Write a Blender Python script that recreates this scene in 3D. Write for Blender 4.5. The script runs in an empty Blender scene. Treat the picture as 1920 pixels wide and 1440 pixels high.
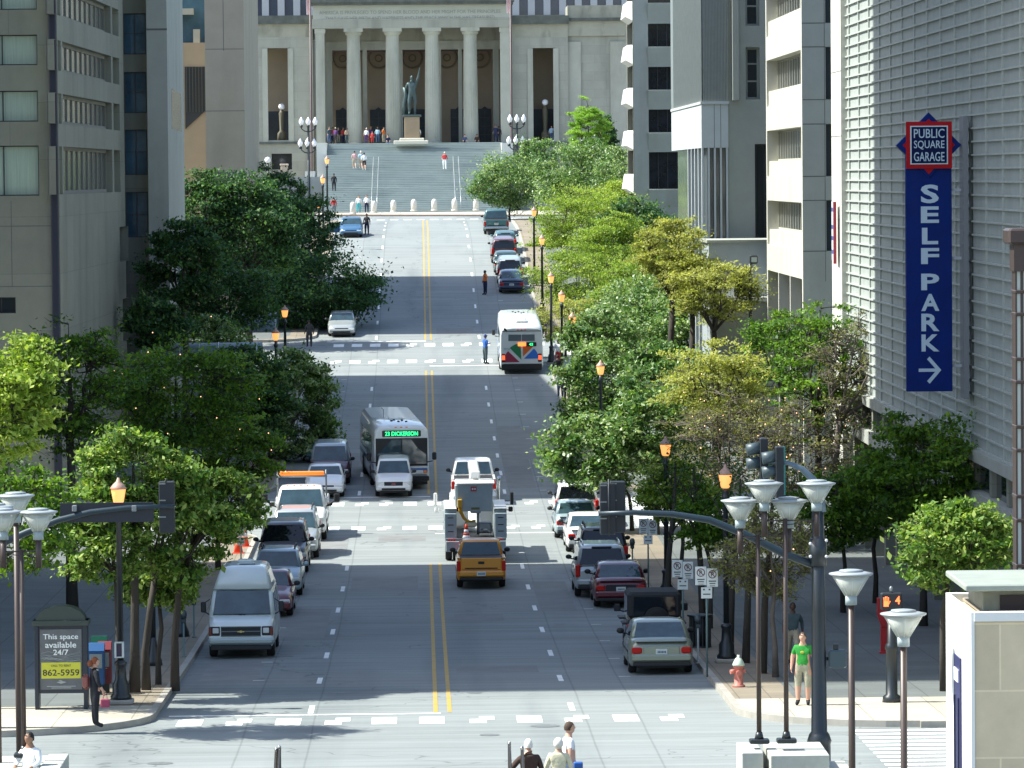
import bpy, math, random
import numpy as np
from mathutils import Vector, Matrix
R_ = math.radians
SC = bpy.context.scene
COL = SC.collection
rnd = random.Random(7)

# ------------------------------------------------------------------ camera
F_PX = 8500.0
ROLL = 0.009
def _cam_basis():
    ox, oy = 786.5-960.0, 720.0-330.0
    c, s = math.cos(-ROLL), math.sin(-ROLL)
    a, b = (c*ox-s*oy)/F_PX, (s*ox+c*oy)/F_PX
    th = math.atan(b); ps = math.atan(-a*math.cos(th))
    F = Vector((math.sin(ps)*math.cos(th), math.cos(ps)*math.cos(th), -math.sin(th)))
    R = Vector((math.cos(ps), -math.sin(ps), 0)); U = R.cross(F)
    c, s = math.cos(ROLL), math.sin(ROLL)
    return R*c-U*s, R*s+U*c, F
CR, CU, CF = _cam_basis()
cd = bpy.data.cameras.new('camera'); cam = bpy.data.objects.new('camera', cd); COL.objects.link(cam)
M3 = Matrix((CR, CU, -CF)).transposed()
cam.matrix_world = M3.to_4x4()
cd.sensor_width = 36.0; cd.lens = 36.0*F_PX/1920.0
cd.clip_start = 1.0; cd.clip_end = 3000.0
SC.camera = cam

# ------------------------------------------------------------------ light
SUN_EL, SUN_AZ = 52.0, -90.0      # azimuth from +Y clockwise: the sun stands to the left of the street
w = bpy.data.worlds.new('World'); SC.world = w; w.use_nodes = True
nt = w.node_tree; bg = nt.nodes['Background']
sky = nt.nodes.new('ShaderNodeTexSky'); sky.sky_type = 'NISHITA'; sky.sun_disc = False
sky.sun_elevation = R_(SUN_EL); sky.sun_rotation = R_(SUN_AZ+2)
sky.air_density = 1.0; sky.dust_density = 1.2; sky.ozone_density = 0.2
nt.links.new(sky.outputs[0], bg.inputs[0]); bg.inputs[1].default_value = 0.15
sl = bpy.data.lights.new('sun', 'SUN'); sl.energy = 5.0; sl.angle = R_(0.53); sl.color = (0.985, 0.985, 0.9)
so = bpy.data.objects.new('sun', sl); COL.objects.link(so)
az = R_(SUN_AZ+2); el = R_(SUN_EL)
sdir = Vector((math.sin(az)*math.cos(el), math.cos(az)*math.cos(el), math.sin(el)))
so.rotation_euler = sdir.to_track_quat('Z', 'Y').to_euler(); so.location = sdir*300
SC.view_settings.view_transform = 'Standard'; SC.view_settings.look = 'None'
SC.view_settings.exposure = 0.95; SC.view_settings.gamma = 1.0
SC.render.engine = 'CYCLES'
SC.cycles.max_bounces = 6; SC.cycles.diffuse_bounces = 3; SC.cycles.glossy_bounces = 3
SC.cycles.transmission_bounces = 4; SC.cycles.transparent_max_bounces = 6

# ------------------------------------------------------------------ geometry helpers
def ray(px, py):
    return CR*((px-960)/F_PX) + CU*((720-py)/F_PX) + CF
def atY(px, py, Y):
    d = ray(px, py); t = Y/d.y
    return d.x*t, d.z*t
def atX(px, py, X):
    d = ray(px, py); t = X/d.x
    return d.y*t, d.z*t
def sc(Y): return F_PX/Y
PROF = [(0,-10.2),(30,-11),(60,-11.9),(85,-12.75),(100,-13.15),(115,-13.5),(131,-14.02),(159.5,-14.63),(185,-14.66),(209,-14.28),
        (249,-12.87),(301,-9.57),(357,-4.62),(375,-4.05),(399,-3.82),(430,-3.45),(470,-3.3),(900,-3.2)]
def gz(Y):
    n = len(PROF)
    if Y <= PROF[0][0]: return PROF[0][1]
    for i in range(n-1):
        if Y <= PROF[i+1][0]: break
    x0,y0 = PROF[i]; x1,y1 = PROF[i+1]
    def sl_(k):
        if k <= 0 or k >= n-1: return 0.0
        a = (PROF[k][1]-PROF[k-1][1])/(PROF[k][0]-PROF[k-1][0]); b = (PROF[k+1][1]-PROF[k][1])/(PROF[k+1][0]-PROF[k][0])
        return 0.5*(a+b)
    h = x1-x0; t = (Y-x0)/h
    m0, m1 = sl_(i)*h, sl_(i+1)*h
    return (2*t**3-3*t*t+1)*y0+(t**3-2*t*t+t)*m0+(-2*t**3+3*t*t)*y1+(t**3-t*t)*m1
def slope(Y): return math.atan((gz(Y+1)-gz(Y-1))/2)
def atG(px, py, dz=0.0):                      # where a pixel's ray meets the street
    d = ray(px, py); lo, hi = 60.0, 460.0
    Y = lo
    while Y < hi:
        if d.z/d.y*Y <= gz(Y)+dz: break
        Y += 0.5
    return d.x/d.y*Y, Y

class MB:
    def __init__(s): s.v=[]; s.f=[]; s.m=[]; s.s=[]
    def add(s, vs, fs, mi=0, sm=False):
        b=len(s.v); s.v.extend([tuple(v) for v in vs])
        for f in fs: s.f.append([b+i for i in f]); s.m.append(mi); s.s.append(sm)
    def quad(s,a,b,c,d,mi=0): s.add([a,b,c,d],[(0,1,2,3)],mi)
    def box(s,x0,x1,y0,y1,z0,z1,mi=0,rz=0,o=None,bev=0):
        if bev:
            b=min(bev,(x1-x0)*.45,(y1-y0)*.45,(z1-z0)*.45)
            lay=[(z0,b),(z0+b,0),(z1-b,0),(z1,b)]
            vs=[]
            for z,i in lay:
                vs+= [(x0+i+b,y0+i,z),(x1-i-b,y0+i,z),(x1-i,y0+i+b,z),(x1-i,y1-i-b,z),(x1-i-b,y1-i,z),(x0+i+b,y1-i,z),(x0+i,y1-i-b,z),(x0+i,y0+i+b,z)]
            fs=[tuple(range(7,-1,-1)),tuple(range(24,32))]
            for k in range(3):
                for j in range(8): fs.append((k*8+j,k*8+(j+1)%8,(k+1)*8+(j+1)%8,(k+1)*8+j))
        else:
            vs=[(x0,y0,z0),(x1,y0,z0),(x1,y1,z0),(x0,y1,z0),(x0,y0,z1),(x1,y0,z1),(x1,y1,z1),(x0,y1,z1)]
            fs=[(0,3,2,1),(4,5,6,7),(0,1,5,4),(1,2,6,5),(2,3,7,6),(3,0,4,7)]
        if rz:
            ox,oy=o if o else ((x0+x1)/2,(y0+y1)/2); c,sn=math.cos(rz),math.sin(rz)
            vs=[(ox+(x-ox)*c-(y-oy)*sn, oy+(x-ox)*sn+(y-oy)*c, z) for x,y,z in vs]
        s.add(vs,fs,mi)
    def prism(s,poly,z0,z1,mi=0):              # poly in xy, ccw
        n=len(poly); vs=[(x,y,z0) for x,y in poly]+[(x,y,z1) for x,y in poly]
        fs=[tuple(range(n-1,-1,-1)),tuple(range(n,2*n))]+[(i,(i+1)%n,n+(i+1)%n,n+i) for i in range(n)]
        s.add(vs,fs,mi)
    def plate(s,poly,y0,y1,mi=0):              # poly in xz (ccw seen from -y), thickness along y
        n=len(poly); vs=[(x,y0,z) for x,z in poly]+[(x,y1,z) for x,z in poly]
        fs=[tuple(range(n)),tuple(range(2*n-1,n-1,-1))]+[((i+1)%n,i,n+i,n+(i+1)%n) for i in range(n)]
        s.add(vs,fs,mi)
    def tube(s,pts,rs,n=8,mi=0,sm=True,cap=True):
        pts=[Vector(p) for p in pts]
        if not hasattr(rs,'__len__'): rs=[rs]*len(pts)
        vs=[]; up=None
        for i,p in enumerate(pts):
            d=(pts[min(i+1,len(pts)-1)]-pts[max(i-1,0)])
            if d.length<1e-9: d=Vector((0,0,1))
            d.normalize()
            if up is None: up=Vector((0,1,0)) if abs(d.y)<.9 else Vector((1,0,0))
            a=up.cross(d)
            if a.length<1e-4: a=Vector((1,0,0)).cross(d)
            a.normalize(); b=d.cross(a); up=b
            for k in range(n):
                t=2*math.pi*k/n; vs.append(p+(a*math.cos(t)+b*math.sin(t))*rs[i])
        fs=[]
        for i in range(len(pts)-1):
            for k in range(n): fs.append((i*n+k,i*n+(k+1)%n,(i+1)*n+(k+1)%n,(i+1)*n+k))
        s.add(vs,fs,mi,sm)
        if cap:
            b=len(s.v)-len(vs)
            s.f.append([b+k for k in range(n-1,-1,-1)]); s.m.append(mi); s.s.append(False)
            e=b+(len(pts)-1)*n; s.f.append([e+k for k in range(n)]); s.m.append(mi); s.s.append(False)
    def lathe(s,prof,n=12,mi=0,o=(0,0,0),sm=True,axis='z',flat=False):
        vs=[]
        for r,z in prof:
            for k in range(n):
                t=2*math.pi*(k+(.5 if flat else 0))/n
                if axis=='z': vs.append((o[0]+r*math.cos(t),o[1]+r*math.sin(t),o[2]+z))
                elif axis=='x': vs.append((o[0]+z,o[1]+r*math.cos(t),o[2]+r*math.sin(t)))
                else: vs.append((o[0]+r*math.cos(t),o[1]-z,o[2]+r*math.sin(t)))
        fs=[(i*n+k,i*n+(k+1)%n,(i+1)*n+(k+1)%n,(i+1)*n+k) for i in range(len(prof)-1) for k in range(n)]
        fs+= [tuple(range(n-1,-1,-1)), tuple(range((len(prof)-1)*n,len(prof)*n))]
        s.add(vs,fs,mi,sm)
    def loft(s,secs,mi=0,sm=True,closed=True,cap=True):
        n=len(secs[0]); vs=[p for q in secs for p in q]
        fs=[]
        for i in range(len(secs)-1):
            for k in range(n if closed else n-1): fs.append((i*n+k,i*n+(k+1)%n,(i+1)*n+(k+1)%n,(i+1)*n+k))
        s.add(vs,fs,mi,sm)
        if cap:
            b=len(s.v)-len(vs)
            s.f.append([b+k for k in range(n-1,-1,-1)]); s.m.append(mi); s.s.append(False)
            e=b+(len(secs)-1)*n; s.f.append([e+k for k in range(n)]); s.m.append(mi); s.s.append(False)
    def ball(s,c,r,mi=0,n=10,m=6):
        rx,ry,rz=(r,r,r) if not hasattr(r,'__len__') else r
        vs=[(c[0],c[1],c[2]-rz)]
        for i in range(1,m):
            a=-math.pi/2+math.pi*i/m
            for k in range(n):
                t=2*math.pi*k/n; vs.append((c[0]+rx*math.cos(a)*math.cos(t),c[1]+ry*math.cos(a)*math.sin(t),c[2]+rz*math.sin(a)))
        vs.append((c[0],c[1],c[2]+rz)); L=len(vs)-1
        fs=[(0,1+(k+1)%n,1+k) for k in range(n)]
        for i in range(m-2):
            for k in range(n): fs.append((1+i*n+k,1+i*n+(k+1)%n,1+(i+1)*n+(k+1)%n,1+(i+1)*n+k))
        e=1+(m-2)*n; fs+=[(e+k,e+(k+1)%n,L) for k in range(n)]
        s.add(vs,fs,mi,True)
    def mesh(s,name,mats):
        me=bpy.data.meshes.new(name); me.from_pydata(s.v,[],s.f)
        if not isinstance(mats,(list,tuple)): mats=[mats]
        for m in mats: me.materials.append(m)
        if len(mats)>1: me.polygons.foreach_set('material_index',s.m)
        me.polygons.foreach_set('use_smooth',s.s); me.update()
        return me
    def build(s,name,mats,parent=None,label=None):
        return link(name,s.mesh(name,mats),parent,label)
def link(name,me,parent=None,label=None):
    o=bpy.data.objects.new(name,me); COL.objects.link(o)
    if parent: o.parent=parent
    if label: o['label']=label
    return o
def thing(name,label,cat,loc=(0,0,0),rz=0,group=None,rx=0):
    o=bpy.data.objects.new(name,None); COL.objects.link(o); o.location=loc; o.rotation_euler=(rx,0,rz)
    o.empty_display_size=.3
    tag(o,label,cat,group); return o
def tag(o,label,cat,group=None):
    o['label']=label; o['category']=cat
    if group: o['group']=group
    return o
def struct(o,kind='structure'):
    o['kind']=kind; return o
KIDS={}
def kids(o): return [c for c in bpy.data.objects if c.parent==o]
def dup(root,loc,rz=None,label=None,group=None,rx=None,remap=None):
    r=root.copy(); COL.objects.link(r); r.location=loc
    e=list(root.rotation_euler)
    if rz is not None: e[2]=rz
    if rx is not None: e[0]=rx
    r.rotation_euler=e
    if label: r['label']=label
    if group: r['group']=group
    def rec(src,dst):
        for ch in kids(src):
            c=ch.copy(); COL.objects.link(c); c.parent=dst
            if remap and c.data:
                hit=[m for m in c.data.materials if m in remap]
                if hit:
                    key=(c.data.name,tuple(sorted((a.name,b.name) for a,b in remap.items())))
                    if key not in KIDS:
                        d=c.data.copy()
                        for i,m in enumerate(d.materials):
                            if m in remap: d.materials[i]=remap[m]
                        KIDS[key]=d
                    c.data=KIDS[key]
            rec(ch,c)
    rec(root,r); return r

# ------------------------------------------------------------------ materials
def _prin(m): return m.node_tree.nodes['Principled BSDF']
MC={}
def mat(name,col,rough=.7,metal=0.0,var=0.0,scale=1.0,bump=0.0,bscale=None,emit=None,es=1.0,spec=None,coat=0.0,stretch=(1,1,1),dirt=None,objvar=0.0):
    if name in MC: return MC[name]
    m=bpy.data.materials.new(name); m.use_nodes=True; t=m.node_tree; p=_prin(m)
    c=(col[0],col[1],col[2],1); p.inputs['Base Color'].default_value=c
    p.inputs['Roughness'].default_value=rough; p.inputs['Metallic'].default_value=metal
    if spec is not None: p.inputs['Specular IOR Level'].default_value=spec
    if coat: p.inputs['Coat Weight'].default_value=coat; p.inputs['Coat Roughness'].default_value=.06
    if emit: p.inputs['Emission Color'].default_value=(emit[0],emit[1],emit[2],1); p.inputs['Emission Strength'].default_value=es
    if var or bump or dirt or objvar:
        tc=t.nodes.new('ShaderNodeTexCoord'); mp=t.nodes.new('ShaderNodeMapping'); mp.inputs['Scale'].default_value=stretch
        t.links.new(tc.outputs['Object'],mp.inputs[0])
    last=None
    if var:
        n=t.nodes.new('ShaderNodeTexNoise'); n.inputs['Scale'].default_value=scale; n.inputs['Detail'].default_value=6; n.inputs['Roughness'].default_value=.65
        t.links.new(mp.outputs[0],n.inputs['Vector'])
        r=t.nodes.new('ShaderNodeMapRange'); r.inputs[1].default_value=.3; r.inputs[2].default_value=.7
        r.inputs[3].default_value=1-var; r.inputs[4].default_value=1+var
        t.links.new(n.outputs['Fac'],r.inputs[0])
        mx=t.nodes.new('ShaderNodeVectorMath'); mx.operation='SCALE'; mx.inputs[0].default_value=col[:3]
        t.links.new(r.outputs[0],mx.inputs['Scale']); last=mx.outputs[0]
    if dirt:     # dirt=(colour, amount, scale, stretch)
        mp2=t.nodes.new('ShaderNodeMapping'); mp2.inputs['Scale'].default_value=dirt[3]; t.links.new(tc.outputs['Object'],mp2.inputs[0])
        n2=t.nodes.new('ShaderNodeTexNoise'); n2.inputs['Scale'].default_value=dirt[2]; n2.inputs['Detail'].default_value=5
        t.links.new(mp2.outputs[0],n2.inputs['Vector'])
        r2=t.nodes.new('ShaderNodeMapRange'); r2.inputs[1].default_value=.5; r2.inputs[2].default_value=.75; r2.inputs[4].default_value=dirt[1]
        t.links.new(n2.outputs['Fac'],r2.inputs[0])
        mm=t.nodes.new('ShaderNodeMix'); mm.data_type='RGBA'; t.links.new(r2.outputs[0],mm.inputs[0])
        if last: t.links.new(last,mm.inputs[6])
        else: mm.inputs[6].default_value=c
        mm.inputs[7].default_value=(*dirt[0],1); last=mm.outputs[2]
    if last: t.links.new(last,p.inputs['Base Color'])
    if bump:
        nb=t.nodes.new('ShaderNodeTexNoise'); nb.inputs['Scale'].default_value=bscale or scale*4; nb.inputs['Detail'].default_value=4
        t.links.new(mp.outputs[0],nb.inputs['Vector'])
        b=t.nodes.new('ShaderNodeBump'); b.inputs['Strength'].default_value=bump; b.inputs['Distance'].default_value=.02
        t.links.new(nb.outputs['Fac'],b.inputs['Height']); t.links.new(b.outputs[0],p.inputs['Normal'])
    MC[name]=m; return m

def asphalt():
    m=mat('asphalt',(.215,.235,.232),.85,var=.1,scale=.12,bump=.3,bscale=14,dirt=((.12,.14,.145),.8,.4,(1,.05,1)))
    t=m.node_tree; p=_prin(m)
    src=p.inputs['Base Color'].links[0].from_socket
    tc=t.nodes.new('ShaderNodeTexCoord')
    # transverse wear seams and repaired patches
    n=t.nodes.new('ShaderNodeTexNoise'); mp=t.nodes.new('ShaderNodeMapping'); mp.inputs['Scale'].default_value=(.12,2.4,1)
    t.links.new(tc.outputs['Object'],mp.inputs[0]); t.links.new(mp.outputs[0],n.inputs['Vector']); n.inputs['Scale'].default_value=1.0; n.inputs['Detail'].default_value=3
    v=t.nodes.new('ShaderNodeTexVoronoi'); v.feature='DISTANCE_TO_EDGE'; v.inputs['Scale'].default_value=.07
    nz=t.nodes.new('ShaderNodeTexNoise'); nz.inputs['Scale'].default_value=.6
    ad=t.nodes.new('ShaderNodeVectorMath'); ad.operation='MULTIPLY_ADD'; ad.inputs[1].default_value=(5,5,0)
    t.links.new(tc.outputs['Object'],nz.inputs['Vector']); t.links.new(nz.outputs['Color'],ad.inputs[0]); t.links.new(tc.outputs['Object'],ad.inputs[2])
    t.links.new(ad.outputs[0],v.inputs['Vector'])
    cr=t.nodes.new('ShaderNodeMapRange'); cr.inputs[1].default_value=0.0; cr.inputs[2].default_value=.004; cr.inputs[3].default_value=.6; cr.inputs[4].default_value=1
    t.links.new(v.outputs['Distance'],cr.inputs[0])
    r=t.nodes.new('ShaderNodeMapRange'); r.inputs[1].default_value=.3; r.inputs[2].default_value=.7; r.inputs[3].default_value=.84; r.inputs[4].default_value=1.12
    t.links.new(n.outputs['Fac'],r.inputs[0])
    mu=t.nodes.new('ShaderNodeMath'); mu.operation='MULTIPLY'; t.links.new(r.outputs[0],mu.inputs[0]); t.links.new(cr.outputs[0],mu.inputs[1])
    # longitudinal pavement joints
    sx=t.nodes.new('ShaderNodeSeparateXYZ'); t.links.new(tc.outputs['Object'],sx.inputs[0])
    nj=t.nodes.new('ShaderNodeTexNoise'); nj.inputs['Scale'].default_value=.12; t.links.new(tc.outputs['Object'],nj.inputs['Vector'])
    aj=t.nodes.new('ShaderNodeMath'); aj.operation='MULTIPLY_ADD'; aj.inputs[1].default_value=.1
    t.links.new(nj.outputs['Fac'],aj.inputs[0]); t.links.new(sx.outputs['X'],aj.inputs[2])
    fac=mu.outputs[0]
    for jx in (-4.4,-2.78,5.25,3.9):
        d=t.nodes.new('ShaderNodeMath'); d.operation='SUBTRACT'; t.links.new(aj.outputs[0],d.inputs[0]); d.inputs[1].default_value=jx+.12
        a=t.nodes.new('ShaderNodeMath'); a.operation='ABSOLUTE'; t.links.new(d.outputs[0],a.inputs[0])
        rr=t.nodes.new('ShaderNodeMapRange'); rr.inputs[1].default_value=.012; rr.inputs[2].default_value=.035; rr.inputs[3].default_value=.75; rr.inputs[4].default_value=1
        t.links.new(a.outputs[0],rr.inputs[0])
        q=t.nodes.new('ShaderNodeMath'); q.operation='MULTIPLY'; t.links.new(fac,q.inputs[0]); t.links.new(rr.outputs[0],q.inputs[1]); fac=q.outputs[0]
    s=t.nodes.new('ShaderNodeVectorMath'); s.operation='SCALE'; t.links.new(src,s.inputs[0]); t.links.new(fac,s.inputs['Scale'])
    t.links.new(s.outputs[0],p.inputs['Base Color'])
    return m
def paving(name,col,bw,bh,var=.1):
    m=mat(name,col,.85,var=var,scale=.5,bump=.2,bscale=20,dirt=(tuple(c*.5 for c in col),.4,.3,(1,1,1)))
    t=m.node_tree; p=_prin(m); src=p.inputs['Base Color'].links[0].from_socket
    tc=t.nodes.new('ShaderNodeTexCoord'); b=t.nodes.new('ShaderNodeTexBrick'); b.offset=0
    b.inputs['Scale'].default_value=1; b.inputs['Brick Width'].default_value=bw; b.inputs['Row Height'].default_value=bh
    b.inputs['Mortar Size'].default_value=.018; b.inputs['Color1'].default_value=(1,1,1,1); b.inputs['Color2'].default_value=(.86,.86,.86,1); b.inputs['Mortar'].default_value=(.55,.55,.55,1)
    t.links.new(tc.outputs['Object'],b.inputs['Vector'])
    mm=t.nodes.new('ShaderNodeMix'); mm.data_type='RGBA'; mm.blend_type='MULTIPLY'; mm.inputs[0].default_value=1
    t.links.new(src,mm.inputs[6]); t.links.new(b.outputs['Color'],mm.inputs[7]); t.links.new(mm.outputs[2],p.inputs['Base Color'])
    return m
def stone(name,col,bw,bh,stain=None,var=.08,mortar=.8):
    """wall cladding; coordinates swizzled so blocks lie in the wall plane"""
    m=mat(name,col,.8,var=var,scale=.6,bump=.15,bscale=12,dirt=(stain or tuple(c*.55 for c in col),.6,.5,(1,1,.12)))
    t=m.node_tree; p=_prin(m); src=p.inputs['Base Color'].links[0].from_socket
    tc=t.nodes.new('ShaderNodeTexCoord'); sx=t.nodes.new('ShaderNodeSeparateXYZ'); t.links.new(tc.outputs['Object'],sx.inputs[0])
    ad=t.nodes.new('ShaderNodeMath'); t.links.new(sx.outputs['X'],ad.inputs[0]); t.links.new(sx.outputs['Y'],ad.inputs[1])
    cb=t.nodes.new('ShaderNodeCombineXYZ'); t.links.new(ad.outputs[0],cb.inputs[0]); t.links.new(sx.outputs['Z'],cb.inputs[1])
    b=t.nodes.new('ShaderNodeTexBrick'); b.inputs['Scale'].default_value=1; b.inputs['Brick Width'].default_value=bw; b.inputs['Row Height'].default_value=bh
    b.inputs['Mortar Size'].default_value=.015; b.inputs['Color1'].default_value=(1,1,1,1); b.inputs['Color2'].default_value=(.9,.9,.9,1)
    b.inputs['Mortar'].default_value=(mortar,mortar,mortar,1)
    t.links.new(cb.outputs[0],b.inputs['Vector'])
    mm=t.nodes.new('ShaderNodeMix'); mm.data_type='RGBA'; mm.blend_type='MULTIPLY'; mm.inputs[0].default_value=1
    t.links.new(src,mm.inputs[6]); t.links.new(b.outputs['Color'],mm.inputs[7]); t.links.new(mm.outputs[2],p.inputs['Base Color'])
    return m
ASPH=asphalt()
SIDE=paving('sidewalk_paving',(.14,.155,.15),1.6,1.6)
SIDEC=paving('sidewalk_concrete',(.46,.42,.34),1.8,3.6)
SIDEB=paving('brick_strip',(.25,.21,.155),.8,.8)
KERB=mat('kerb_stone',(.34,.32,.28),.85,var=.15,scale=2)
WHT=mat('road_paint_white',(.80,.81,.78),.7,var=.12,scale=1.2,dirt=((.4,.4,.4),.6,4.0,(1,1,1)))
YEL=mat('road_paint_yellow',(.48,.30,.055),.7,var=.2,scale=1.5,dirt=((.2,.19,.15),.7,1.5,(1,1,1)))
CONC=stone('concrete_grey',(.215,.217,.172),4.3,2.55,stain=(.12,.12,.095),var=.1,mortar=.72)
CONCT=mat('concrete_tan',(.37,.325,.25),.85,var=.08,scale=.5,bump=.15,bscale=8,dirt=((.27,.22,.17),.4,.6,(1,1,.15)))
CONCL=mat('concrete_light',(.34,.355,.315),.85,var=.08,scale=.5,bump=.1,bscale=8,dirt=((.2,.19,.16),.5,.6,(1,1,.15)))
GLASS=mat('window_glass_dark',(.02,.028,.035),.06,spec=.9)
GLASSB=mat('window_glass_blue',(.05,.11,.16),.05,spec=1.0,var=.4,scale=.4)
CURT=mat('window_curtain',(.34,.42,.34),.4,var=.18,scale=3,stretch=(6,6,.15),spec=.6)
FRAME=mat('frame_dark',(.03,.035,.04),.5)
BLACK=mat('black_metal',(.012,.018,.022),.38,spec=.6)
BRONZE=mat('bronze_post',(.055,.035,.028),.45,spec=.6)
GREYM=mat('grey_metal',(.22,.24,.25),.4,metal=.4,var=.1,scale=3)
WHITEP=mat('white_paint',(.75,.75,.72),.5)
# ------------------------------------------------------------------ ground, roads, pavements
def strip(y0,y1,x0,x1,dz,step=3.0,mb=None,mi=0):
    mb=mb or MB(); n=max(1,int(math.ceil((y1-y0)/step)))
    for i in range(n):
        a=y0+(y1-y0)*i/n; b=y0+(y1-y0)*(i+1)/n
        mb.quad((x0,a,gz(a)+dz),(x1,a,gz(a)+dz),(x1,b,gz(b)+dz),(x0,b,gz(b)+dz),mi)
    return mb
struct(strip(0,900,-400,400,-.25,6).build('ground',mat('ground_earth',(.2,.19,.16),.95,var=.2,scale=.2)))
struct(strip(89.5,429,-60,60,0,3).build('road',ASPH))
KL,KR=-6.7,7.7
def pavement(Y0,Y1,side,outer,r0,r1,name):
    kx = KL if side<0 else KR
    ys=[]; y=Y0
    for k in range(9): ys.append(Y0+r0*(1-math.cos(math.pi/2*k/8)))
    y=Y0+r0+2
    while y<Y1-r1: ys.append(y); y+=2.5
    for k in range(8,-1,-1): ys.append(Y1-r1*(1-math.cos(math.pi/2*k/8)))
    def inx(y):
        d=min(y-Y0,1e9); o=0
        if y-Y0<r0: q=r0-(y-Y0); o=r0-math.sqrt(max(0,r0*r0-q*q))
        if Y1-y<r1: q=r1-(Y1-y); o=r1-math.sqrt(max(0,r1*r1-q*q))
        return kx+side*o
    mb=MB(); kb=MB()
    H=.16; kw=.18; bw=1.7
    for i in range(len(ys)-1):
        a,b=ys[i],ys[i+1]
        if b-a<1e-6: continue
        xa,xb=inx(a),inx(b); za,zb=gz(a)+H,gz(b)+H
        def q(m,ua,ub,va,vb,mi):
            P=[(xa+side*ua,a,za),(xa+side*va,a,za),(xb+side*vb,b,zb),(xb+side*ub,b,zb)]
            if side<0: P.reverse()
            m.quad(*P,mi)
        q(kb,0,0,kw,kw,0)
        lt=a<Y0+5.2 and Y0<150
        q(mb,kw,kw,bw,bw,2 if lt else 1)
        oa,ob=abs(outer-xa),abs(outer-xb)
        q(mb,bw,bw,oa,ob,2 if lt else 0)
        P=[(xa,a,za-.3),(xa,a,za),(xb,b,zb),(xb,b,zb-.3)]
        if side<0: P.reverse()
        kb.quad(*P)
    for yy,sg in ((Y0,-1),(Y1,1)):
        xi=inx(yy); lo,hi=min(xi,outer),max(xi,outer)
        kb.box(lo,hi,yy-.0 if sg>0 else yy-.15,yy+.15 if sg>0 else yy,gz(yy)-.25,gz(yy)+H)
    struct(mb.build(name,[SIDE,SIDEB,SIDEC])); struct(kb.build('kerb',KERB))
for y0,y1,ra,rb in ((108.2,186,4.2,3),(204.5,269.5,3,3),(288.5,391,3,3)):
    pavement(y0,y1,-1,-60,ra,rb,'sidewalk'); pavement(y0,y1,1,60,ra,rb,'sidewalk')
# near plaza on our side of the avenue, and the forecourt at the foot of the steps
mb=MB(); strip(40,89.4,-60,60,.16,4,mb); mb.box(-60,60,30,88,-14,-12.3)
struct(mb.build('plaza',SIDE))
mb=MB(); kb=MB()
def fy(x): return 411.5-.42*(x-1)+.0   # the forecourt kerb swings slightly
xs=[-60,-9,-7,-4,0,4,8,12,60]
for i in range(len(xs)-1):
    a,b=xs[i],xs[i+1]; ya,yb=max(405,min(416,fy(a))),max(405,min(416,fy(b)))
    mb.quad((a,ya,gz(ya)+.16),(b,yb,gz(yb)+.16),(b,432,gz(432)+.05),(a,432,gz(432)+.05))
    kb.quad((a,ya,gz(ya)-.2),(b,yb,gz(yb)-.2),(b,yb,gz(yb)+.165),(a,ya,gz(ya)+.165))
struct(mb.build('forecourt',SIDEC)); struct(kb.build('kerb',mat('kerb_brown',(.18,.13,.11),.8,var=.2,scale=2)))
# markings
mk=MB()
def blk(x0,x1,y0,y1,dz=.006,m=None,skew=0):
    m=m or mk; m.quad((x0,y0,gz(y0)+dz),(x1,y0,gz(y0)+dz),(x1+skew,y1,gz(y1)+dz),(x0+skew,y1,gz(y1)+dz))
ye=MB()
for (a,b) in ((113.3,171.5),(204.5,271),(289,395)):
    y=a
    while y<b:
        e=min(b,y+3); blk(.22,.33,y,e,.006,ye); blk(.57,.68,y,e,.006,ye); y=e
struct(ye.build('road_marking_yellow',YEL))
for (a,b) in ((114,172),(205,270),(290,392)):
    for X in (-2.87,3.72):
        y=a-.6
        while y<b-1: blk(X-.07,X+.07,y,y+2.2); y+=9.25
def rag(x0,x1,y0,y1):
    if rnd.random()<.3: blk(x0,x1-.2,y0,y1-.7); blk(x0+.25,x1,y0+.8,y1)
    else: blk(x0,x1,y0,y1)
for x in (355,447,540,632,720,810,905,995,1085,1178,1268):
    X=atG(x,1359)[0]; rag(X-.31,X+.31,110.4,112.1)
for Y0 in (199.2,187.4):
    for k in range(13): X=-5.9+k*1.07; rag(X-.29,X+.29,Y0,Y0+1.7)
for Y0 in (285.2,275.6):
    for k in range(12): X=-5.2+k*1.15; rag(X-.33,X+.33,Y0,Y0+1.8)
for k in range(12): X=-4.6+k*1.17; rag(X-.36,X+.36,397.4,399.2)
blk(-6.4,.4,112.9,113.15); blk(-6.4,.35,203.3,203.6); blk(.5,7.4,185.3,185.6); blk(-6,.3,288.2,288.5); blk(.5,7.4,273.6,273.9); blk(.5,7.4,394.6,394.9)
for X in (-4.55,5.5):
    for (a,b) in ((124,170),(206,268),(292,385)):
        y=a
        while y<b: blk(X-.16,X+.16,y,y+.12); y+=6.7
def ladder(x0,x1,y0,y1,p=.84,wd=.42):
    y=y0
    while y<y1: blk(x0,x1,y,y+wd); y+=p
ladder(10.2,14.2,93,107.4); ladder(-13.5,-8.3,188,203); ladder(8.9,12.5,188,203); ladder(9,12,271,287)
struct(mk.build('road_marking_white',WHT))
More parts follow.
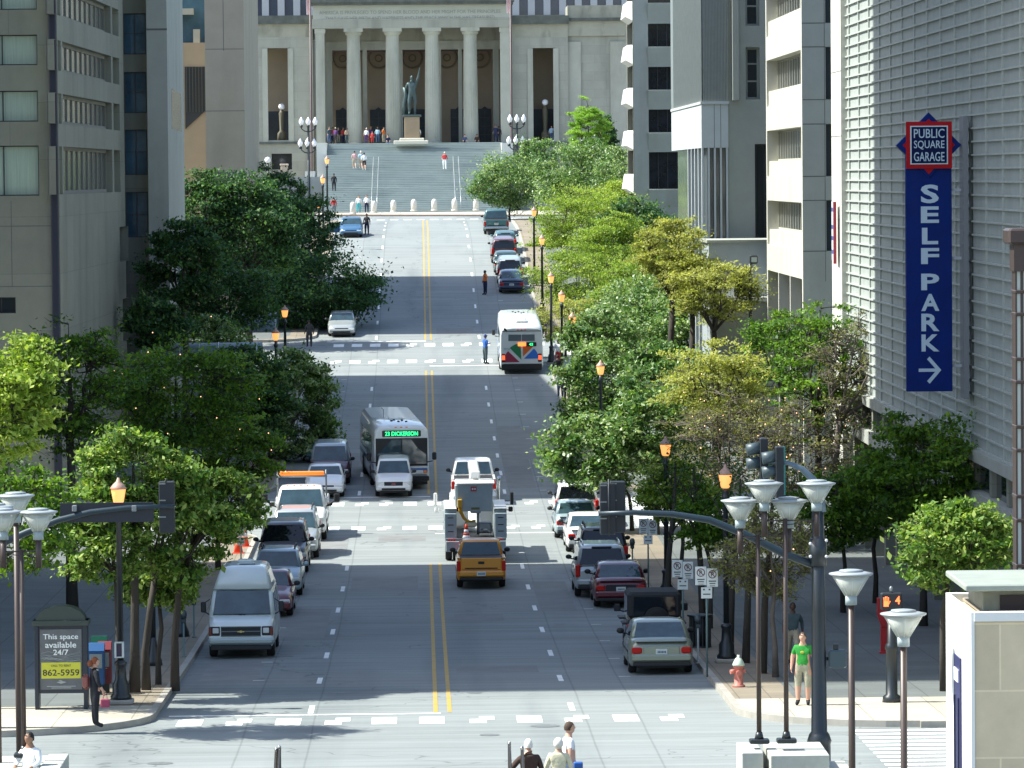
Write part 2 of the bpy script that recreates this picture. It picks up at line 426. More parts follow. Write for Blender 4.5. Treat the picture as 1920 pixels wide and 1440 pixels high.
# manholes and utility covers
mh=MB()
for (px,py,r) in ((1022,1362,.36),(918,1379,.24),(660,1192,.34),(300,1434,.3),(700,662,.3),(770,648,.22),(625,944,.35),(760,1012,.2),(1050,1172,.2),(640,1300,.25),(890,1300,.2),(720,512,.4)):
    X,Y=atG(px,py)
    n=14; mh.add([(X+r*math.cos(2*math.pi*k/n),Y+r*math.sin(2*math.pi*k/n),gz(Y+r*math.sin(2*math.pi*k/n))+.008) for k in range(n)],[tuple(range(n))])
struct(mh.build('manhole_covers',mat('iron_cover',(.14,.15,.15),.6,var=.3,scale=8)))
# darker asphalt repair patches
pt=MB()
for (x0,x1,y0,y1) in ((-6.2,-3.1,140,152),(3.9,5.2,207,240),(-6.6,-3,176,184),(1,2.6,146,149),(-2,-.4,222,224.5),(4,7.4,222,238),(-2.6,-.2,160,166),(.9,3.2,126,128.5),(-6.2,-4.6,124,131),(-1.8,.1,182,185),(3.9,5.1,150,163),(-4.6,-2.9,212,226),(1.0,3.4,292,296)):
    n=max(1,int((y1-y0)/2))
    for i in range(n): a=y0+(y1-y0)*i/n; b=y0+(y1-y0)*(i+1)/n; blk(x0,x1,a,b,.004,pt)
struct(pt.build('road_patches',mat('asphalt_patch',(.19,.195,.19),.85,var=.15,scale=1)))

# ------------------------------------------------------------------ facades
def facade(p0,ang,W,z0,z1,ops,depth=.3):
    """wall sheet with real openings; p0 lower start, ang=direction of u in xy; outward normal is to the right of u (u along +x faces -y)"""
    u=Vector((math.cos(ang),math.sin(ang),0)); n=Vector((u.y,-u.x,0)); P=Vector((p0[0],p0[1],0))
    def pt(a,z,d=0): q=P+u*a-n*d; return (q.x,q.y,z)
    us=sorted(set([0,W]+[o[0] for o in ops]+[o[1] for o in ops])); zs=sorted(set([z0,z1]+[o[2] for o in ops]+[o[3] for o in ops]))
    us=[a for a in us if 0<=a<=W]; zs=[a for a in zs if z0<=a<=z1]
    mb=MB()
    for j in range(len(zs)-1):
        i=0
        while i<len(us)-1:
            cz=(zs[j]+zs[j+1])/2
            def hole(k): c=(us[k]+us[k+1])/2; return any(o[0]<c<o[1] and o[2]<cz<o[3] for o in ops)
            if hole(i): i+=1; continue
            k=i
            while k+1<len(us)-1 and not hole(k+1): k+=1
            mb.quad(pt(us[i],zs[j]),pt(us[k+1],zs[j]),pt(us[k+1],zs[j+1]),pt(us[i],zs[j+1])); i=k+1
    for o in ops:
        a,b,c,d=o[:4]; D=depth
        mb.quad(pt(a,c),pt(b,c),pt(b,c,D),pt(a,c,D)); mb.quad(pt(a,d,D),pt(b,d,D),pt(b,d),pt(a,d))
        mb.quad(pt(a,c),pt(a,c,D),pt(a,d,D),pt(a,d)); mb.quad(pt(b,c,D),pt(b,c),pt(b,d),pt(b,d,D))
    mb.quad(pt(W,z0),pt(W,z0,depth),pt(W,z1,depth),pt(W,z1)); mb.quad(pt(0,z0,depth),pt(0,z0),pt(0,z1),pt(0,z1,depth))
    mb.quad(pt(0,z1),pt(W,z1),pt(W,z1,depth),pt(0,z1,depth))
    return mb,pt
def window(parent,pt,o,depth,glass,mull=0,bars=0,frame=FRAME,fw=.05,pr=.07):
    a,b,c,d=o[:4]; g=MB(); D=depth-.02
    def bar(x0,x1,za,zb,dd=None):
        dd=dd or pr
        A=[pt(x0,za,D-dd),pt(x1,za,D-dd),pt(x1,zb,D-dd),pt(x0,zb,D-dd),pt(x0,za,D),pt(x1,za,D),pt(x1,zb,D),pt(x0,zb,D)]
        f.add(A,[(0,1,2,3),(1,5,6,2),(4,0,3,7),(3,2,6,7),(4,5,1,0)])
    g.quad(pt(a,c,D),pt(b,c,D),pt(b,d,D),pt(a,d,D)); w_=g.build('window',glass,parent)
    f=MB()
    for k in range(mull+2):
        x=a+(b-a-fw)*k/(mull+1); bar(x,x+fw,c,d)
    bar(a+fw,b-fw,c,c+fw); bar(a+fw,b-fw,d-fw,d)
    for k in range(bars):
        z=c+(d-c)*(k+1)/(bars+1); bar(a+fw,b-fw,z,z+fw*.7,.05)
    f.build('frame',frame,w_)
    return w_

# ---- left tower at the second block
T=thing('office_tower','shaded grey concrete office tower at left edge with curtained windows and dark bar for its shaded corner reveal','building',(-16.1,203,gz(203)))
def loc(parent,o): # keep world coordinates for parts built in world space
    o.matrix_parent_inverse=Matrix.Translation(-Vector(parent.location)); return o
class WT:       # build parts in world coordinates under an empty at its base
    def __init__(s,T): s.T=T; s.off=Vector(T.location)
    def part(s,name,mb,mats,label=None):
        mb.v=[tuple(Vector(v)-s.off) for v in mb.v]; return mb.build(name,mats,s.T,label)
    def fac(s,name,p0,ang,W,z0,z1,ops,depth,m):
        mb,pt=facade(p0,ang,W,z0,z1,ops,depth); s.part(name,mb,m)
        off=s.off
        return lambda a,z,d=0: tuple(Vector(pt(a,z,d))-off)
def X_(px,Y): return atY(px,330,Y)[0]
def Z_(py,Y,px=786): return atY(px,py,Y)[1]
def tower_a():
    W_=WT(T); Y=203.0; u0=-46.0
    cx=-16.1; Wd=cx-u0
    ops=[]
    rows=[(-150,-95),(-45,18),(65,122),(170,228),(273,367)]
    rows=[(Z_(b,Y,40),Z_(a,Y,40)) for a,b in rows]
    xa,xb=X_(-60,Y)-u0,X_(73,Y)-u0
    for k in range(6):
        s0=xa-k*4.4; s1=s0+(xb-xa)
        for (a,b) in rows: ops.append((s0,s1,a,b))
    zz=(Z_(580,Y),Z_(550,Y)); ops.append((X_(-30,Y)-u0,X_(26,Y)-u0,*zz))
    top=17.0
    pt=W_.fac('wall',(u0,Y),0,Wd,gz(Y)-1,top,ops,.35,CONC)
    for i,o in enumerate(ops): window(T,pt,o,.35,CURT if i!=len(ops)-1 else GLASS,mull=1)
    jt=MB()
    for z in (Z_(417,Y),Z_(530,Y)): jt.box(u0,cx-.2,Y-.004,Y+.02,z-.02,z+.02)
    for x in (X_(20,Y),): jt.box(x-.015,x+.015,Y-.004,Y+.02,Z_(530,Y),Z_(370,Y))
    W_.part('panel_joints',jt,mat('joint_dark',(.12,.12,.11),.9))
    # side wall
    ang=math.atan2(35,.67); L=35.0
    ops=[]
    def yu(px): # pixel x on the side wall -> u
        d=ray(px,330); # intersect with line
        ux,uy=math.cos(ang),math.sin(ang)
        # (cx+u*ux)/(Y+u*uy)=d.x/d.y
        k=d.x/d.y; return (k*Y-cx)/(ux-k*uy)
    def zs(px,py): u=yu(px); return Z_(py,Y+u*math.sin(ang),px)
    bands=[(122,250/3.2,430/3.2),(122,565/3.2,745/3.2),(122,880/3.2,1165/3.2)]
    h1=[]
    for (px,a,b) in bands: h1.append((zs(px,b),zs(px,a)))
    h1.append((zs(118,30),zs(118,-28))); h1.append((zs(118,-75),zs(118,-130)))
    u1,u2=yu(120),yu(211)
    for (a,b) in h1:
        ops.append((u1,u2,a,b)); ops.append((yu(105),yu(117),a,b)); ops.append((yu(214),yu(226),a,b))
    ops.append((yu(223),yu(239),zs(230,490),zs(230,425))); ops.append((yu(227),yu(239),zs(230,640),zs(230,560)))
    pt=W_.fac('wall',(cx+.003,Y+.006),ang,L,gz(Y)-1,top,ops,.4,CONC)
    for i,o in enumerate(ops):
        g=GLASS
        if i<15: g=GLASS if i%3==0 else CURT
        window(T,pt,o,.4,mat('window_glass_grey',(.07,.08,.08),.15,var=.3,scale=1.5,spec=.8) if (i<15 and i%3==0) else g,mull=(9 if (i<15 and i%3==0) else 0),frame=mat('mullion_concrete',(.2,.2,.17),.8) if i<15 else FRAME,fw=.16 if i<15 and i%3==0 else .05)
    core=MB(); core.box(u0+.1,cx-.45,Y+.45,Y+L-.2,gz(Y)-1,top-.05); W_.part('core',core,CONC)
    rf=MB(); rf.box(u0-.2,cx+.2,Y-.2,Y+L+.2,top,top+1.2); W_.part('roof',rf,CONC)
    p=MB(); p.box(cx-.36,cx-.02,Y-.22,Y+.12,gz(Y)-.5,top,bev=.05); W_.part('corner_reveal_shade',p,mat('reveal_shade_dark',(.015,.018,.035),.5))  # dark bar stands in for the shaded reveal at the corner
tower_a()
# ---- glass bays and pier behind it
T2=thing('office_building','pale concrete pier building with stacked blue glass bays behind the left tower','building',(-15,240,gz(240)))
def bays():
    W_=WT(T2); Y=241.0; a,b=X_(226,Y),X_(279,Y); top=15
    ops=[]
    for (y0,y1) in ((-90,-12),(25,102),(135,212),(243,328),(360,445)):
        ops.append((.25,b-a-.06,Z_(y1,Y,250),Z_(y0,Y,250)))
    pt=W_.fac('wall',(a,Y),0,b-a,gz(Y)-1,top,ops,.2,CONC)
    for i,o in enumerate(ops): window(T2,pt,o,.2,GLASSB,mull=1,bars=1)
    # pier
    Yp=239.5; x0,x1=X_(278,Yp),X_(316,Yp)
    m=MB(); m.prism([(x0,Yp),(x1,Yp),(X_(346,269),269),(x0,269)],gz(Yp)-2,top); 
    W_.part('pier',m,CONCL)
    j=MB(); z=Z_(55,Yp,300); j.box(x0,x1+.01,Yp-.006,Yp+.02,z-.05,z+.05); W_.part('joint',j,MC['joint_dark'])
    # recessed side window of the pier
    c=MB(); ya,yb=246,264
    def sx(y): return x1+(X_(346,269)-x1)*(y-Yp)/(269-Yp)
    z0,z1=Z_(242,250,320),Z_(168,250,320)
    c.add([(sx(ya)+.01,ya,z0),(sx(yb)+.01,yb,z0),(sx(yb)+.01,yb,z1),(sx(ya)+.01,ya,z1)],[(0,1,2,3)])
    W_.part('window',c,mat('window_glass_brown',(.10,.085,.07),.25,var=.2,scale=2,stretch=(1,1,.1)))
    c=MB(); c.box(-46,-15.87,238.05,240.95,gz(242)-2,top+3); W_.part('sun_gap_filler',c,CONC)  # unseen wall added to block sun slipping between the two buildings
    c=MB(); c.box(-46,a,242.6,269,gz(242)-2,top-.5); W_.part('core',c,CONC)
bays()
# ---- tan tower with louvre wing, third block
T3=thing('tan_office_tower','tan stone tower with slanted dark louvre wing beside the memorial hall steps','building',(-12,290,gz(290)))
def tan():
    W_=WT(T3); Y=293.0; top=16
    a,b=X_(387,Y),X_(460,Y)
    m=MB(); m.prism([(a,Y),(b,Y),(X_(487,327),327),(a,327)],gz(Y)-2,top); W_.part('wall',m,CONCT)
    j=MB()
    for py in (92,208): z=Z_(py,Y,420); j.box(a+.01,b+.004,Y-.005,Y+.02,z-.02,z+.02)
    x=X_(422,Y); j.box(x-.02,x+.02,Y-.004,Y+.02,Z_(92,Y),top)
    j.box(a,b+.004,Y-.02,Y+.03,Z_(340,Y,420),Z_(322,Y,420))
    W_.part('joint',j,MC['joint_dark'])
    Y2=300.0; c,d=X_(330,Y2),X_(390,Y2); zt=Z_(80,Y2,360)
    m=MB(); m.box(c-8,d,Y2,327,gz(Y2)-2,zt); W_.part('wing',m,mat('wing_tan',(.33,.27,.19),.85,var=.08,scale=.6))
    l=MB(); x0,x1=X_(349,Y2),d-.02
    l.plate([(x0,Z_(242,Y2,350)),(x1,Z_(205,Y2,390)),(x1,Z_(125,Y2,390)),(x0,Z_(125,Y2,350))],Y2-.08,Y2+.02,0)
    lv=W_.part('louvre',l,mat('louvre_dark',(.025,.03,.035),.6))
    f=MB()
    for k in range(7): x=x0+(x1-x0)*(k+.5)/7; f.box(x-.03,x+.03,Y2-.14,Y2-.08,Z_(210,Y2,390),Z_(125,Y2,390))
    W_.part('fin',f,mat('fin_dark',(.06,.065,.06),.6))
    # glass penthouse seen over the wing
    g=MB(); g.box(c-8,d,Y2+2,320,zt,zt+3.2); W_.part('penthouse_glass',g,GLASSB)
    g=MB(); g.box(c-8,d-.9,Y2+1.2,320,zt+1.9,zt+2.3); g.box(X_(366,Y2+1),X_(378,Y2+1),Y2+.6,Y2+1.4,zt,zt+.9); W_.part('penthouse_trim',g,CONCL)
tan()
# ---- off-frame building whose shadow falls over the near block
T4=thing('tall_building','tall grey building beyond the left edge whose shadow covers the near block','building',(-23,121.5,gz(121)))
def off():
    W_=WT(T4)
    ops=[(a,a+2.6,z,z+1.6) for a in [1+k*4.2 for k in range(12)] for z in [-10+q*3.5 for q in range(19)]]
    mb,pt=facade((-23,121.6),math.pi/2,50.4,gz(130)-1,59,ops,.3)
    W_.part('wall',mb,CONC)
    c=MB(); c.box(-60,-23.28,121.6,172,gz(121)-1,59); W_.part('core',c,GLASS)
    c=MB(); c.box(-60.4,-22.8,121.3,172.2,59,60); W_.part('roof',c,CONC)
off()
# ---- parking garage
GX=17.0
T6=thing('parking_garage','pale parking garage with gridded precast louvre wall at right','building',(GX,150,gz(150)))
def garage():
    W_=WT(T6); zb=-8.55; top=12
    y0,y1=104.0,185.6
    ypl=181.3
    m=MB(); m.box(GX+.12,60,y0,y1-.1,zb,top); W_.part('wall',m,mat('garage_panel',(.33,.36,.335),.85,var=.08,scale=1.2,stretch=(1,1,1),dirt=((.24,.265,.25),.5,1.0,(1,1,.2))))
    g=MB(); z=zb
    while z<top:
        g.box(GX+.05,GX+.12,y0,ypl-.02,z,z+.055); z+=.41
    y=128.6
    ys=[]
    while y<ypl: ys.append(y); y+=3.95
    y=128.6-3.95
    while y>y0: ys.append(y); y-=3.95
    for y in ys: g.box(GX+.06,GX+.13,y-.09,y+.09,zb,top)
    W_.part('louvre_screen',g,mat('garage_ledge',(.385,.415,.38),.8,var=.12,scale=2))
    p=MB(); p.box(GX-.12,GX+.4,ypl,y1,gz(180)-1,top); W_.part('corner_pier',p,mat('pier_pale',(.58,.57,.5),.8,var=.06,scale=.7))
    for py in (133,255): j=MB(); z=atX(1575,py,GX-.12)[1]; j.box(GX-.125,GX-.1,ypl,y1,z-.015,z+.015); W_.part('joint',j,MC['joint_dark'])
    # pilaster by the sign
    p=MB(); p.box(GX-.2,GX-.052,139.9,140.9,zb+1.5,1.7); W_.part('pilaster',p,mat('pilaster_grey',(.2,.21,.22),.7))
    # recessed window strip, canopy and base
    b=MB(); b.box(GX+1.0,60,y0,y1-.1,gz(150)-2,zb); W_.part('base_wall',b,mat('base_blue_grey',(.16,.18,.19),.7,var=.15,scale=.7))
    s=MB(); s.box(GX-.1,GX+1.0,y0,ypl,zb-.35,zb-.003); s.box(GX-.15,GX+1.02,y0,ypl,zb-1.75,zb-1.25); W_.part('canopy',s,CONCL)
    for k in range(int((ypl-y0)/3.95)):
        ya=y0+.2+k*3.95
        c=MB(); c.box(GX+.2,GX+.5,ya,ya+3.4,zb-1.24,zb-.36); W_.part('window',c,GLASS)
        c=MB(); c.box(GX+.05,GX+.6,ya+3.42,ya+3.93,zb-1.24,zb-.36); W_.part('column',c,CONC)
        c=MB(); c.box(GX+.1,GX+.6,ya+3.42,ya+3.93,gz(150)-1.5,zb-1.76); W_.part('column',c,CONC)
garage()

# ---- right tower of the second block with louvred window bands
T7=thing('office_tower','cream concrete tower with barred window bands and ground colonnade right of the trees','building',(17.2,203,gz(203)))
def tower_b():
    W_=WT(T7); Y=203.5; cx=17.2; top=16
    LIT=mat('sunlit_concrete',(.50,.49,.42),.85,var=.06,scale=.6,dirt=((.36,.35,.3),.4,.5,(1,1,.2)))  # sunlit left face is coloured paler than the shaded camera face
    zcol=Z_(528,Y,1500)
    L=Y*0+ (atX(1437,300,cx)[0]-Y)
    # left face: u runs from far to near so that its outside is -x
    bands=[]
    def zz(px,py): return atX(px,py,cx)[1]
    for (a,b) in ((-42,40),(92,158),(237,300),(377,438)):
        pass
    per=None
    rows=[(zz(1504,92),zz(1504,166)),(zz(1504,237),zz(1504,310)),(zz(1504,380),zz(1504,450)),(zz(1504,-51),zz(1504,22)),(zz(1504,-194),zz(1504,-122))]
    # openings include window (top 2/3) ; recess ledge below
    u_a,u_b=.55,L-.55
    ops=[]
    for (t,b) in rows: ops.append((u_a,u_b,b-.5,t))
    pil=[(u_a+k*(u_b-u_a+.35)/3, u_a+k*(u_b-u_a+.35)/3+(u_b-u_a-.7)/3+.0) for k in range(3)]
    for (a,b) in pil: ops.append((a,b,gz(Y)-.5,zcol+.1))
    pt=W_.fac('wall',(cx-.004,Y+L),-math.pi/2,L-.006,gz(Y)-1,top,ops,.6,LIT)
    for i,o in enumerate(ops):
        if i<5:
            s=MB(); z=o[2]
            A=[pt(o[0],z,.1),pt(o[1],z,.1),pt(o[1],z+.75,.1),pt(o[0],z+.75,.1),pt(o[0],z+.75,.55),pt(o[1],z+.75,.55)]
            s.add(A,[(0,1,2,3),(3,2,5,4)]); s.build('sill_panel',LIT,T7)
            window(T7,pt,(o[0],o[1],o[2]+.75,o[3]),.6,GLASS,mull=13,frame=mat('fin_cream',(.4,.4,.34),.7),fw=.1,pr=.03)
        else: window(T7,pt,o,.6,GLASS,mull=0)
    # camera face
    X1=30.0; ops=[]
    Xw=X_(1549,Y)
    per=(rows[1][0]-rows[2][0])
    for (t,b) in rows: ops.append((Xw-cx,X1-cx-.2,b-.5,t+.1))
    for k in range(3): ops.append((1.6+k*3.4,4.4+k*3.4,gz(Y)-.5,zcol-1.5))
    pt=W_.fac('wall',(cx,Y),0,X1-cx,gz(Y)-1,top,ops,.5,CONCL)
    for o in ops: window(T7,pt,o,.5,GLASS,mull=2)
    j=MB()
    for (t,b) in rows:
        for z in (t+.1,b-.5): j.box(cx+.01,Xw-.01,Y-.006,Y+.01,z-.02,z+.02)
    x=X_(1547,Y); j.box(x-.012,x+.012,Y-.005,Y+.01,zcol,top)
    W_.part('joint',j,MC['joint_dark'])
    c=MB(); c.box(cx+.62,X1,Y+.52,Y+L-.05,gz(Y)-1,top-.02); W_.part('core',c,CONC)
tower_b()
# ---- ribbed metal clad building
T8=thing('ribbed_building','building with tall ribbed metal screen over white panels and vertical window slots','building',(14.6,235,gz(235)))
def ribbed():
    W_=WT(T8); Y=235.0; top=14
    xa=X_(1316,Y); xb=X_(1366,Y); xc=X_(1440,Y); ysd=atX(1291,300,xa)[0]
    RIB=mat('ribbed_metal',(.21,.25,.255),.45,metal=.3,var=.12,scale=1.5,stretch=(4,4,.1))
    PAN=mat('white_panel',(.48,.52,.52),.6,var=.05,scale=1)
    z1=Z_(190,Y,1340); z2=Z_(277,Y,1340); zt=top
    m=MB(); m.box(xa+.1,xb,Y+.1,Y+30,z1,zt); W_.part('screen_backing',m,RIB)
    r=MB()
    n=18
    for k in range(n): x=xa+.02+(xb-xa)*(k+.5)/n; r.box(x-.02,x+.02,Y,Y+.1,z1,zt)
    yy=Y
    while yy<Y+26: r.box(xa+.0,xa+.1,yy,yy+.06,z1,zt); yy+=.3
    W_.part('ribs',r,mat('rib_pale',(.30,.33,.31),.6,var=.1,scale=2))
    m=MB(); m.box(xa-.05,xb+.05,Y-.1,Y+28,z1-.14,z1-.002); m.box(xa,xb,Y,Y+28,z2,z1-.145); W_.part('panel_band',m,PAN)
    for q in (1340,1352): j=MB(); x=X_(q,Y); j.box(x-.012,x+.012,Y-.006,Y+.01,z2,z1-.15); W_.part('joint',j,MC['joint_dark'])
    # slots
    zb=gz(Y)-1
    g=MB(); g.box(xa+.3,xb-.05,Y+.4,Y+27,zb,z2); W_.part('window',g,mat('slot_glass',(.09,.11,.115),.12,spec=.8,var=.3,scale=.5))
    for k in range(5):
        x=xa+(xb-xa-.12)*k/4; f=MB(); f.box(x,x+.1,Y+.02,Y+.42,zb,z2-.002); W_.part('fin',f,PAN)
    for yy in (Y+3,Y+6,Y+9,Y+12): f=MB(); f.box(xa,xa+.4,yy,yy+.4,zb,z2-.002); W_.part('fin',f,PAN)
    # plain bay right of the screen with stacked windows
    ops=[(X_(1400,Y)-xb,X_(1426,Y)-xb,Z_(b,Y,1410),Z_(a,Y,1410)) for a,b in ((-60,48),(88,186))]
    ops.append((X_(1416,Y)-xb,xc-xb-.05,Z_(455,Y,1420),Z_(270,Y,1420)))
    pt=W_.fac('wall',(xb+.01,Y+.3),0,xc+6-xb,zb,top,ops,.5,CONCL)
    for i,o in enumerate(ops): window(T8,pt,o,.5,GLASS,bars=2 if i<2 else 0,frame=CONCL if i<2 else FRAME,fw=.12)
    w_=MB(); x0,x1=X_(1374,Y),X_(1386,Y)
    w_.prism([(x0,Y+.3),(x0+.02,Y-.25),(x1,Y-.25),(x1+.06,Y+.29)],Z_(188,Y,1380),top); W_.part('edge_fin',w_,CONCL)
    c=MB(); c.box(xb+.1,xc+6,Y+.85,Y+28,zb,top-.05); W_.part('core',c,CONC)
ribbed()
T9=thing('low_annex','low blue grey annex with dark recessed opening in front of the ribbed building','building',(16,229,gz(229)))
def annex():
    W_=WT(T9); Y=227.0; xa=X_(1328,Y); xb=X_(1437,Y)+.5; zt=Z_(455,Y,1390)
    BG=mat('annex_blue_grey',(.32,.36,.38),.7,var=.08,scale=.8)
    ops=[(X_(1375,Y)-xa,X_(1410,Y)-xa,Z_(562,Y),Z_(505,Y))]
    pt=W_.fac('wall',(xa,Y),0,xb-xa,gz(Y)-1,zt,ops,.6,BG)
    window(T9,pt,ops[0],.6,GLASS)
    c=MB(); c.box(xa-.1,xb,Y-.12,Y+6,zt,zt+.14); W_.part('parapet',c,CONCL)
    c=MB(); c.box(xa-.2,xb,Y-1.6,Y-.02,Z_(570,Y),Z_(562,Y)); W_.part('ledge',c,WHITEP)
    c=MB(); c.box(xa,xb,Y-1.5,Y-.02,gz(Y)-1,Z_(571,Y)); W_.part('base_wall',c,CONCL)
    c=MB(); c.box(xa+.02,xb-.02,Y+.62,Y+6,gz(Y)-1,zt-.01); W_.part('core',c,BG)
annex()
# ---- far right tower with dark window bands
T10=thing('banded_tower','tall tower with wide dark window bands and white slanted balconies near the hall','building',(15.6,330,gz(330)))
def banded():
    W_=WT(T10); Y=330.0; xa=X_(1189,Y); xb=X_(1296,Y)+4; top=14.5
    ops=[]
    x0,x1=X_(1217,Y)-xa,X_(1289,Y)-xa
    for (a,b) in ((-36,5),(44,87),(125,168),(205,248),(285,354)): ops.append((x0,x1,Z_(b,Y,1250),Z_(a,Y,1250)))
    ops.append((X_(1300,Y)-xa,xb-xa-.2,Z_(200,Y),Z_(100,Y)))
    pt=W_.fac('wall',(xa,Y),0,xb-xa,gz(Y)-1,top,ops,.7,CONCL)
    for o in ops: window(T10,pt,o,.7,mat('window_dark_room',(.012,.015,.022),.1,var=.6,scale=1,spec=.5),mull=3,fw=.04)
    for o in ops[:5]:
        s=MB()
        A=[pt(o[0]-.02,o[2]-1.35,-.0),pt(o[1]+.02,o[2]-1.35,-.0),pt(o[1]+.02,o[2]-.05,-.25),pt(o[0]-.02,o[2]-.05,-.25),pt(o[0],o[2]-.02,.3),pt(o[1],o[2]-.02,.3)]
        s.add(A,[(0,1,2,3),(3,2,5,4)])
        s.build('spandrel',CONCL,T10)
    # west side: slanted white balcony fronts
    yE=atX(1168,200,xa)[0]
    c=MB(); c.box(xa+.55,xb,Y+.72,Y+22,gz(Y)-1,top-.02); W_.part('core',c,CONC)
    c=MB(); c.box(xa,xa+.5,Y+.02,Y+1.0,gz(Y)-1,top); c.box(xa,xa+.5,Y+9.6,Y+10.2,gz(Y)-1,top); W_.part('wall',c,CONC)
    for (a,b) in ((-36,5),(44,87),(125,168),(205,248),(285,330)):
        zt=Z_(b,Y,1190)+.15; zb=zt-1.45
        m=MB(); A=[(xa+.1,Y+1.0,zb),(xa-.5,Y+1.6,zb+.35),(xa-.5,Y+9,zb+.35),(xa+.1,Y+9.6,zb),(xa+.1,Y+1.0,zt),(xa-.32,Y+1.6,zt),(xa-.32,Y+9,zt),(xa+.1,Y+9.6,zt)]
        m.add(A,[(0,1,2,3),(7,6,5,4),(1,0,4,5),(2,1,5,6),(3,2,6,7)])
        W_.part('balcony',m,mat('balcony_white',(.66,.66,.62),.6))
        g=MB(); g.box(xa+.3,xa+.54,Y+1.05,Y+9.55,zt+.02,zt+1.6); W_.part('window',g,GLASS)
banded()

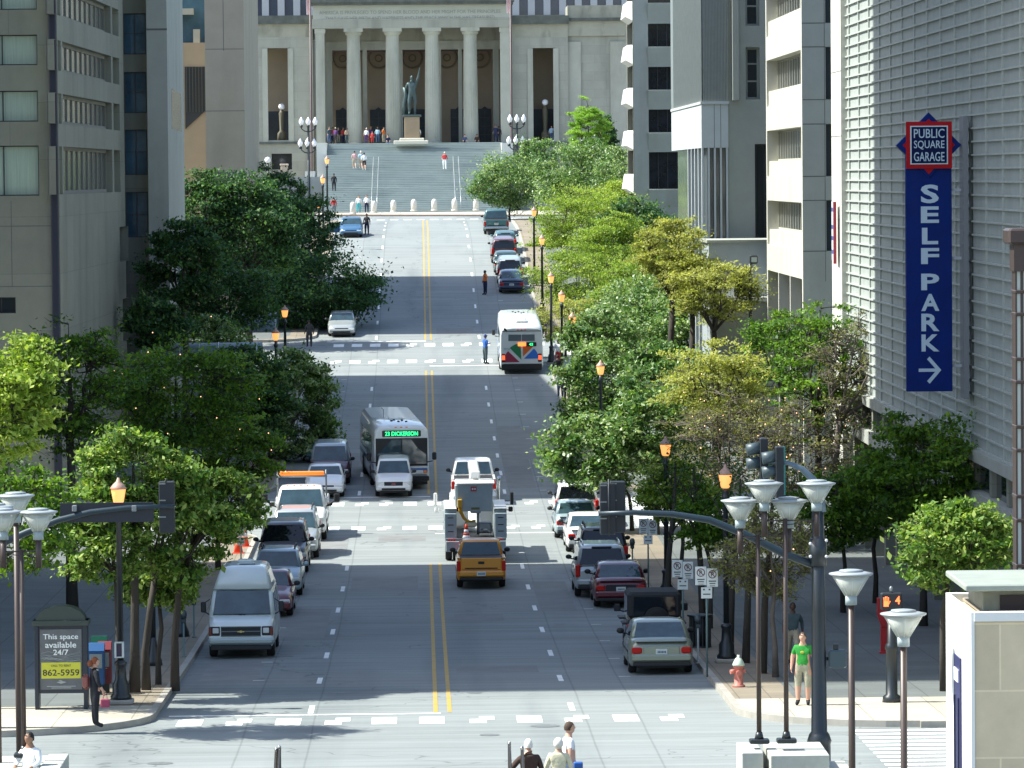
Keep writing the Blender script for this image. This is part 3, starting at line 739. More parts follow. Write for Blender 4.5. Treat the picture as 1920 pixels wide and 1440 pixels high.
# ---- memorial hall
WY=467.0
T11=thing('memorial_hall','columned stone memorial hall with carved inscription closing the end of the street','building',(1,WY,3.4))
def hall():
    W_=WT(T11)
    LS=stone('limestone',(.37,.37,.31),2.4,.9,stain=(.14,.14,.10))
    LS2=mat('limestone_plain',(.42,.42,.35),.8,var=.07,scale=.8,bump=.1,bscale=6,dirt=((.18,.18,.14),.5,.7,(1,1,.2)))
    FRZ=mat('limestone_frieze',(.36,.35,.28),.8,var=.1,scale=.8,bump=.5,bscale=3,dirt=((.13,.13,.1),.8,.9,(1,1,.35)))
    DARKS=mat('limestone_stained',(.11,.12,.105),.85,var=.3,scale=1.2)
    WALLB=mat('porch_wall_tan',(.33,.27,.20),.85,var=.08,scale=.5)
    X=lambda px,Y=WY: X_(px,Y); Z=lambda py,Y=WY,px=775: Z_(py,Y,px)
    zf=Z(268); zc=Z(52)
    # columns
    def column(px,r=.78):
        m=MB(); x=X(px); h=zc-zf; n=40
        prof=[(1.12*r,0),(1.12*r,.18),(1.0*r,.22)]+[(r*(1-.14*(t/6)**1.3),.25+(h-1.0)*t/6) for t in range(0,7)]+[(r*1.08,h-.6),(r*1.14,h-.35)]
        vs=[]; 
        for i,(rr,z) in enumerate(prof):
            for k in range(n):
                fl=1 if i<3 or i>9 else (1-.035*(k%2))
                t=2*math.pi*k/n; vs.append((x+rr*fl*math.cos(t),WY+1.0+rr*fl*math.sin(t),zf+z))
        m.add(vs,[(i*n+k,i*n+(k+1)%n,(i+1)*n+(k+1)%n,(i+1)*n+k) for i in range(len(prof)-1) for k in range(n)])
        m.box(x-1.25*r,x+1.25*r,WY+1-1.25*r,WY+1+1.25*r,zf+h-.36,zf+h)
        W_.part('column',m,LS2)
    for px in (665,738,812,884): column(px)
    for a,b in ((594,611),(940,958)):
        m=MB(); m.box(X(a),X(b),WY+.2,WY+1.8,zf,zc); m.box(X(a)-.08,X(b)+.08,WY+.12,WY+1.88,zc-.5,zc-.02); W_.part('pier',m,LS2)
    # entablature
    m=MB(); m.box(X(588),X(962),WY,WY+2.2,zc,zc+.95); W_.part('architrave',m,LS)
    m=MB(); m.box(X(590),X(960),WY+.05,WY+2.2,zc+.953,zc+2.35); W_.part('frieze',m,mat('frieze_stone',(.42,.43,.365),.8,var=.06,scale=.7))
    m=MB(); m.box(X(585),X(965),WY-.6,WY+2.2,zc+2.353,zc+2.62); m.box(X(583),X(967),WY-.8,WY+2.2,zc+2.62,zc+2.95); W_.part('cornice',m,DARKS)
    m=MB(); m.box(X(590),X(960),WY+.3,WY+14,zc+2.953,zc+4.6); W_.part('attic',m,LS)
    # inscription, carved letters
    for i,s in enumerate(('AMERICA IS PRIVILEGED TO SPEND HER BLOOD AND HER MIGHT FOR THE PRINCIPLES','THAT GAVE HER BIRTH AND HAPPINESS AND THE PEACE WHICH SHE HAS TREASURED')):
        o=text_part(s,mat('letter_shadow',(.25,.25,.21),.9),(18.6 if i==0 else 17.4),.36,.01,T11,'inscription')
        o.location=Vector(((X(603)+X(940))/2,WY+.04,zc+(1.62 if i==0 else 1.02)))-W_.off
    # second entablature and inner piers
    Y2=WY+5
    za,zb=Z(93,Y2),Z(55,Y2)
    m=MB(); m.box(X(594,Y2),X(958,Y2),Y2,Y2+1,za+.9,zb+1.2); W_.part('inner_frieze',m,FRZ)
    m=MB(); m.box(X(594,Y2),X(958,Y2),Y2-.1,Y2+1.1,za,za+.897); W_.part('inner_architrave',m,LS2)
    for a,b in ((609,625),(682,690),(748,757),(820,829),(861,868),(926,937)):
        m=MB(); m.box(X(a,Y2),X(b,Y2),Y2,Y2+1,zf,za); W_.part('inner_pier',m,LS2)
    # porch roof, floor and back wall with bronze doors
    Y3=WY+13
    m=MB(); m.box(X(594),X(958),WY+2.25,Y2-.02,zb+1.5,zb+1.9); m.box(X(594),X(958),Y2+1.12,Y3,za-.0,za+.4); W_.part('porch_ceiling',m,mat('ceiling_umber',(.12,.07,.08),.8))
    m=MB(); m.box(X(594),X(958),WY-.3,Y3+.4,zf-.6,zf-.002); W_.part('porch_floor',m,LS2)
    m=MB(); m.box(X(590),X(962),Y3,Y3+.5,zf,za+1); W_.part('back_wall',m,WALLB)
    for (a,b) in ((631,657),(695,727),(756,800),(846,877),(898,922)):
        m=MB(); A,B=X(a,Y3),X(b,Y3); t=Z(205,Y3); mid=(A+B)/2
        m.plate([(A,zf),(B,zf),(B,t),(mid+.35,t),(mid,t+.25),(mid-.35,t),(A,t)],Y3-.16,Y3-.004); d=W_.part('door',m,mat('bronze_door',(.022,.03,.04),.5,var=.3,scale=2))
        m=MB(); m.box(mid-.02,mid+.02,Y3-.2,Y3-.16,zf,t-.3)
        for q in range(1,4): m.box(A+.1,B-.1,Y3-.19,Y3-.16,zf+q*(t-zf)/4-.02,zf+q*(t-zf)/4+.02)
        W_.part('door_panel',m,mat('bronze_edge',(.06,.065,.06),.4))
    for px in (645,712,775,840,902):
        m=MB(); x=X(px,Y3); n=20; z0=Z(109,Y3)
        m.tube([(x+1.05*math.cos(2*math.pi*k/n),Y3-.1,z0+1.05*math.sin(2*math.pi*k/n)) for k in range(n+1)],.11,6,0)
        m.tube([(x+.35*math.cos(2*math.pi*k/n),Y3-.1,z0+.35*math.sin(2*math.pi*k/n)) for k in range(n+1)],.07,6,0)
        W_.part('wreath',m,mat('wreath_stone',(.2,.165,.12),.85))
    # wings
    Yw=WY+1.5
    def wing(a,b,oa,ob,name,px0):
        A,B=X(a,Yw),X(b,Yw); ops=[(X(oa,Yw)-A,X(ob,Yw)-A,Z(263,Yw,px0),Z(90,Yw,px0))]
        zl=Z(276,Yw,px0); zr=Z(45,Yw,px0)
        ops2=ops+[(X(oa,Yw)-A+.3,X(ob,Yw)-A+.1,Z(318,Yw,px0),Z(288,Yw,px0))]
        mb,pt=facade((A,Yw),0,B-A,-4,Z(70,Yw,px0),ops2,.8); W_.part('wing_wall',mb,LS)
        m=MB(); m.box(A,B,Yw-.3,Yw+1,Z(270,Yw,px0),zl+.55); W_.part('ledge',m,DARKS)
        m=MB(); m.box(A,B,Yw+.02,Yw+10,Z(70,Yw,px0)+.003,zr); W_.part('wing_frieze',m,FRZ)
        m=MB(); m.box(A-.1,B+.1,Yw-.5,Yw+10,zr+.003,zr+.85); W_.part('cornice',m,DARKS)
        for xx in (oa-4,ob+2):
            m=MB(); m.box(X(xx-6,Yw),X(xx+4,Yw),Yw-.12,Yw-.003,zl+.56,Z(91,Yw,px0)); W_.part('pilaster',m,LS2)
        m=MB(); m.box(A+.1,B-.1,Yw+7,Yw+7.5,-4,zr-.1); W_.part('back_wall',m,WALLB)
        m=MB(); m.box(X(oa,Yw)-.5,X(ob,Yw)+.5,Yw+5.4,Yw+5.6,zl+.3,Z(205,Yw)); W_.part('door',m,MC['bronze_door'])
        m=MB(); m.box(A+.1,B-.1,Yw+.8,Yw+7,Z(88,Yw,px0),Z(84,Yw,px0)); m.box(A+.1,B-.1,Yw+.8,Yw+7,zl-.4,zl+.1); W_.part('slab',m,CONC)
        m=MB(); m.box(X(oa,Yw)-.2,X(ob,Yw)+.6,Yw+.85,Yw+1.0,-1,zl-.5); W_.part('window',m,GLASS)
    wing(440,589,504,546,'left',520); wing(959,1067,1001,1043,'right',1010)
    A,B=X(1067,Yw),X(1190,Yw)
    m=MB(); m.box(A,B,Yw+.5,Yw+8,-4,Z(70,Yw)); W_.part('wing_wall',m,LS)
    for (a,b) in ((1067,1091),(1146,1190)):
        m=MB(); m.box(X(a,Yw)+.005,X(b,Yw),Yw+.3,Yw+.497,-4,Z(78,Yw,1100)); W_.part('pilaster',m,LS2)
    m=MB(); m.box(A+.01,B,Yw+.2,Yw+8,Z(70,Yw)+.003,Z(42,Yw)); W_.part('wing_frieze',m,FRZ)
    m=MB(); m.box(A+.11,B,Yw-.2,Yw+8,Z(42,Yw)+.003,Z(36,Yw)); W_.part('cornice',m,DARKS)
    m=MB(); m.box(A+.01,B,Yw+1,Yw+8,Z(36,Yw)+.003,Z(12,Yw)); W_.part('parapet',m,FRZ)
def text_part(s,m,wid,hei,depth,parent,name,bold=0.0,label=None):
    cu=bpy.data.curves.new('txt','FONT'); cu.body=s; cu.align_x='CENTER'; cu.align_y='CENTER'; cu.size=1; cu.extrude=0.02; cu.offset=bold
    cu.resolution_u=3
    t=bpy.data.objects.new('txt',cu); COL.objects.link(t)
    dg=bpy.context.evaluated_depsgraph_get(); me=bpy.data.meshes.new_from_object(t.evaluated_get(dg))
    bpy.data.objects.remove(t); bpy.data.curves.remove(cu)
    n=len(me.vertices); co=np.empty(n*3,'f'); me.vertices.foreach_get('co',co); co=co.reshape(-1,3)
    mn,mx=co.min(0),co.max(0); c=(mn+mx)/2; co=(co-c)
    co[:,0]*=wid/(mx[0]-mn[0]); co[:,1]*=hei/(mx[1]-mn[1]); co[:,2]*=depth/max(1e-6,(mx[2]-mn[2]))
    out=np.stack([co[:,0],-co[:,2],co[:,1]],1)
    me.vertices.foreach_set('co',out.astype('f').ravel()); me.materials.clear(); me.materials.append(m); me.update(); me.name=name
    return link(name,me,parent,label)
hall()
# office building rising behind the hall
T12=thing('state_office_building','white pilastered office building showing above the hall wings','building',(0,500,-3))
def behind():
    W_=WT(T12); Y=500.0
    m=MB(); m.box(-24,26,Y+.6,Y+12,-3,22); W_.part('wall',m,mat('office_window_blue',(.05,.075,.13),.15,var=.3,scale=.4,spec=.8))
    x=-24
    while x<26: p=MB(); p.box(x,x+.75,Y,Y+.6,-3,22); W_.part('pilaster',p,mat('white_marble',(.5,.51,.52),.6)); x+=1.72
    m=MB(); m.box(-24.3,26.3,Y-.4,Y+12.2,22,23.4); W_.part('cornice',m,MC['white_marble'])
    p=MB(); p.box(-24,26,Y-1.5,Y-.02,-3,Z_(33,Y,520)); W_.part('base_wall',p,CONC)
behind()
# steps
ST=thing('stone_steps','broad grey stone steps climbing to the memorial hall porch','steps',(0,429,gz(429)))
def steps():
    W_=WT(ST); n=40; y0,y1=428.5,WY-.4; z0=gz(428)+.02; z1=Z_(268,WY)-.01
    a,b=-9.35,8.55; m=MB()
    SM=mat('step_stone',(.32,.36,.345),.75,var=.12,scale=.5,dirt=((.20,.24,.235),.6,.25,(1,1.5,1)))
    # three flights with landings
    y=y0; z=z0; run=(y1-y0-6)/n; rise=(z1-z0)/n
    pts=[]
    for i in range(n):
        pts.append((y,z,z+rise)); z+=rise; d=run+(2.8 if i in (13,26) else 0); m.box(a,b,y,WY-.3,z-rise,z-.0,0) if False else None
        m.quad((a,y,z-rise),(b,y,z-rise),(b,y,z),(a,y,z)); m.quad((a,y,z),(b,y,z),(b,y+d,z),(a,y+d,z))
        m.box(a,b,y-.03,y+.0,z-.045,z-.004,1)
        y+=d
    W_.part('flight',m,[SM,mat('step_nosing',(.46,.51,.48),.7)])
    for (px0,px1,Ya,Yb,py0,py1) in ((594,613,460,466.6,320,268),(572,590,447,458,365,321),(941,962,460,466.6,330,268),(962,985,447,458,370,328)):
        m=MB(); m.box(X_(px0,Ya),X_(px1,Ya),Ya,Yb,-4,Z_(py1,Ya,px0)); W_.part('cheek_wall',m,mat('cheek_stone',(.62,.62,.57),.7,var=.06,scale=1))
    for (q0,q1,pq) in ((-26,-9.4,540),(8.6,26,1000)):
        m=MB(); m.box(q0,q1,446,460,-4,Z_(332,446,pq)); W_.part('terrace_wall',m,mat('terrace_stone',(.33,.36,.35),.75,var=.1,scale=.8))
    # kerb wall at foot with rail line
    for (px0,px1) in ((699,709),(851,861)):
        m=MB()
        for px in (px0,px1):
            x=X_(px,445); P=[]
            for q in range(9):
                yy=430+q*2.9; zz=z0+(z1-z0)*min(1,max(0,(yy-y0)/(y1-y0)))+.95; P.append((x,yy,zz))
            m.tube(P,.028,5)
            for q in (0,2,4,6,8): m.tube([(x,P[q][1],P[q][2]-1.05),P[q]],.024,5)
        W_.part('handrail',m,mat('rail_steel',(.5,.52,.5),.4,metal=.5))
steps()
# ------------------------------------------------------------------ trees
def leafmat(name,cols,trans=.35,rough=.55):
    m=bpy.data.materials.new(name); m.use_nodes=True; t=m.node_tree; p=_prin(m)
    at=t.nodes.new('ShaderNodeAttribute'); at.attribute_name='tone'
    cr=t.nodes.new('ShaderNodeValToRGB'); cr.color_ramp.interpolation='LINEAR'
    e=cr.color_ramp.elements; e[0].position=0; e[0].color=(*cols[0],1); e[1].position=1; e[1].color=(*cols[-1],1)
    for i,c in enumerate(cols[1:-1]): x=e.new((i+1)/(len(cols)-1)); x.color=(*c,1)
    t.links.new(at.outputs['Fac'],cr.inputs[0]); t.links.new(cr.outputs[0],p.inputs['Base Color'])
    p.inputs['Roughness'].default_value=rough; p.inputs['Specular IOR Level'].default_value=.35
    tr=t.nodes.new('ShaderNodeBsdfTranslucent'); mu=t.nodes.new('ShaderNodeMix'); mu.data_type='RGBA'; mu.blend_type='MULTIPLY'; mu.inputs[0].default_value=1
    t.links.new(cr.outputs[0],mu.inputs[6]); mu.inputs[7].default_value=(1.2,1.25,.5,1); t.links.new(mu.outputs[2],tr.inputs[0])
    mx=t.nodes.new('ShaderNodeMixShader'); mx.inputs[0].default_value=trans
    t.links.new(p.outputs[0],mx.inputs[1]); t.links.new(tr.outputs[0],mx.inputs[2])
    t.links.new(mx.outputs[0],t.nodes['Material Output'].inputs[0]); return m
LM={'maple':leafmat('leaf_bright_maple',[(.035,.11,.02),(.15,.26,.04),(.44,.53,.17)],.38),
    'plane':leafmat('leaf_plane',[(.035,.10,.03),(.10,.20,.05),(.24,.36,.13),(.55,.62,.42)],.34,.38),  # palest step paints in glossy glints and pale leaf backs
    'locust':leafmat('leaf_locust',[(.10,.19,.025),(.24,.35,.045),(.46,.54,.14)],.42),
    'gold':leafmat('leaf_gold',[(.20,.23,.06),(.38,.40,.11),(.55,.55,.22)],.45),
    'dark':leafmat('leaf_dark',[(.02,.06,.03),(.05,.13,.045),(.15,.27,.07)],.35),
    'dim':leafmat('leaf_shaded_locust',[(.035,.10,.015),(.10,.21,.02),(.24,.38,.04)],.4),  # locust greens darkened in the colour for trees in shade
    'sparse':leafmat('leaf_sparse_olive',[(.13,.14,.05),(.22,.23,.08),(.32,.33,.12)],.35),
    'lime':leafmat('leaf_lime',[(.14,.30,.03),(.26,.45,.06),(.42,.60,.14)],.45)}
BARK=mat('bark',(.05,.042,.034),.9,var=.3,scale=3,bump=.6,bscale=20,stretch=(1,1,.25))
FAIRY=mat('fairy_bulb',(.9,.5,.3),.5,emit=(1.0,.55,.3),es=1.3)
TREES=[]
# kind: leaf size, count factor, clump flatness, clump radius
TK={'maple':(.14,1.15,.6,.30),'plane':(.18,1.1,.85,.30),'locust':(.13,1.6,.42,.32),'gold':(.12,1.3,.5,.30),'dark':(.2,1.7,.55,.34),'dim':(.14,1.5,.45,.32),'sparse':(.09,.7,.6,.26),'lime':(.09,2.6,.5,.20)}
def tree(kind,cx,cy,rx,ry,Y,label,seed,dens=1.0,lights=0,trunk=None,cone=False,size=None,group='street trees',name='street_tree'):
    rs=np.random.RandomState(seed); r=random.Random(seed)
    s=sc(Y); X,Zc=atY(cx,cy,Y); a=rx/s; c=ry/s; b=max(a*.9,c*.75)
    b=min(b,3.6)
    zg=gz(Y)+.16 if Y<400 else gz(Y)
    tx=X if trunk is None else X_(trunk,Y)
    H=Zc-zg
    T=thing(name,label,'tree',(tx,Y,zg),group=group)
    lsz,cf,flat,cr=TK[kind]; 
    if size: lsz=size
    lsz=max(lsz, 1.7/s*1.0)
    dx=X-tx
    # clumps
    ncl=int(75+30*min(3,(a*c)/6))
    C=[]
    while len(C)<ncl:
        q=rs.uniform(-1,1,3); d=np.linalg.norm(q)
        if d>1 or d<.25: continue
        if cone:
            k=(q[2]+1)/2; q[0]*=(1.15-k)**.7; q[1]*=(1.15-k)**.7
        else:
            if q[2]<-.92: continue
            q=q/d*(d**.55)*(.70+.36*rs.rand())
        C.append((q[0]*a+dx,q[1]*b,q[2]*c+H))
    C=np.array(C)
    # wood
    m=MB(); tr_=max(.07,.0165*(H+c))
    fork=max(.9,min(H-c*.75,H*.75)); 
    wob=[(r.uniform(-.1,.1),r.uniform(-.1,.1)) for _ in range(4)]
    m.tube([(0,0,-.1),(wob[0][0]*.3,0,fork*.35),(wob[1][0]+dx*.15,wob[1][1],fork*.7),(dx*.3+wob[2][0],wob[2][1],fork)],[tr_*1.35,tr_,tr_*.85,tr_*.75],9)
    base=np.array([dx*.3+wob[2][0],wob[2][1],fork])
    nl=r.randint(5,7); limbs=[]
    for k in range(nl):
        t=2*math.pi*k/nl+r.uniform(-.4,.4); rr=r.uniform(.35,.7); e=np.array([dx+a*rr*math.cos(t),b*rr*math.sin(t),H+c*r.uniform(-.1,.55)])
        mid=base+(e-base)*.5+np.array([a*.12*math.cos(t),b*.12*math.sin(t),-c*.02])
        P=[base,base+(mid-base)*.5+np.array([0,0,.05]),mid,mid+(e-mid)*.55+np.array([r.uniform(-.1,.1)*a,0,.04*c]),e]
        m.tube(P,[tr_*.55,tr_*.42,tr_*.3,tr_*.2,tr_*.08],6); limbs.append(P)
    e=np.array([dx,0,H+c*.8]); P=[base,base+(e-base)*.35,base+(e-base)*.7,e]; m.tube(P,[tr_*.65,tr_*.4,tr_*.22,tr_*.06],6); limbs.append(P)
    nodes=np.array([q for L in limbs for q in L[1:]])
    for q in C:
        k=np.argmin(((nodes-q)**2).sum(1)+ (nodes[:,2]>q[2])*.4); n0=nodes[k]
        md=(n0+q)/2+rs.uniform(-.08,.08,3)*a
        m.tube([n0,md,q],[tr_*.17,tr_*.10,tr_*.03],4,cap=False)
        if True:
            for _ in range(9 if kind=='sparse' else 3):
                dd=rs.normal(0,1,3); dd/=np.linalg.norm(dd); dd[2]=dd[2]*.5-.1; e=q+dd*a*(.34 if kind=='sparse' else .27)
                m.tube([q if _%2 else md,(q+e)/2+rs.uniform(-.05,.05,3),e],[.018,.013,.006] if s<60 else [.012,.008,.004],3,cap=False)
    m.build('trunk',BARK if kind!='sparse' else mat('bark_pale',(.12,.10,.085),.9,var=.3,scale=3),T)
    # leaves
    vol=a*c*b
    N=int(dens*(.52 if kind in('dark','dim') else .8)*cf*(6500+5200*min(4,a*c/3)))
    per=N//ncl
    w_=rs.uniform(.5,1.5,ncl); tone_c=rs.uniform(0,1,ncl)
    pos=[];tone=[]
    for k in range(ncl):
        n=int(per*w_[k]); R=cr*a*(.45+.55*rs.rand()); g=rs.normal(0,1,(n,3)); g/=np.linalg.norm(g,axis=1)[:,None]; g*=(rs.rand(n)**.6*np.where(rs.rand(n)<.2,1.6,1.0))[:,None]
        g*=np.array([R*1.3,R*1.1,max(R*flat*(.5+.7*rs.rand()),.16)]); g[:,2]+=g[:,0]*rs.uniform(-.3,.3)
        pos.append(C[k]+g); tone.append(np.clip(tone_c[k]*.45+rs.normal(.2,.22,n)+.45*(rs.rand(n)<.1),0,1))
    pos=np.concatenate(pos); tone=np.concatenate(tone); n=len(pos)
    th=rs.uniform(0,2*np.pi,n); tilt=rs.normal(0,.75,n); ph=rs.uniform(0,2*np.pi,n)
    u=np.stack([np.cos(th)*np.cos(tilt),np.sin(th)*np.cos(tilt),np.sin(tilt)],1)
    v=np.cross(u,np.stack([np.cos(ph)*.6,np.sin(ph)*.6,np.ones(n)],1)); v/=np.linalg.norm(v,axis=1)[:,None]
    sz=lsz*np.clip(np.exp(rs.normal(-.12,.35,n)),.4,1.7)[:,None]
    vs=np.stack([pos-u*sz*.5,pos+v*sz*.32,pos+u*sz*.55,pos-v*sz*.32],1).reshape(-1,3)
    me=bpy.data.meshes.new('crown'); me.vertices.add(4*n); me.loops.add(4*n); me.polygons.add(n)
    me.vertices.foreach_set('co',vs.astype('f').ravel()); me.loops.foreach_set('vertex_index',np.arange(4*n,dtype='i'))
    me.polygons.foreach_set('loop_start',np.arange(0,4*n,4,dtype='i'))
    me.update(calc_edges=True)
    at=me.attributes.new('tone','FLOAT','POINT'); at.data.foreach_set('value',np.repeat(tone,4).astype('f'))
    me.materials.append(LM[kind]); link('crown',me,T)
    if lights:
        f=MB()
        for k in range(lights):
            q=C[rs.randint(ncl)]+rs.normal(0,.35,3)*a*.5; q[1]-=b*.35
            f.ball(q,.022+.0*s,0,5,4)
        f.build('string_lights',FAIRY,T)
    return T
TL=[ # kind,cx,cy,rx,ry,Y,label,dens,lights,trunk,extra
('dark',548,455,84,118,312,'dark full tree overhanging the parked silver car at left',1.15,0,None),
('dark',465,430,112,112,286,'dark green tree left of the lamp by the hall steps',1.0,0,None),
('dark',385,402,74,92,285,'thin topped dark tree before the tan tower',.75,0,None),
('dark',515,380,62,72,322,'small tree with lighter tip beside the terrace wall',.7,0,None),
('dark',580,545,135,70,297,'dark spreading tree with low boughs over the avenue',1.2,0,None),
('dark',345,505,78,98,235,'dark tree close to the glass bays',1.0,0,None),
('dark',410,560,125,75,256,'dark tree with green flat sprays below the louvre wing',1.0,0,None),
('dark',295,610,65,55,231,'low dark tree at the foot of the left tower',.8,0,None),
('plane',400,640,70,50,243,'small pale leaved tree before the curved bus canopy',.6,0,None),
('plane',555,760,82,115,222,'broad leaved tree leaning toward the oncoming bus',1.2,0,500),
('dark',460,740,90,110,216,'dark broad leaved tree behind the fairy lit tree',1.1,0,None),
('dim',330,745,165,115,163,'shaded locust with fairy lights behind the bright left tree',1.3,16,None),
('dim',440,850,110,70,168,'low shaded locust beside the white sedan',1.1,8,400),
('dim',130,720,120,140,150,'dim feathery tree in front of the left tower corner reveal',.75,0,None),
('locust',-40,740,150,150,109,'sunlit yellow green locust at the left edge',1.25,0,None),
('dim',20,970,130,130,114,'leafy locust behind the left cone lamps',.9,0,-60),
('maple',250,900,110,120,118.4,'bright green maple behind the left signal arm',1.0,0,240),
('maple',335,985,110,135,119.2,'bright green maple beside the white high top van',1.25,0,262),
('maple',425,945,75,80,120.0,'small sunlit maple leaning over the parked cars',.8,0,316),
('maple',190,1010,85,100,117.4,'lower maple tree between the kiosk and the corner lantern',.8,0,210),
('maple',300,1085,80,60,121,'drooping low maple boughs above the dark lamp base post',.8,0,285),
('lime',1103,250,44,64,442,'bright lime conical tree in front of the hall wing',2.2,0,None),
('dark',1140,262,22,50,446,'dark narrow conifer beside the lime conical tree',.8,0,None),
('plane',955,345,78,55,385,'pale green tree spreading over the red parked vehicle',1.0,0,None),
('plane',1005,300,45,48,398,'light leaved tree right of the triple lamps',.7,0,None),
('plane',1085,335,88,68,376,'full pale green tree below the lime cone',1.2,0,None),
('plane',1185,345,75,72,366,'light green tree in front of the banded tower',1.1,0,None),
('locust',1105,420,100,72,328,'yellow green locust with visible forked limbs',1.0,0,None),
('dark',1195,430,75,60,322,'deeper green tree between the locusts',.7,0,None),
('gold',1258,468,76,66,225,'golden budding tree round as a ball',1.1,0,None),
('locust',1085,520,100,62,303,'olive locust beside the row of parked cars',.75,0,None),
('locust',1205,530,85,58,297,'fresh green locust in the middle of the right row',1.0,0,None),
('gold',1340,545,95,58,222,'pale gold tree before the blue grey annex',1.0,0,None),
('gold',1060,600,75,48,278,'brownish thin tree behind the rear of the bus',.6,0,None),
('plane',1185,630,110,70,252,'sunlit silvery tree right of the rear view bus',1.25,0,None),
('plane',1310,630,95,75,249,'dark glossy tree in front of the colonnade',1.1,0,None),
('plane',1130,735,95,100,216,'big broad leaved tree above the bus stop crowd',1.4,0,None),
('plane',1120,850,105,72,184,'broad leaved tree reaching over the white SUV',1.3,0,1180),
('plane',1230,800,95,95,182,'dense broad leaved tree behind the lit lamp',1.2,0,None),
('gold',1345,720,110,90,179,'yellow flowering tree before the cream tower',.95,10,None),
('sparse',1370,830,120,110,176,'thin twiggy tree hung with fairy lights',1.0,30,None),
('sparse',1500,860,125,110,174.5,'grey leafless looking tree full of tiny lights behind the upper signal',.9,30,None),
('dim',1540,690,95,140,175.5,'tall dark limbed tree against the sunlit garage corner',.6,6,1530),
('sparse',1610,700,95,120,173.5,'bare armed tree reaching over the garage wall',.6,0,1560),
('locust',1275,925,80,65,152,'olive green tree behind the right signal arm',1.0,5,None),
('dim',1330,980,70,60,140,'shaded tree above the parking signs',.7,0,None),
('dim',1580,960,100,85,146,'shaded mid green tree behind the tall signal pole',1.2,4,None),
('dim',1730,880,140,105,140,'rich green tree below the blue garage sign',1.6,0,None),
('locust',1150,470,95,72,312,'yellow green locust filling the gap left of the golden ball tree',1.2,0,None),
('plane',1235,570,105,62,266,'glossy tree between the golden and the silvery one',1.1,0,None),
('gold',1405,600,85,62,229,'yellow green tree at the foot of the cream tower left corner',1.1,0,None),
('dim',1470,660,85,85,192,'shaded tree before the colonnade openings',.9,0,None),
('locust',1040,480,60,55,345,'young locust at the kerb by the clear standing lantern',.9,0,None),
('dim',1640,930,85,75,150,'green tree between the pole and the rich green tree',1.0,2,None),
('plane',1130,640,80,62,240,'silvery tree right behind the lit lantern by the bus',1.1,0,None),
('plane',1245,720,95,80,203.8,'leafy tree across the side street from the dense one',1.2,0,None),
('locust',1165,395,90,60,345,'yellow green tree just below the pale green ones',1.1,0,None),
('gold',1300,510,70,50,224,'second golden tree merging with the golden ball',.9,0,None),
('locust',1140,585,80,48,280,'olive green tree above the silvery one',1.0,0,None),
('sparse',1440,1040,105,95,121.2,'twiggy drooping tree on the thick bark trunk',1.3,3,1448),
('maple',1790,1020,125,88,116,'bright green maple above the pedestrian countdown signal',1.3,0,1765),
]
for i,(k,cx,cy,rx,ry,Y,lab,dn,li,tk) in enumerate(TL):
    tree(k,cx,cy,rx,ry,Y,lab,100+i,dn,li,tk,cone=(cx==1140),group=None)
# bare young trunks along the shaded right pavement
for i,(px,py,h,l) in enumerate(((1368,1222,5,'slim dark trunk behind the hydrant'),(1398,1245,5,'slim leaning trunk right of the hydrant'),(1318,1180,5,'slim trunk near the litter bin'),(1250,1165,5,'slim trunk beside the lit lamp post'),(1430,1265,5,'dark slender trunk left of the thick bark trunk'))):
    X,Y=atG(px,py,.16); t=thing('young_tree',l,'tree',(X,Y,gz(Y)+.16))
    m=MB(); ln=rnd.uniform(-.3,.3); m.tube([(0,0,-.1),(ln*.3,0,h*.4),(ln,0,h*.75),(ln*1.2,.1,h)],[.12,.09,.07,.03],8)
    for q in range(6):
        a=rnd.uniform(0,6.28); m.tube([(ln*.8,0,h*(.5+.07*q)),(ln+.5*math.cos(a),.5*math.sin(a),h*(.62+.07*q)),(ln+1.0*math.cos(a),1.0*math.sin(a),h*(.75+.07*q))],[.03,.02,.008],4)
    m.build('trunk',BARK,t)
    lv=MB()
    for q in range(420):
        a=rnd.uniform(0,6.28); rr=rnd.uniform(0,1.2); c=Vector((ln+rr*math.cos(a),rr*math.sin(a),h*rnd.uniform(.75,1.15)))
        u=Vector((rnd.uniform(-1,1),rnd.uniform(-1,1),rnd.uniform(-.6,.6))).normalized()*.07; v=u.cross(Vector((0,0.3,1))).normalized()*.04
        lv.add([c-u,c+v,c+u,c-v],[(0,1,2,3)])
    lv.build('crown',LM['dim'],t)
# ------------------------------------------------------------------ vehicles
def paint(name,col,rough=.32,metal=0.0): return mat('paint_'+name,col,rough,metal=metal,coat=.7,spec=.5)
TYRE=mat('tyre_rubber',(.012,.012,.013),.85)
RIM=mat('rim_alloy',(.4,.41,.42),.3,metal=.8)
CGL=mat('car_glass',(.03,.06,.075),.04,spec=.75,var=.4,scale=1.6)  # patchy base colour stands in for tree and sky reflections
CGD=mat('car_glass_tinted',(.008,.010,.014),.05,spec=.6)
TRIM=mat('black_trim',(.015,.016,.018),.6)
REDL=mat('tail_lamp_red',(.5,.01,.006),.3,spec=.25)
ORGL=mat('lamp_amber',(.8,.22,.03),.25)
HEAD=mat('head_lamp_glass',(.62,.64,.62),.1,spec=1.0)
CHR=mat('chrome',(.6,.62,.63),.15,metal=1.0)
PLATE=mat('license_plate_white',(.62,.66,.62),.5)
PTXT=mat('plate_ink',(.05,.1,.12),.6)
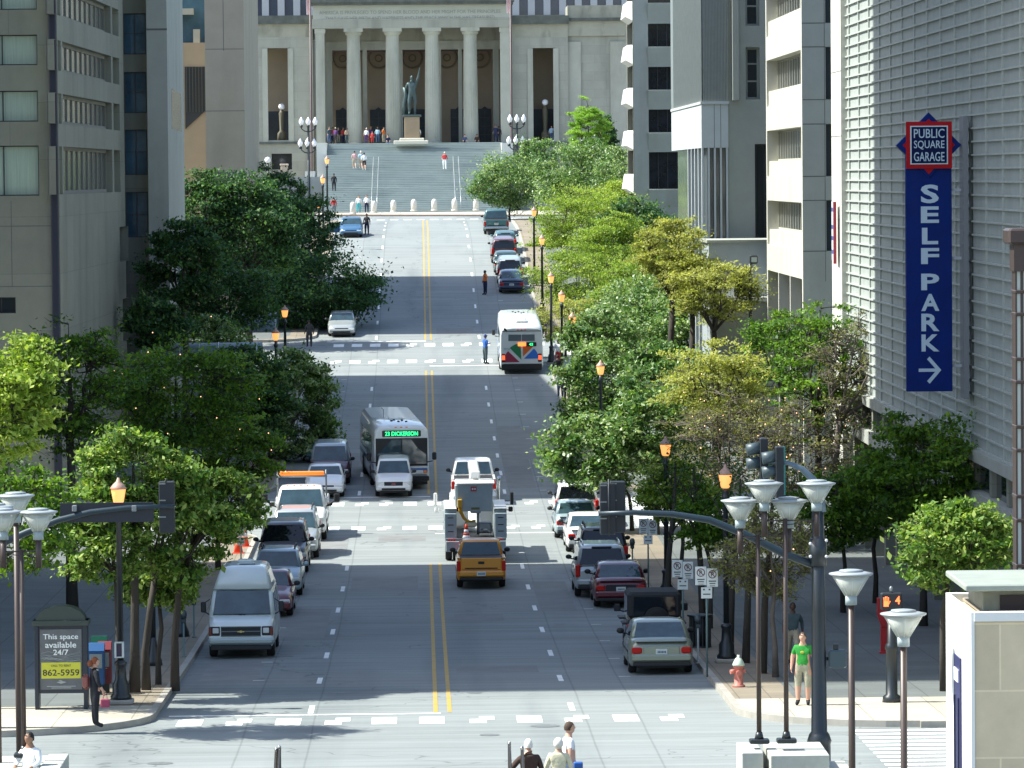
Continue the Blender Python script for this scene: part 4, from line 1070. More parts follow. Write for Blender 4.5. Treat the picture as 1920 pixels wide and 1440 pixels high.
def wheel(T,x,y,r=.33,w=.22):
    m=MB(); s=1 if x>0 else -1
    m.lathe([(r*.62,-w/2),(r*.92,-w/2),(r,-w/2+.04),(r,w/2-.04),(r*.92,w/2),(r*.62,w/2)],20,0,(0,0,0),True,'x')
    q=m.build('wheel',TYRE,T); q.location=(x,y,r)
    m=MB(); m.lathe([(r*.64,s*(w/2-.02)),(r*.6,s*(w/2+.004)),(r*.2,s*(w/2-.01)),(.03,s*(w/2+.006))] if s>0 else [(.03,s*(w/2+.006)),(r*.2,s*(w/2-.01)),(r*.6,s*(w/2+.004)),(r*.64,s*(w/2-.02))],14,0,(0,0,0),False,'x')
    m.build('rim',RIM,q)
def body_loft(st,W,wy,r,zs=.22,tumble=.9):
    """st: list of (y, ztop, widthfactor); wy: wheel centres"""
    ys=sorted(set([round(a[0],3) for a in st]+[round(c+d,3) for c in wy for d in np.linspace(-r*1.18,r*1.18,11)]))
    ys=[y for y in ys if st[0][0]<=y<=st[-1][0]]
    def it(y,k):
        for i in range(len(st)-1):
            if st[i][0]<=y<=st[i+1][0]:
                t=(y-st[i][0])/max(1e-6,st[i+1][0]-st[i][0]); return st[i][k]*(1-t)+st[i+1][k]*t
        return st[-1][k]
    secs=[]
    for y in ys:
        zt=it(y,1); w=W/2*it(y,2); zb=zs+(.16 if y in (ys[0],ys[-1]) else 0)
        for c in wy:
            d=abs(y-c)
            if d<r*1.18: zb=max(zb,r*.95+math.sqrt(max(0,(r*1.15)**2-d*d))-.02)
        zb=min(zb,zt-.12); h=zt-zb
        L=[(w*.95,zb),(w,zb+h*.12),(w,zb+h*.55),(w*.965,zt-.10),(w*tumble,zt-.02),(w*tumble*.8,zt+.012),(w*tumble*.4,zt+.022)]
        secs.append([(x,y,z) for x,z in L]+[(-x,y,z) for x,z in reversed(L)])
    m=MB(); m.loft(secs); return m
def house(m,yb0,yb1,yt0,yt1,zb,zt,wb,wt,mi=0):
    """greenhouse: bottom ring at belt and top ring at roof with rounded edge"""
    R=[]
    def ring(y0,y1,z,w,c=.08):
        return [(w-c,y0,z),(w,y0+c,z),(w,(y0+y1)/2,z),(w,y1-c,z),(w-c,y1,z),(0,y1+.015,z),(-w+c,y1,z),(-w,y1-c,z),(-w,(y0+y1)/2,z),(-w,y0+c,z),(-w+c,y0,z),(0,y0-.015,z)]
    def L(a,b,t): return a+(b-a)*t
    for t in (0,.86): R.append(ring(L(yb0,yt0,t),L(yb1,yt1,t),L(zb,zt,t),L(wb,wt,t)))
    R.append(ring(yt0+.06,yt1-.06,zt-.02,wt-.05,.1)); R.append(ring(yt0+.25,yt1-.25,zt+.015,wt-.2,.15))
    m.loft(R,mi)
def glassquad(T,name,P,mtl,push=.012,th=0):
    """P four corners (ccw from outside); pushed outward"""
    P=[Vector(p) for p in P]; n=(P[1]-P[0]).cross(P[3]-P[0]).normalized()
    m=MB(); m.add([p+n*push for p in P]+[p-n*.03 for p in P],[(0,1,2,3),(1,0,4,5),(2,1,5,6),(3,2,6,7),(0,3,7,4)]); return m.build(name,mtl,T)
def lerp3(a,b,t): return Vector(a)*(1-t)+Vector(b)*t
def inset(P,l,r,b,t):
    A,B,C,D=[Vector(p) for p in P]     # A bl, B br, C tr, D tl
    def bi(u,v): return lerp3(lerp3(A,B,u),lerp3(D,C,u),v)
    return [bi(l,b),bi(1-r,b),bi(1-r,1-t),bi(l,1-t)]
SPEC={ # L,W,H,belt,hood, yb1(front base of glass),yt1,yt0,yb0 as distance from rear, deck
 'sedan':dict(L=4.75,W=1.80,H=1.43,belt=.94,hood=.86,nose=.66,f0=3.35,f1=2.72,r1=1.48,r0=.72,deck=.98,tail=.9,r=.32,wb=(.95,3.75)),
 'suv':dict(L=4.75,W=1.88,H=1.80,belt=1.12,hood=1.05,nose=.86,f0=3.55,f1=3.0,r1=.32,r0=.06,deck=1.1,tail=1.1,r=.37,wb=(.95,3.75)),
 'hatch':dict(L=4.35,W=1.76,H=1.55,belt=.98,hood=.92,nose=.74,f0=3.3,f1=2.62,r1=.5,r0=.06,deck=.98,tail=.98,r=.31,wb=(.8,3.4)),
 'minivan':dict(L=4.9,W=1.92,H=1.78,belt=1.05,hood=.98,nose=.8,f0=3.95,f1=3.15,r1=.3,r0=.05,deck=1.04,tail=1.04,r=.34,wb=(.95,3.9)),
 'pickup':dict(L=5.6,W=1.98,H=1.85,belt=1.15,hood=1.12,nose=.95,f0=4.1,f1=3.5,r1=2.2,r0=2.02,deck=1.12,tail=1.12,r=.39,wb=(1.15,4.6)),
 'small_pickup':dict(L=5.0,W=1.76,H=1.62,belt=1.06,hood=.98,nose=.82,f0=3.75,f1=3.15,r1=1.95,r0=1.72,deck=1.06,tail=1.06,r=.35,wb=(1.05,4.1)),
}
def car(name,cat,label,kind,col,loc,rz,rx,glass=CGL,group=None,rack=False,plate=True,scale=1.0,tail='wide',roofcol=None,spoiler=False,H=None,front_plate=False):
    S=dict(SPEC[kind]); 
    if H: S['H']=H
    T=thing(name,label,cat,loc,rz,group,rx); T.scale=(scale,scale,scale)
    L,W,Hh,belt=S['L'],S['W'],S['H'],S['belt']; wy=S['wb']; r=S['r']
    zs=.24 if kind in('sedan','hatch') else .32
    if kind in('pickup','small_pickup'):
        st=[(0,S['tail']-.02,.94),(.06,S['tail'],.98),(S['r0'],S['tail'],1),(S['f0']+.15,S['belt']-.01,1),(L*.97,S['nose'],.96),(L,S['nose']-.1,.86)]
    else:
        st=[(0,S['tail']-.16,.86),(.07,S['tail']-.02,.93),(.25,S['deck']-.005,.97),(S['r0'],S['belt'] if kind!='sedan' else S['deck'],1),(S['r0']+.5,belt,1),(S['f0'],belt,1),(S['f0']+.2,S['hood']+.03,.99),(L*.9,S['nose']+.1,.95),(L*.975,S['nose'],.9),(L,S['nose']-.16,.8)]
    b=body_loft(st,W,wy,r,zs); body=b.build('body',col,T)
    u=MB(); u.box(-W/2+.24,W/2-.24,.15,L-.15,zs-.06,zs+.32); u.build('underbody',TRIM,T)
    h=MB(); wb_,wt_=W/2-.05,W/2-.20
    house(h,S['r0'],S['f0'],S['r1'],S['f1'],belt-.03,Hh,wb_,wt_); h.build('cabin',roofcol or col,T)
    def pt(side,yt,zf):  # on cabin side
        return None
    zb=belt-.03; tt=.9
    def E(y0,y1,w0,w1,t): return (w0+(w1-w0)*t, y0+(y1-y0)*t, zb+(Hh-zb)*t)
    # windscreen (front, +y)
    a=E(S['f0'],S['f1'],wb_,wt_,.05); c=E(S['f0'],S['f1'],wb_,wt_,tt-.05)
    P=[(a[0]-.09,a[1]+.012,a[2]),(-a[0]+.09,a[1]+.012,a[2]),(-c[0]+.09,c[1]+.012,c[2]),(c[0]-.09,c[1]+.012,c[2])]
    glassquad(T,'windscreen',P,glass if kind!='x' else CGL,.02)
    a=E(S['r0'],S['r1'],wb_,wt_,.1 if kind!='sedan' else .12); c=E(S['r0'],S['r1'],wb_,wt_,tt-.06)
    P=[(-a[0]+.11,a[1]-.012,a[2]),(a[0]-.11,a[1]-.012,a[2]),(c[0]-.11,c[1]-.012,c[2]),(-c[0]+.11,c[1]-.012,c[2])]
    glassquad(T,'rear_window',P,glass,.02)
    for s in (1,-1):
        A=E(S['r0'],S['r1'],wb_,wt_,.1); B=E(S['f0'],S['f1'],wb_,wt_,.1); C=E(S['f0'],S['f1'],wb_,wt_,tt-.03); D=E(S['r0'],S['r1'],wb_,wt_,tt-.03)
        Q=[(s*A[0],A[1]+.14,A[2]),(s*B[0],B[1]-.16,B[2]),(s*C[0],C[1]-.10,C[2]),(s*D[0],D[1]+.10,D[2])]
        nW=1 if kind=='small_pickup' else (3 if kind in('suv','minivan') else 2)
        for k in range(nW):
            R=inset(Q,k/nW+.012,1-(k+1)/nW+.012,0,0)
            if s<0: R=[R[1],R[0],R[3],R[2]]
            glassquad(T,'side_window',R,glass,.008)
        m=MB(); mx=s*(W/2+.10); my=S['f0']-.22; m.ball((mx,my,belt+.08),(.11,.06,.085)); m.tube([(s*(W/2-.06),my,belt),(mx,my,belt+.03)],.025,5); m.build('mirror',TRIM if kind!='hatch' else col,T)
        m=MB(); m.box(s*W/2-.012,s*W/2+.012,.9,L-.9,zs+.33,zs+.39) if kind!='small_pickup' else m.box(s*W/2-.01,s*W/2+.01,1.6,L-1.2,zs+.2,zs+.24); m.build('side_moulding',TRIM,T)
    for x in (-W/2+.13,W/2-.13):
        for y in wy: wheel(T,x,y,r)
    # lamps
    zt=S['tail']
    for s in (1,-1):
        m=MB(); x0,x1=sorted((s*(W/2-.02)*.93,s*(W/2-.36)))
        if kind=='sedan': m.box(x0,x1,-.035,.16,zt-.32,zt-.14,bev=.03)
        elif kind=='hatch': x0,x1=sorted((s*(W/2*.95),s*(W/2-.2))); m.box(x0,x1,-.02,.16,zt-.22,zt+.1,bev=.03)
        elif kind in('pickup','small_pickup'): x0,x1=sorted((s*(W/2*.985),s*(W/2-.15))); m.box(x0,x1,-.025,.1,zt-.42,zt-.06,bev=.02)
        else: x0,x1=sorted((s*(W/2*.97),s*(W/2-.19))); m.box(x0,x1,-.03,.14,zt-.38,zt+.05,bev=.03)
        m.build('tail_light',REDL,T)
        m=MB(); x0,x1=sorted((s*(W/2*.9),s*(W/2-.46))); yn=L; m.box(x0,x1,yn-.28,yn+.004 if kind in('pickup','small_pickup') else yn-.015,S['nose']-.24,S['nose']-.07,bev=.03); m.build('headlight',HEAD,T)
    m=MB(); m.box(-W/2+.47,W/2-.47,L-.08,L+.012,S['nose']-.3,S['nose']-.07,bev=.02); g=m.build('grille',TRIM,T)
    m=MB(); m.box(-W/2+.35,W/2-.35,L-.1,L+.095,zs+.06,zs+.17,bev=.01); m.build('air_intake',TRIM,T)
    m=MB(); m.box(-W/2*.88,W/2*.88,-.112,.1,zs+.0,zs+.11,bev=.02); m.build('lower_valance',TRIM,T)
    if kind=='sedan':
        m=MB(); m.box(-W/2+.2,W/2-.2,-.012,.3,S['tail']-.0,S['tail']+.012); m.box(-W/2+.2,W/2-.2,-.02,.05,S['tail']-.40,S['tail']-.385); m.build('boot_seam',TRIM,T)
    m=MB(); m.box(-.1,.1,L+.005,L+.03,S['nose']-.21,S['nose']-.16,bev=.01); m.build('badge',CHR,g)
    pk=kind in('pickup','small_pickup','suv')
    m=MB(); m.box(-W/2*.93,W/2*.93,-.1,.16,zs+.12,zs+.33,bev=.05); bp=m.build('bumper',col if not(kind=='pickup') else CHR,T)
    m=MB(); m.box(-W/2*.9,W/2*.9,L-.2,L+.08,zs+.04,zs+.28,bev=.05); m.build('bumper',col if not(kind=='pickup') else CHR,T)
    m=MB(); m.box(-W/2*.7,W/2*.7,L-.1,L+.06,zs-.06,zs+.035,bev=.01); m.build('air_dam',TRIM,T)
    if plate:
        m=MB(); zp=(zt-.26 if kind!='small_pickup' else zs+.23) if kind!='sedan' else zt-.27; yy=-.03 if kind!='small_pickup' else -.11
        if kind=='sedan': m.box(-W/2+.4,W/2-.4,-.022,.05,zt-.36,zt-.12,bev=.02); m.build('number_panel',TRIM if tail=='dark' else col,T); m=MB(); yy=-.035
        m.box(-.16,.16,yy-.012,yy+.02,zp-.08,zp+.08,bev=.008); p=m.build('license_plate',PLATE,T)
        m=MB(); [m.box(-.11+q*.04,-.085+q*.04,yy-.016,yy-.0115,zp-.03,zp+.03) for q in range(6)]; m.build('plate_characters',PTXT,p)
    if kind in('suv','minivan','hatch'):
        m=MB(); m.box(-.35,.35,S['r1']-.12,S['r1']+.1,Hh-.1,Hh-.04,bev=.02); m.build('high_brake_light',TRIM,T)
    if kind in ('pickup','small_pickup'):
        m=MB(); m.box(-W/2+.14,W/2-.14,.08,S['r0']-.06,S['tail']-.0,S['tail']+.03); m.build('bed_floor',TRIM,T)
        m=MB()
        for s in (1,-1): x0,x1=sorted((s*(W/2-.02),s*(W/2-.14))); m.box(x0,x1,.03,S['r0']-.05,S['tail']-.0,S['tail']+.06,bev=.02)
        m.build('bed_rail',col,T)
        m=MB(); m.box(-W/2+.16,W/2-.16,-.03,.05,zs+.36,S['tail']+.05,bev=.03); tg=m.build('tailgate',col,T)
        m=MB(); m.box(-.11,.11,-.045,-.028,S['tail']-.17,S['tail']-.08,bev=.01); m.build('handle',TRIM,tg)
        m=MB(); m.box(-W/2+.3,W/2-.3,-.04,-.028,zs+.4,zs+.44); m.build('crease',TRIM,tg)
    if rack:
        for s in (1,-1):
            m=MB(); x=s*(wt_-.1); m.tube([(x,S['r1']+.3,Hh-.01),(x,S['r1']+.45,Hh+.09),(x,S['f1']-.35,Hh+.09),(x,S['f1']-.15,Hh-.01)],.028,6); m.build('roof_rail',CHR if rack==2 else TRIM,T)
    return T
def RIGHT(px,py,x=None):   # rear bumper of a car facing away
    X,Y=atG(px,py); return ((X if x is None else x),Y+.1,gz(Y)+.008),0.0
def put(px,py,face,L,x=None):
    X,Y=atG(px,py); X=X if x is None else x
    if face=='away': return dict(loc=(X,Y,gz(Y+.9)-math.tan(slope(Y+L/2))*.9+.008),rz=0.0,rx=slope(Y+L/2))
    yo=Y+L; a=slope(Y+L/2)
    return dict(loc=(X,yo,gz(yo-.9)+math.tan(a)*.9+.008),rz=math.pi,rx=-a if False else a)
def place(px,py,face,L,x=None):
    d=put(px,py,face,L,x)
    if face=='toward': d['rx']=-d['rx']     # euler XYZ: x rotation happens in the turned frame
    return d
# euler XYZ applies X first in local axes, then Z: nose (+y local) must go down the road with z-turn
P_W=paint('white',(.80,.80,.78)); P_S=paint('silver',(.42,.45,.45),.3,.35); P_B=paint('black',(.010,.012,.014)); P_M=paint('maroon',(.13,.012,.02)); P_N=paint('navy',(.012,.028,.075))
P_G=paint('sage_silver',(.26,.29,.22),.3,.35); P_C=paint('pale_blue',(.36,.45,.48),.3,.3); P_O=paint('amber',(.72,.29,.02)); P_T=paint('teal',(.06,.15,.16),.3,.2); P_BL=paint('blue',(.05,.14,.26),.3,.2); P_R=paint('red',(.4,.03,.03)); P_DG=paint('graphite',(.09,.10,.11),.3,.3); P_RB=paint('red_brown',(.10,.03,.035)); P_DGN=paint('dark_green',(.05,.09,.08),.3,.2)
RG='cars parked along the right kerb'; LG='cars parked along the left kerb'
car('parked_car','car','sage silver sedan with red corner lamps, nearest the camera at the right kerb','sedan',P_G,**place(1218,1266,'away',4.75,6.55),group=RG)
car('parked_car','car','dark maroon sedan with rear spoiler in front of the black soft top off-roader','sedan',P_M,**place(1148,1142,'away',4.75,6.6),group=RG,tail='dark')
car('parked_car','car','silver sport utility vehicle with roof rails behind the maroon sedan','suv',P_S,**place(1128,1122,'away',4.75,6.15),glass=CGD,group=RG,rack=2)
car('parked_car','car','black sport utility vehicle between the silver one and the white sedan','suv',P_B,**place(1112,1085,'away',4.75,6.55),glass=CGD,group=RG,rack=True)
car('parked_car','car','white sedan with wide red tail lamps half hidden by the hanging signal','sedan',P_W,**place(1098,1038,'away',4.75,6.45),group=RG,tail='dark')
car('parked_car','car','silver blue sedan between the white sedan and the white sport utility vehicle','sedan',P_C,**place(1078,1012,'away',4.75,6.2),group=RG)
car('parked_car','car','white sport utility vehicle at the crossing corner of the right kerb','suv',P_W,**place(1073,990,'away',4.75,6.4),glass=CGD,group=RG,rack=True)
car('parked_car','car','navy sedan nearest in the far row beside the man in the orange vest','sedan',P_N,**place(956,552,'away',4.75,6.35),group=RG)
car('parked_car','car','silver sport utility vehicle ahead of the navy sedan in the far row','suv',P_S,**place(953,535,'away',4.75,6.35),glass=CGD,group=RG)
car('parked_car','car','green sedan third in the far right row','sedan',P_DGN,**place(949,514,'away',4.75,6.2),group=RG)
car('parked_car','car','dark red sport utility vehicle fourth in the far right row','suv',P_RB,**place(943,497,'away',4.75,6.15),glass=CGD,group=RG)
car('parked_car','car','grey teal hatchback fifth in the far right row','hatch',P_T,**place(945,476,'away',4.35,6.4),group=RG)
car('parked_car','pickup','dark teal pickup truck under the pale tree at the head of the far row','pickup',P_T,**place(938,441,'away',5.6,6.0),group=RG)
car('parked_car','car','silver hatchback with pale windscreen behind the high top van','hatch',P_C,**place(505,1120,'toward',4.35,-5.1),group=LG,rack=True)
car('parked_car','car','dark red sedan mostly hidden between the van and the silver hatchback','sedan',P_M,**place(468,1160,'toward',4.75,-5.2),group=LG)
car('parked_car','car','black sport utility vehicle behind the silver hatchback','suv',P_B,**place(518,1078,'toward',4.75,-5.2),glass=CGD,group=LG)
car('parked_car','car','grey sport utility vehicle between the black one and the flatbed truck','suv',P_S,**place(535,1050,'toward',4.75,-4.95),group=LG,rack=True)
car('parked_car','car','white sedan facing the camera at the far edge of the crossing','sedan',P_W,**place(602,936,'toward',4.75,-4.4),group=LG,H=1.34)
car('parked_car','minivan','two tone silver and dark red minivan behind the white sedan','minivan',P_RB,**place(622,912,'toward',4.9,-4.3),roofcol=P_S,group=LG)
car('parked_car','car','teal hatchback half covered by leaves behind the minivan','hatch',P_T,**place(618,868,'toward',4.35,-4.9),group=LG)
car('parked_car','car','silver sedan under the overhanging dark tree by the far crossing','sedan',P_S,**place(637,634,'toward',4.75,-5.1),group=LG)
car('parked_car','car','pale hatchback behind the silver sedan under the dark tree','hatch',P_C,**place(628,604,'toward',4.35,-5.4),group=LG)
car('stopped_car','car','blue sedan with its driver door open near the top of the street','sedan',P_BL,**place(657,446,'toward',4.75,-5.4))
# driver's door of the blue car
bc=[o for o in bpy.data.objects if o.name.startswith('stopped_car')][0]
m=MB(); m.box(-.03,.03,-.05,.95,.3,.95,bev=.02); m.tube([(0,0,.94),(0,.15,1.35),(0,.75,1.35),(0,.93,.94)],.02,5)
dr=m.build('open_door',P_BL,bc); dr.location=(.95,3.0,0); dr.rotation_euler=(0,0,R_(-65)); dr.matrix_parent_inverse=Matrix()
wt=car('white_pickup','pickup','white pickup truck driving ahead of the bucket truck','pickup',P_W,**place(879,948,'away',5.6,2.25))
op=car('orange_pickup','pickup','amber orange pickup truck right behind the bucket truck','small_pickup',P_O,**place(895,1107,'away',5.0,2.05))
gm=car('white_van','sport utility vehicle','white sport utility vehicle leading the bus toward the crossing','suv',P_W,**place(732,934,'toward',4.3,-1.3),scale=.9)
m=MB(); m.box(-.08,.08,4.77,4.79,.66,.72); m.build('badge',mat('badge_red',(.5,.03,.03),.4),gm)
# soft top off-roader
def jeep():
    d=place(1207,1228,'away',3.9,6.75); T=thing('parked_offroader','black soft top off-roader with spare wheel ahead of the sage sedan','off-roader',d['loc'],d['rz'],RG,d['rx'])
    b=body_loft([(0,1.02,.95),(.05,1.04,1),(2.6,1.06,1),(2.75,1.02,.9),(3.75,.98,.82),(3.9,.9,.8)],1.62,(.75,3.1),.38,.42,.97); b.build('body',P_B,T)
    m=MB(); m.box(-.78,.78,.02,2.35,1.04,1.82,bev=.09); m.build('soft_top',mat('canvas_black',(.02,.022,.024),.85,bump=.4,bscale=6),T)
    glassquad(T,'rear_window',[(-.62,.02,1.14),(.62,.02,1.14),(.6,.02,1.68),(-.6,.02,1.68)],CGD,.02)
    for s in (1,-1):
        P=[(s*.78,.35,1.15),(s*.78,1.2,1.15),(s*.78,1.2,1.68),(s*.78,.35,1.68)]; P=P if s>0 else [P[1],P[0],P[3],P[2]]; glassquad(T,'side_window',P,CGD,.01)
        P=[(s*.78,1.35,1.15),(s*.78,2.2,1.15),(s*.78,2.1,1.68),(s*.78,1.35,1.68)]; P=P if s>0 else [P[1],P[0],P[3],P[2]]; glassquad(T,'side_window',P,CGL,.01)
        m=MB(); m.box(s*1.0-.1,s*1.0+.1,2.2,2.26,1.12,1.34,bev=.03); m.tube([(s*.78,2.3,1.1),(s*.95,2.24,1.15)],.02,5); m.build('mirror',TRIM,T)
        m=MB(); x0,x1=sorted((s*.8,s*.66)); m.box(x0,x1,-.04,.03,.72,.9,bev=.02); m.build('tail_light',REDL,T)
        m=MB(); x0,x1=sorted((s*.95,s*.7)); 
        for y in (.75,3.1): m.box(x0,x1,y-.5,y+.5,.86,.92,bev=.03)
        m.build('fender',TRIM,T)
    m=MB(); m.lathe([(.2,0),(.36,0),(.38,.05),(.38,.17),(.36,.22),(.2,.22)],20,0,(0,0,0),True,'y'); sp=m.build('spare_wheel',TYRE,T); sp.location=(.05,-.04,1.02)
    m=MB(); m.lathe([(.05,.1),(.2,.12),(.21,.2),(.06,.22)],14,0,(0,0,0),True,'y'); m.build('rim',RIM,sp)
    m=MB(); m.box(-.8,.8,-.12,.02,.5,.62,bev=.03); m.build('bumper',TRIM,T)
    for x in (-.68,.68):
        for y in (.75,3.1): wheel(T,x,y,.38,.24)
jeep()
# high top van
def van():
    d=place(447,1237,'toward',5.6,-5.35); T=thing('parked_van','white high top conversion van with black grille nearest at the left kerb','van',d['loc'],d['rz'],LG,d['rx']); T.scale=(.98,.98,.98)
    W=2.0; C=paint('van_white',(.62,.68,.66))
    b=body_loft([(0,1.2,.96),(.05,1.25,1),(4.6,1.25,1),(4.75,1.22,1),(5.35,1.08,.97),(5.55,.98,.95),(5.6,.9,.93)],W,(1.1,4.55),.37,.36,.97); b.build('body',C,T)
    m=MB(); house(m,.02,4.78,.05,3.95,1.2,2.02,.99,.88); m.build('cabin',C,T)
    m=MB(); house(m,.06,4.1,.2,3.35,1.98,2.62,.88,.66); m.build('high_roof',C,T)
    glassquad(T,'windscreen',[(.86,4.77,1.27),(-.86,4.77,1.27),(-.78,4.08,1.93),(.78,4.08,1.93)],CGL,.02)
    g=MB(); g.box(-.02,.02,4.1,4.78,1.2,1.22); 
    for s in (1,-1):
        for (y0,y1) in ((3.1,4.15),(1.7,2.9),(.3,1.5)):
            P=[(s*.975,y0,1.32),(s*.975,y1,1.32),(s*.905,y1-.25 if y1>4 else y1,1.85),(s*.905,y0,1.85)]; P=P if s>0 else [P[1],P[0],P[3],P[2]]; glassquad(T,'side_window',P,CGL,.02)
        P=[(s*.83,.6,2.1),(s*.83,3.0,2.1),(s*.72,2.8,2.45),(s*.72,.7,2.45)]; P=P if s>0 else [P[1],P[0],P[3],P[2]]; glassquad(T,'high_side_window',P,CGL,.015)
        m=MB(); m.box(s*1.17-.08,s*1.17+.08,4.25,4.33,1.3,1.62,bev=.03); m.tube([(s*1.0,4.45,1.25),(s*1.12,4.3,1.32)],.02,5); m.tube([(s*.97,4.3,1.7),(s*1.12,4.3,1.6)],.015,5); m.build('mirror',TRIM,T)
        m=MB(); x0,x1=sorted((s*.94,s*.62)); m.box(x0,x1,5.5,5.615,.68,.96,bev=.02); h=m.build('headlight_housing',TRIM,T)
        m=MB(); x0,x1=sorted((s*.84,s*.66)); m.box(x0,x1,5.6,5.632,.76,.92,bev=.02); m.build('headlight',HEAD,h)
        m=MB(); x0,x1=sorted((s*.96,s*.87)); m.box(x0,x1,5.4,5.628,.68,.94,bev=.02); m.build('indicator',mat('indicator_dull',(.16,.03,.02),.4),h)
    m=MB(); m.box(-.6,.6,5.52,5.612,.66,.96,bev=.02); g=m.build('grille',TRIM,T)
    m=MB()
    for z in (.66,.80,.94): m.box(-.6,.6,5.605,5.63,z,z+.025)
    m.build('grille_bar',mat('grille_grey',(.14,.17,.18),.5),g)
    m=MB(); m.plate([(-.1,.79),(-.03,.79),(-.03,.775),(.03,.775),(.03,.79),(.1,.79),(.1,.825),(.03,.825),(.03,.84),(-.03,.84),(-.03,.825),(-.1,.825)][::-1],5.63,5.642); m.build('badge',mat('badge_gold',(.6,.5,.2),.3,metal=.5),g)
    m=MB(); m.box(-.98,.98,5.42,5.72,.42,.62,bev=.06); m.build('bumper',mat('bumper_chrome',(.33,.4,.4),.3,metal=.4),T)
    m=MB(); m.box(-.9,.9,5.4,5.66,.26,.41,bev=.02); m.build('air_dam',TRIM,T)
    m=MB(); m.box(-.25,.25,1.0,1.5,2.62,2.72,bev=.04); m.build('roof_vent',C,T)
    m=MB(); m.box(-.35,.15,2.6,2.68,2.6,2.66,bev=.02); m.build('roof_bar',TRIM,T)
    m=MB(); m.box(-.8,.8,.2,5.2,.28,.5); m.build('underbody',TRIM,T)
    for k in range(2):
        m=MB(); m.tube([(-.1+k*.1,4.79,1.25),(.35+k*.4,4.7,1.32)],.012,4); m.build('wiper',TRIM,T)
    for x in (-.86,.86):
        for y in (1.1,4.55): wheel(T,x,y,.37,.24)
van()
# flatbed recovery truck with orange light bar and rack
def dually():
    T=car('recovery_truck','truck','white crew truck with ladder frame and orange light bar over the cab','pickup',P_W,**place(548,1018,'toward',5.9,-4.95)); T.scale=(1.08,1.0,1.12)
    m=MB(); m.box(-1.0,1.0,.0,2.0,1.1,1.35,bev=.03); m.build('service_box',P_W,T)
    m=MB()
    for x in (-.92,.92): m.tube([(x,1.8,1.1),(x,1.95,2.35)],.035,6)
    m.tube([(-.95,1.95,2.12),(.95,1.95,2.12)],.04,6); m.build('ladder_frame',GREYM,T)
    m=MB(); m.box(-.85,.85,1.85,2.1,2.16,2.30,bev=.03); m.build('light_bar',mat('light_bar_orange',(.85,.22,.03),.3,emit=(1,.2,.02),es=.35),T)
    for s in (1,-1):
        m=MB(); m.box(s*1.35-.11,s*1.35+.11,3.95,4.03,1.3,1.62,bev=.03); m.tube([(s*.98,4.0,1.2),(s*1.3,3.99,1.35)],.03,5); m.build('tow_mirror',TRIM,T)
    for k in range(5):
        m=MB(); m.box(-.52+k*.25,-.46+k*.25,3.3,3.36,1.85,1.88,bev=.01); m.build('cab_marker_light',ORGL,T)
    m=MB(); m.box(-.52,.52,5.55,5.63,.66,.94,bev=.03); m.build('grille_surround',TRIM,T)
dually()

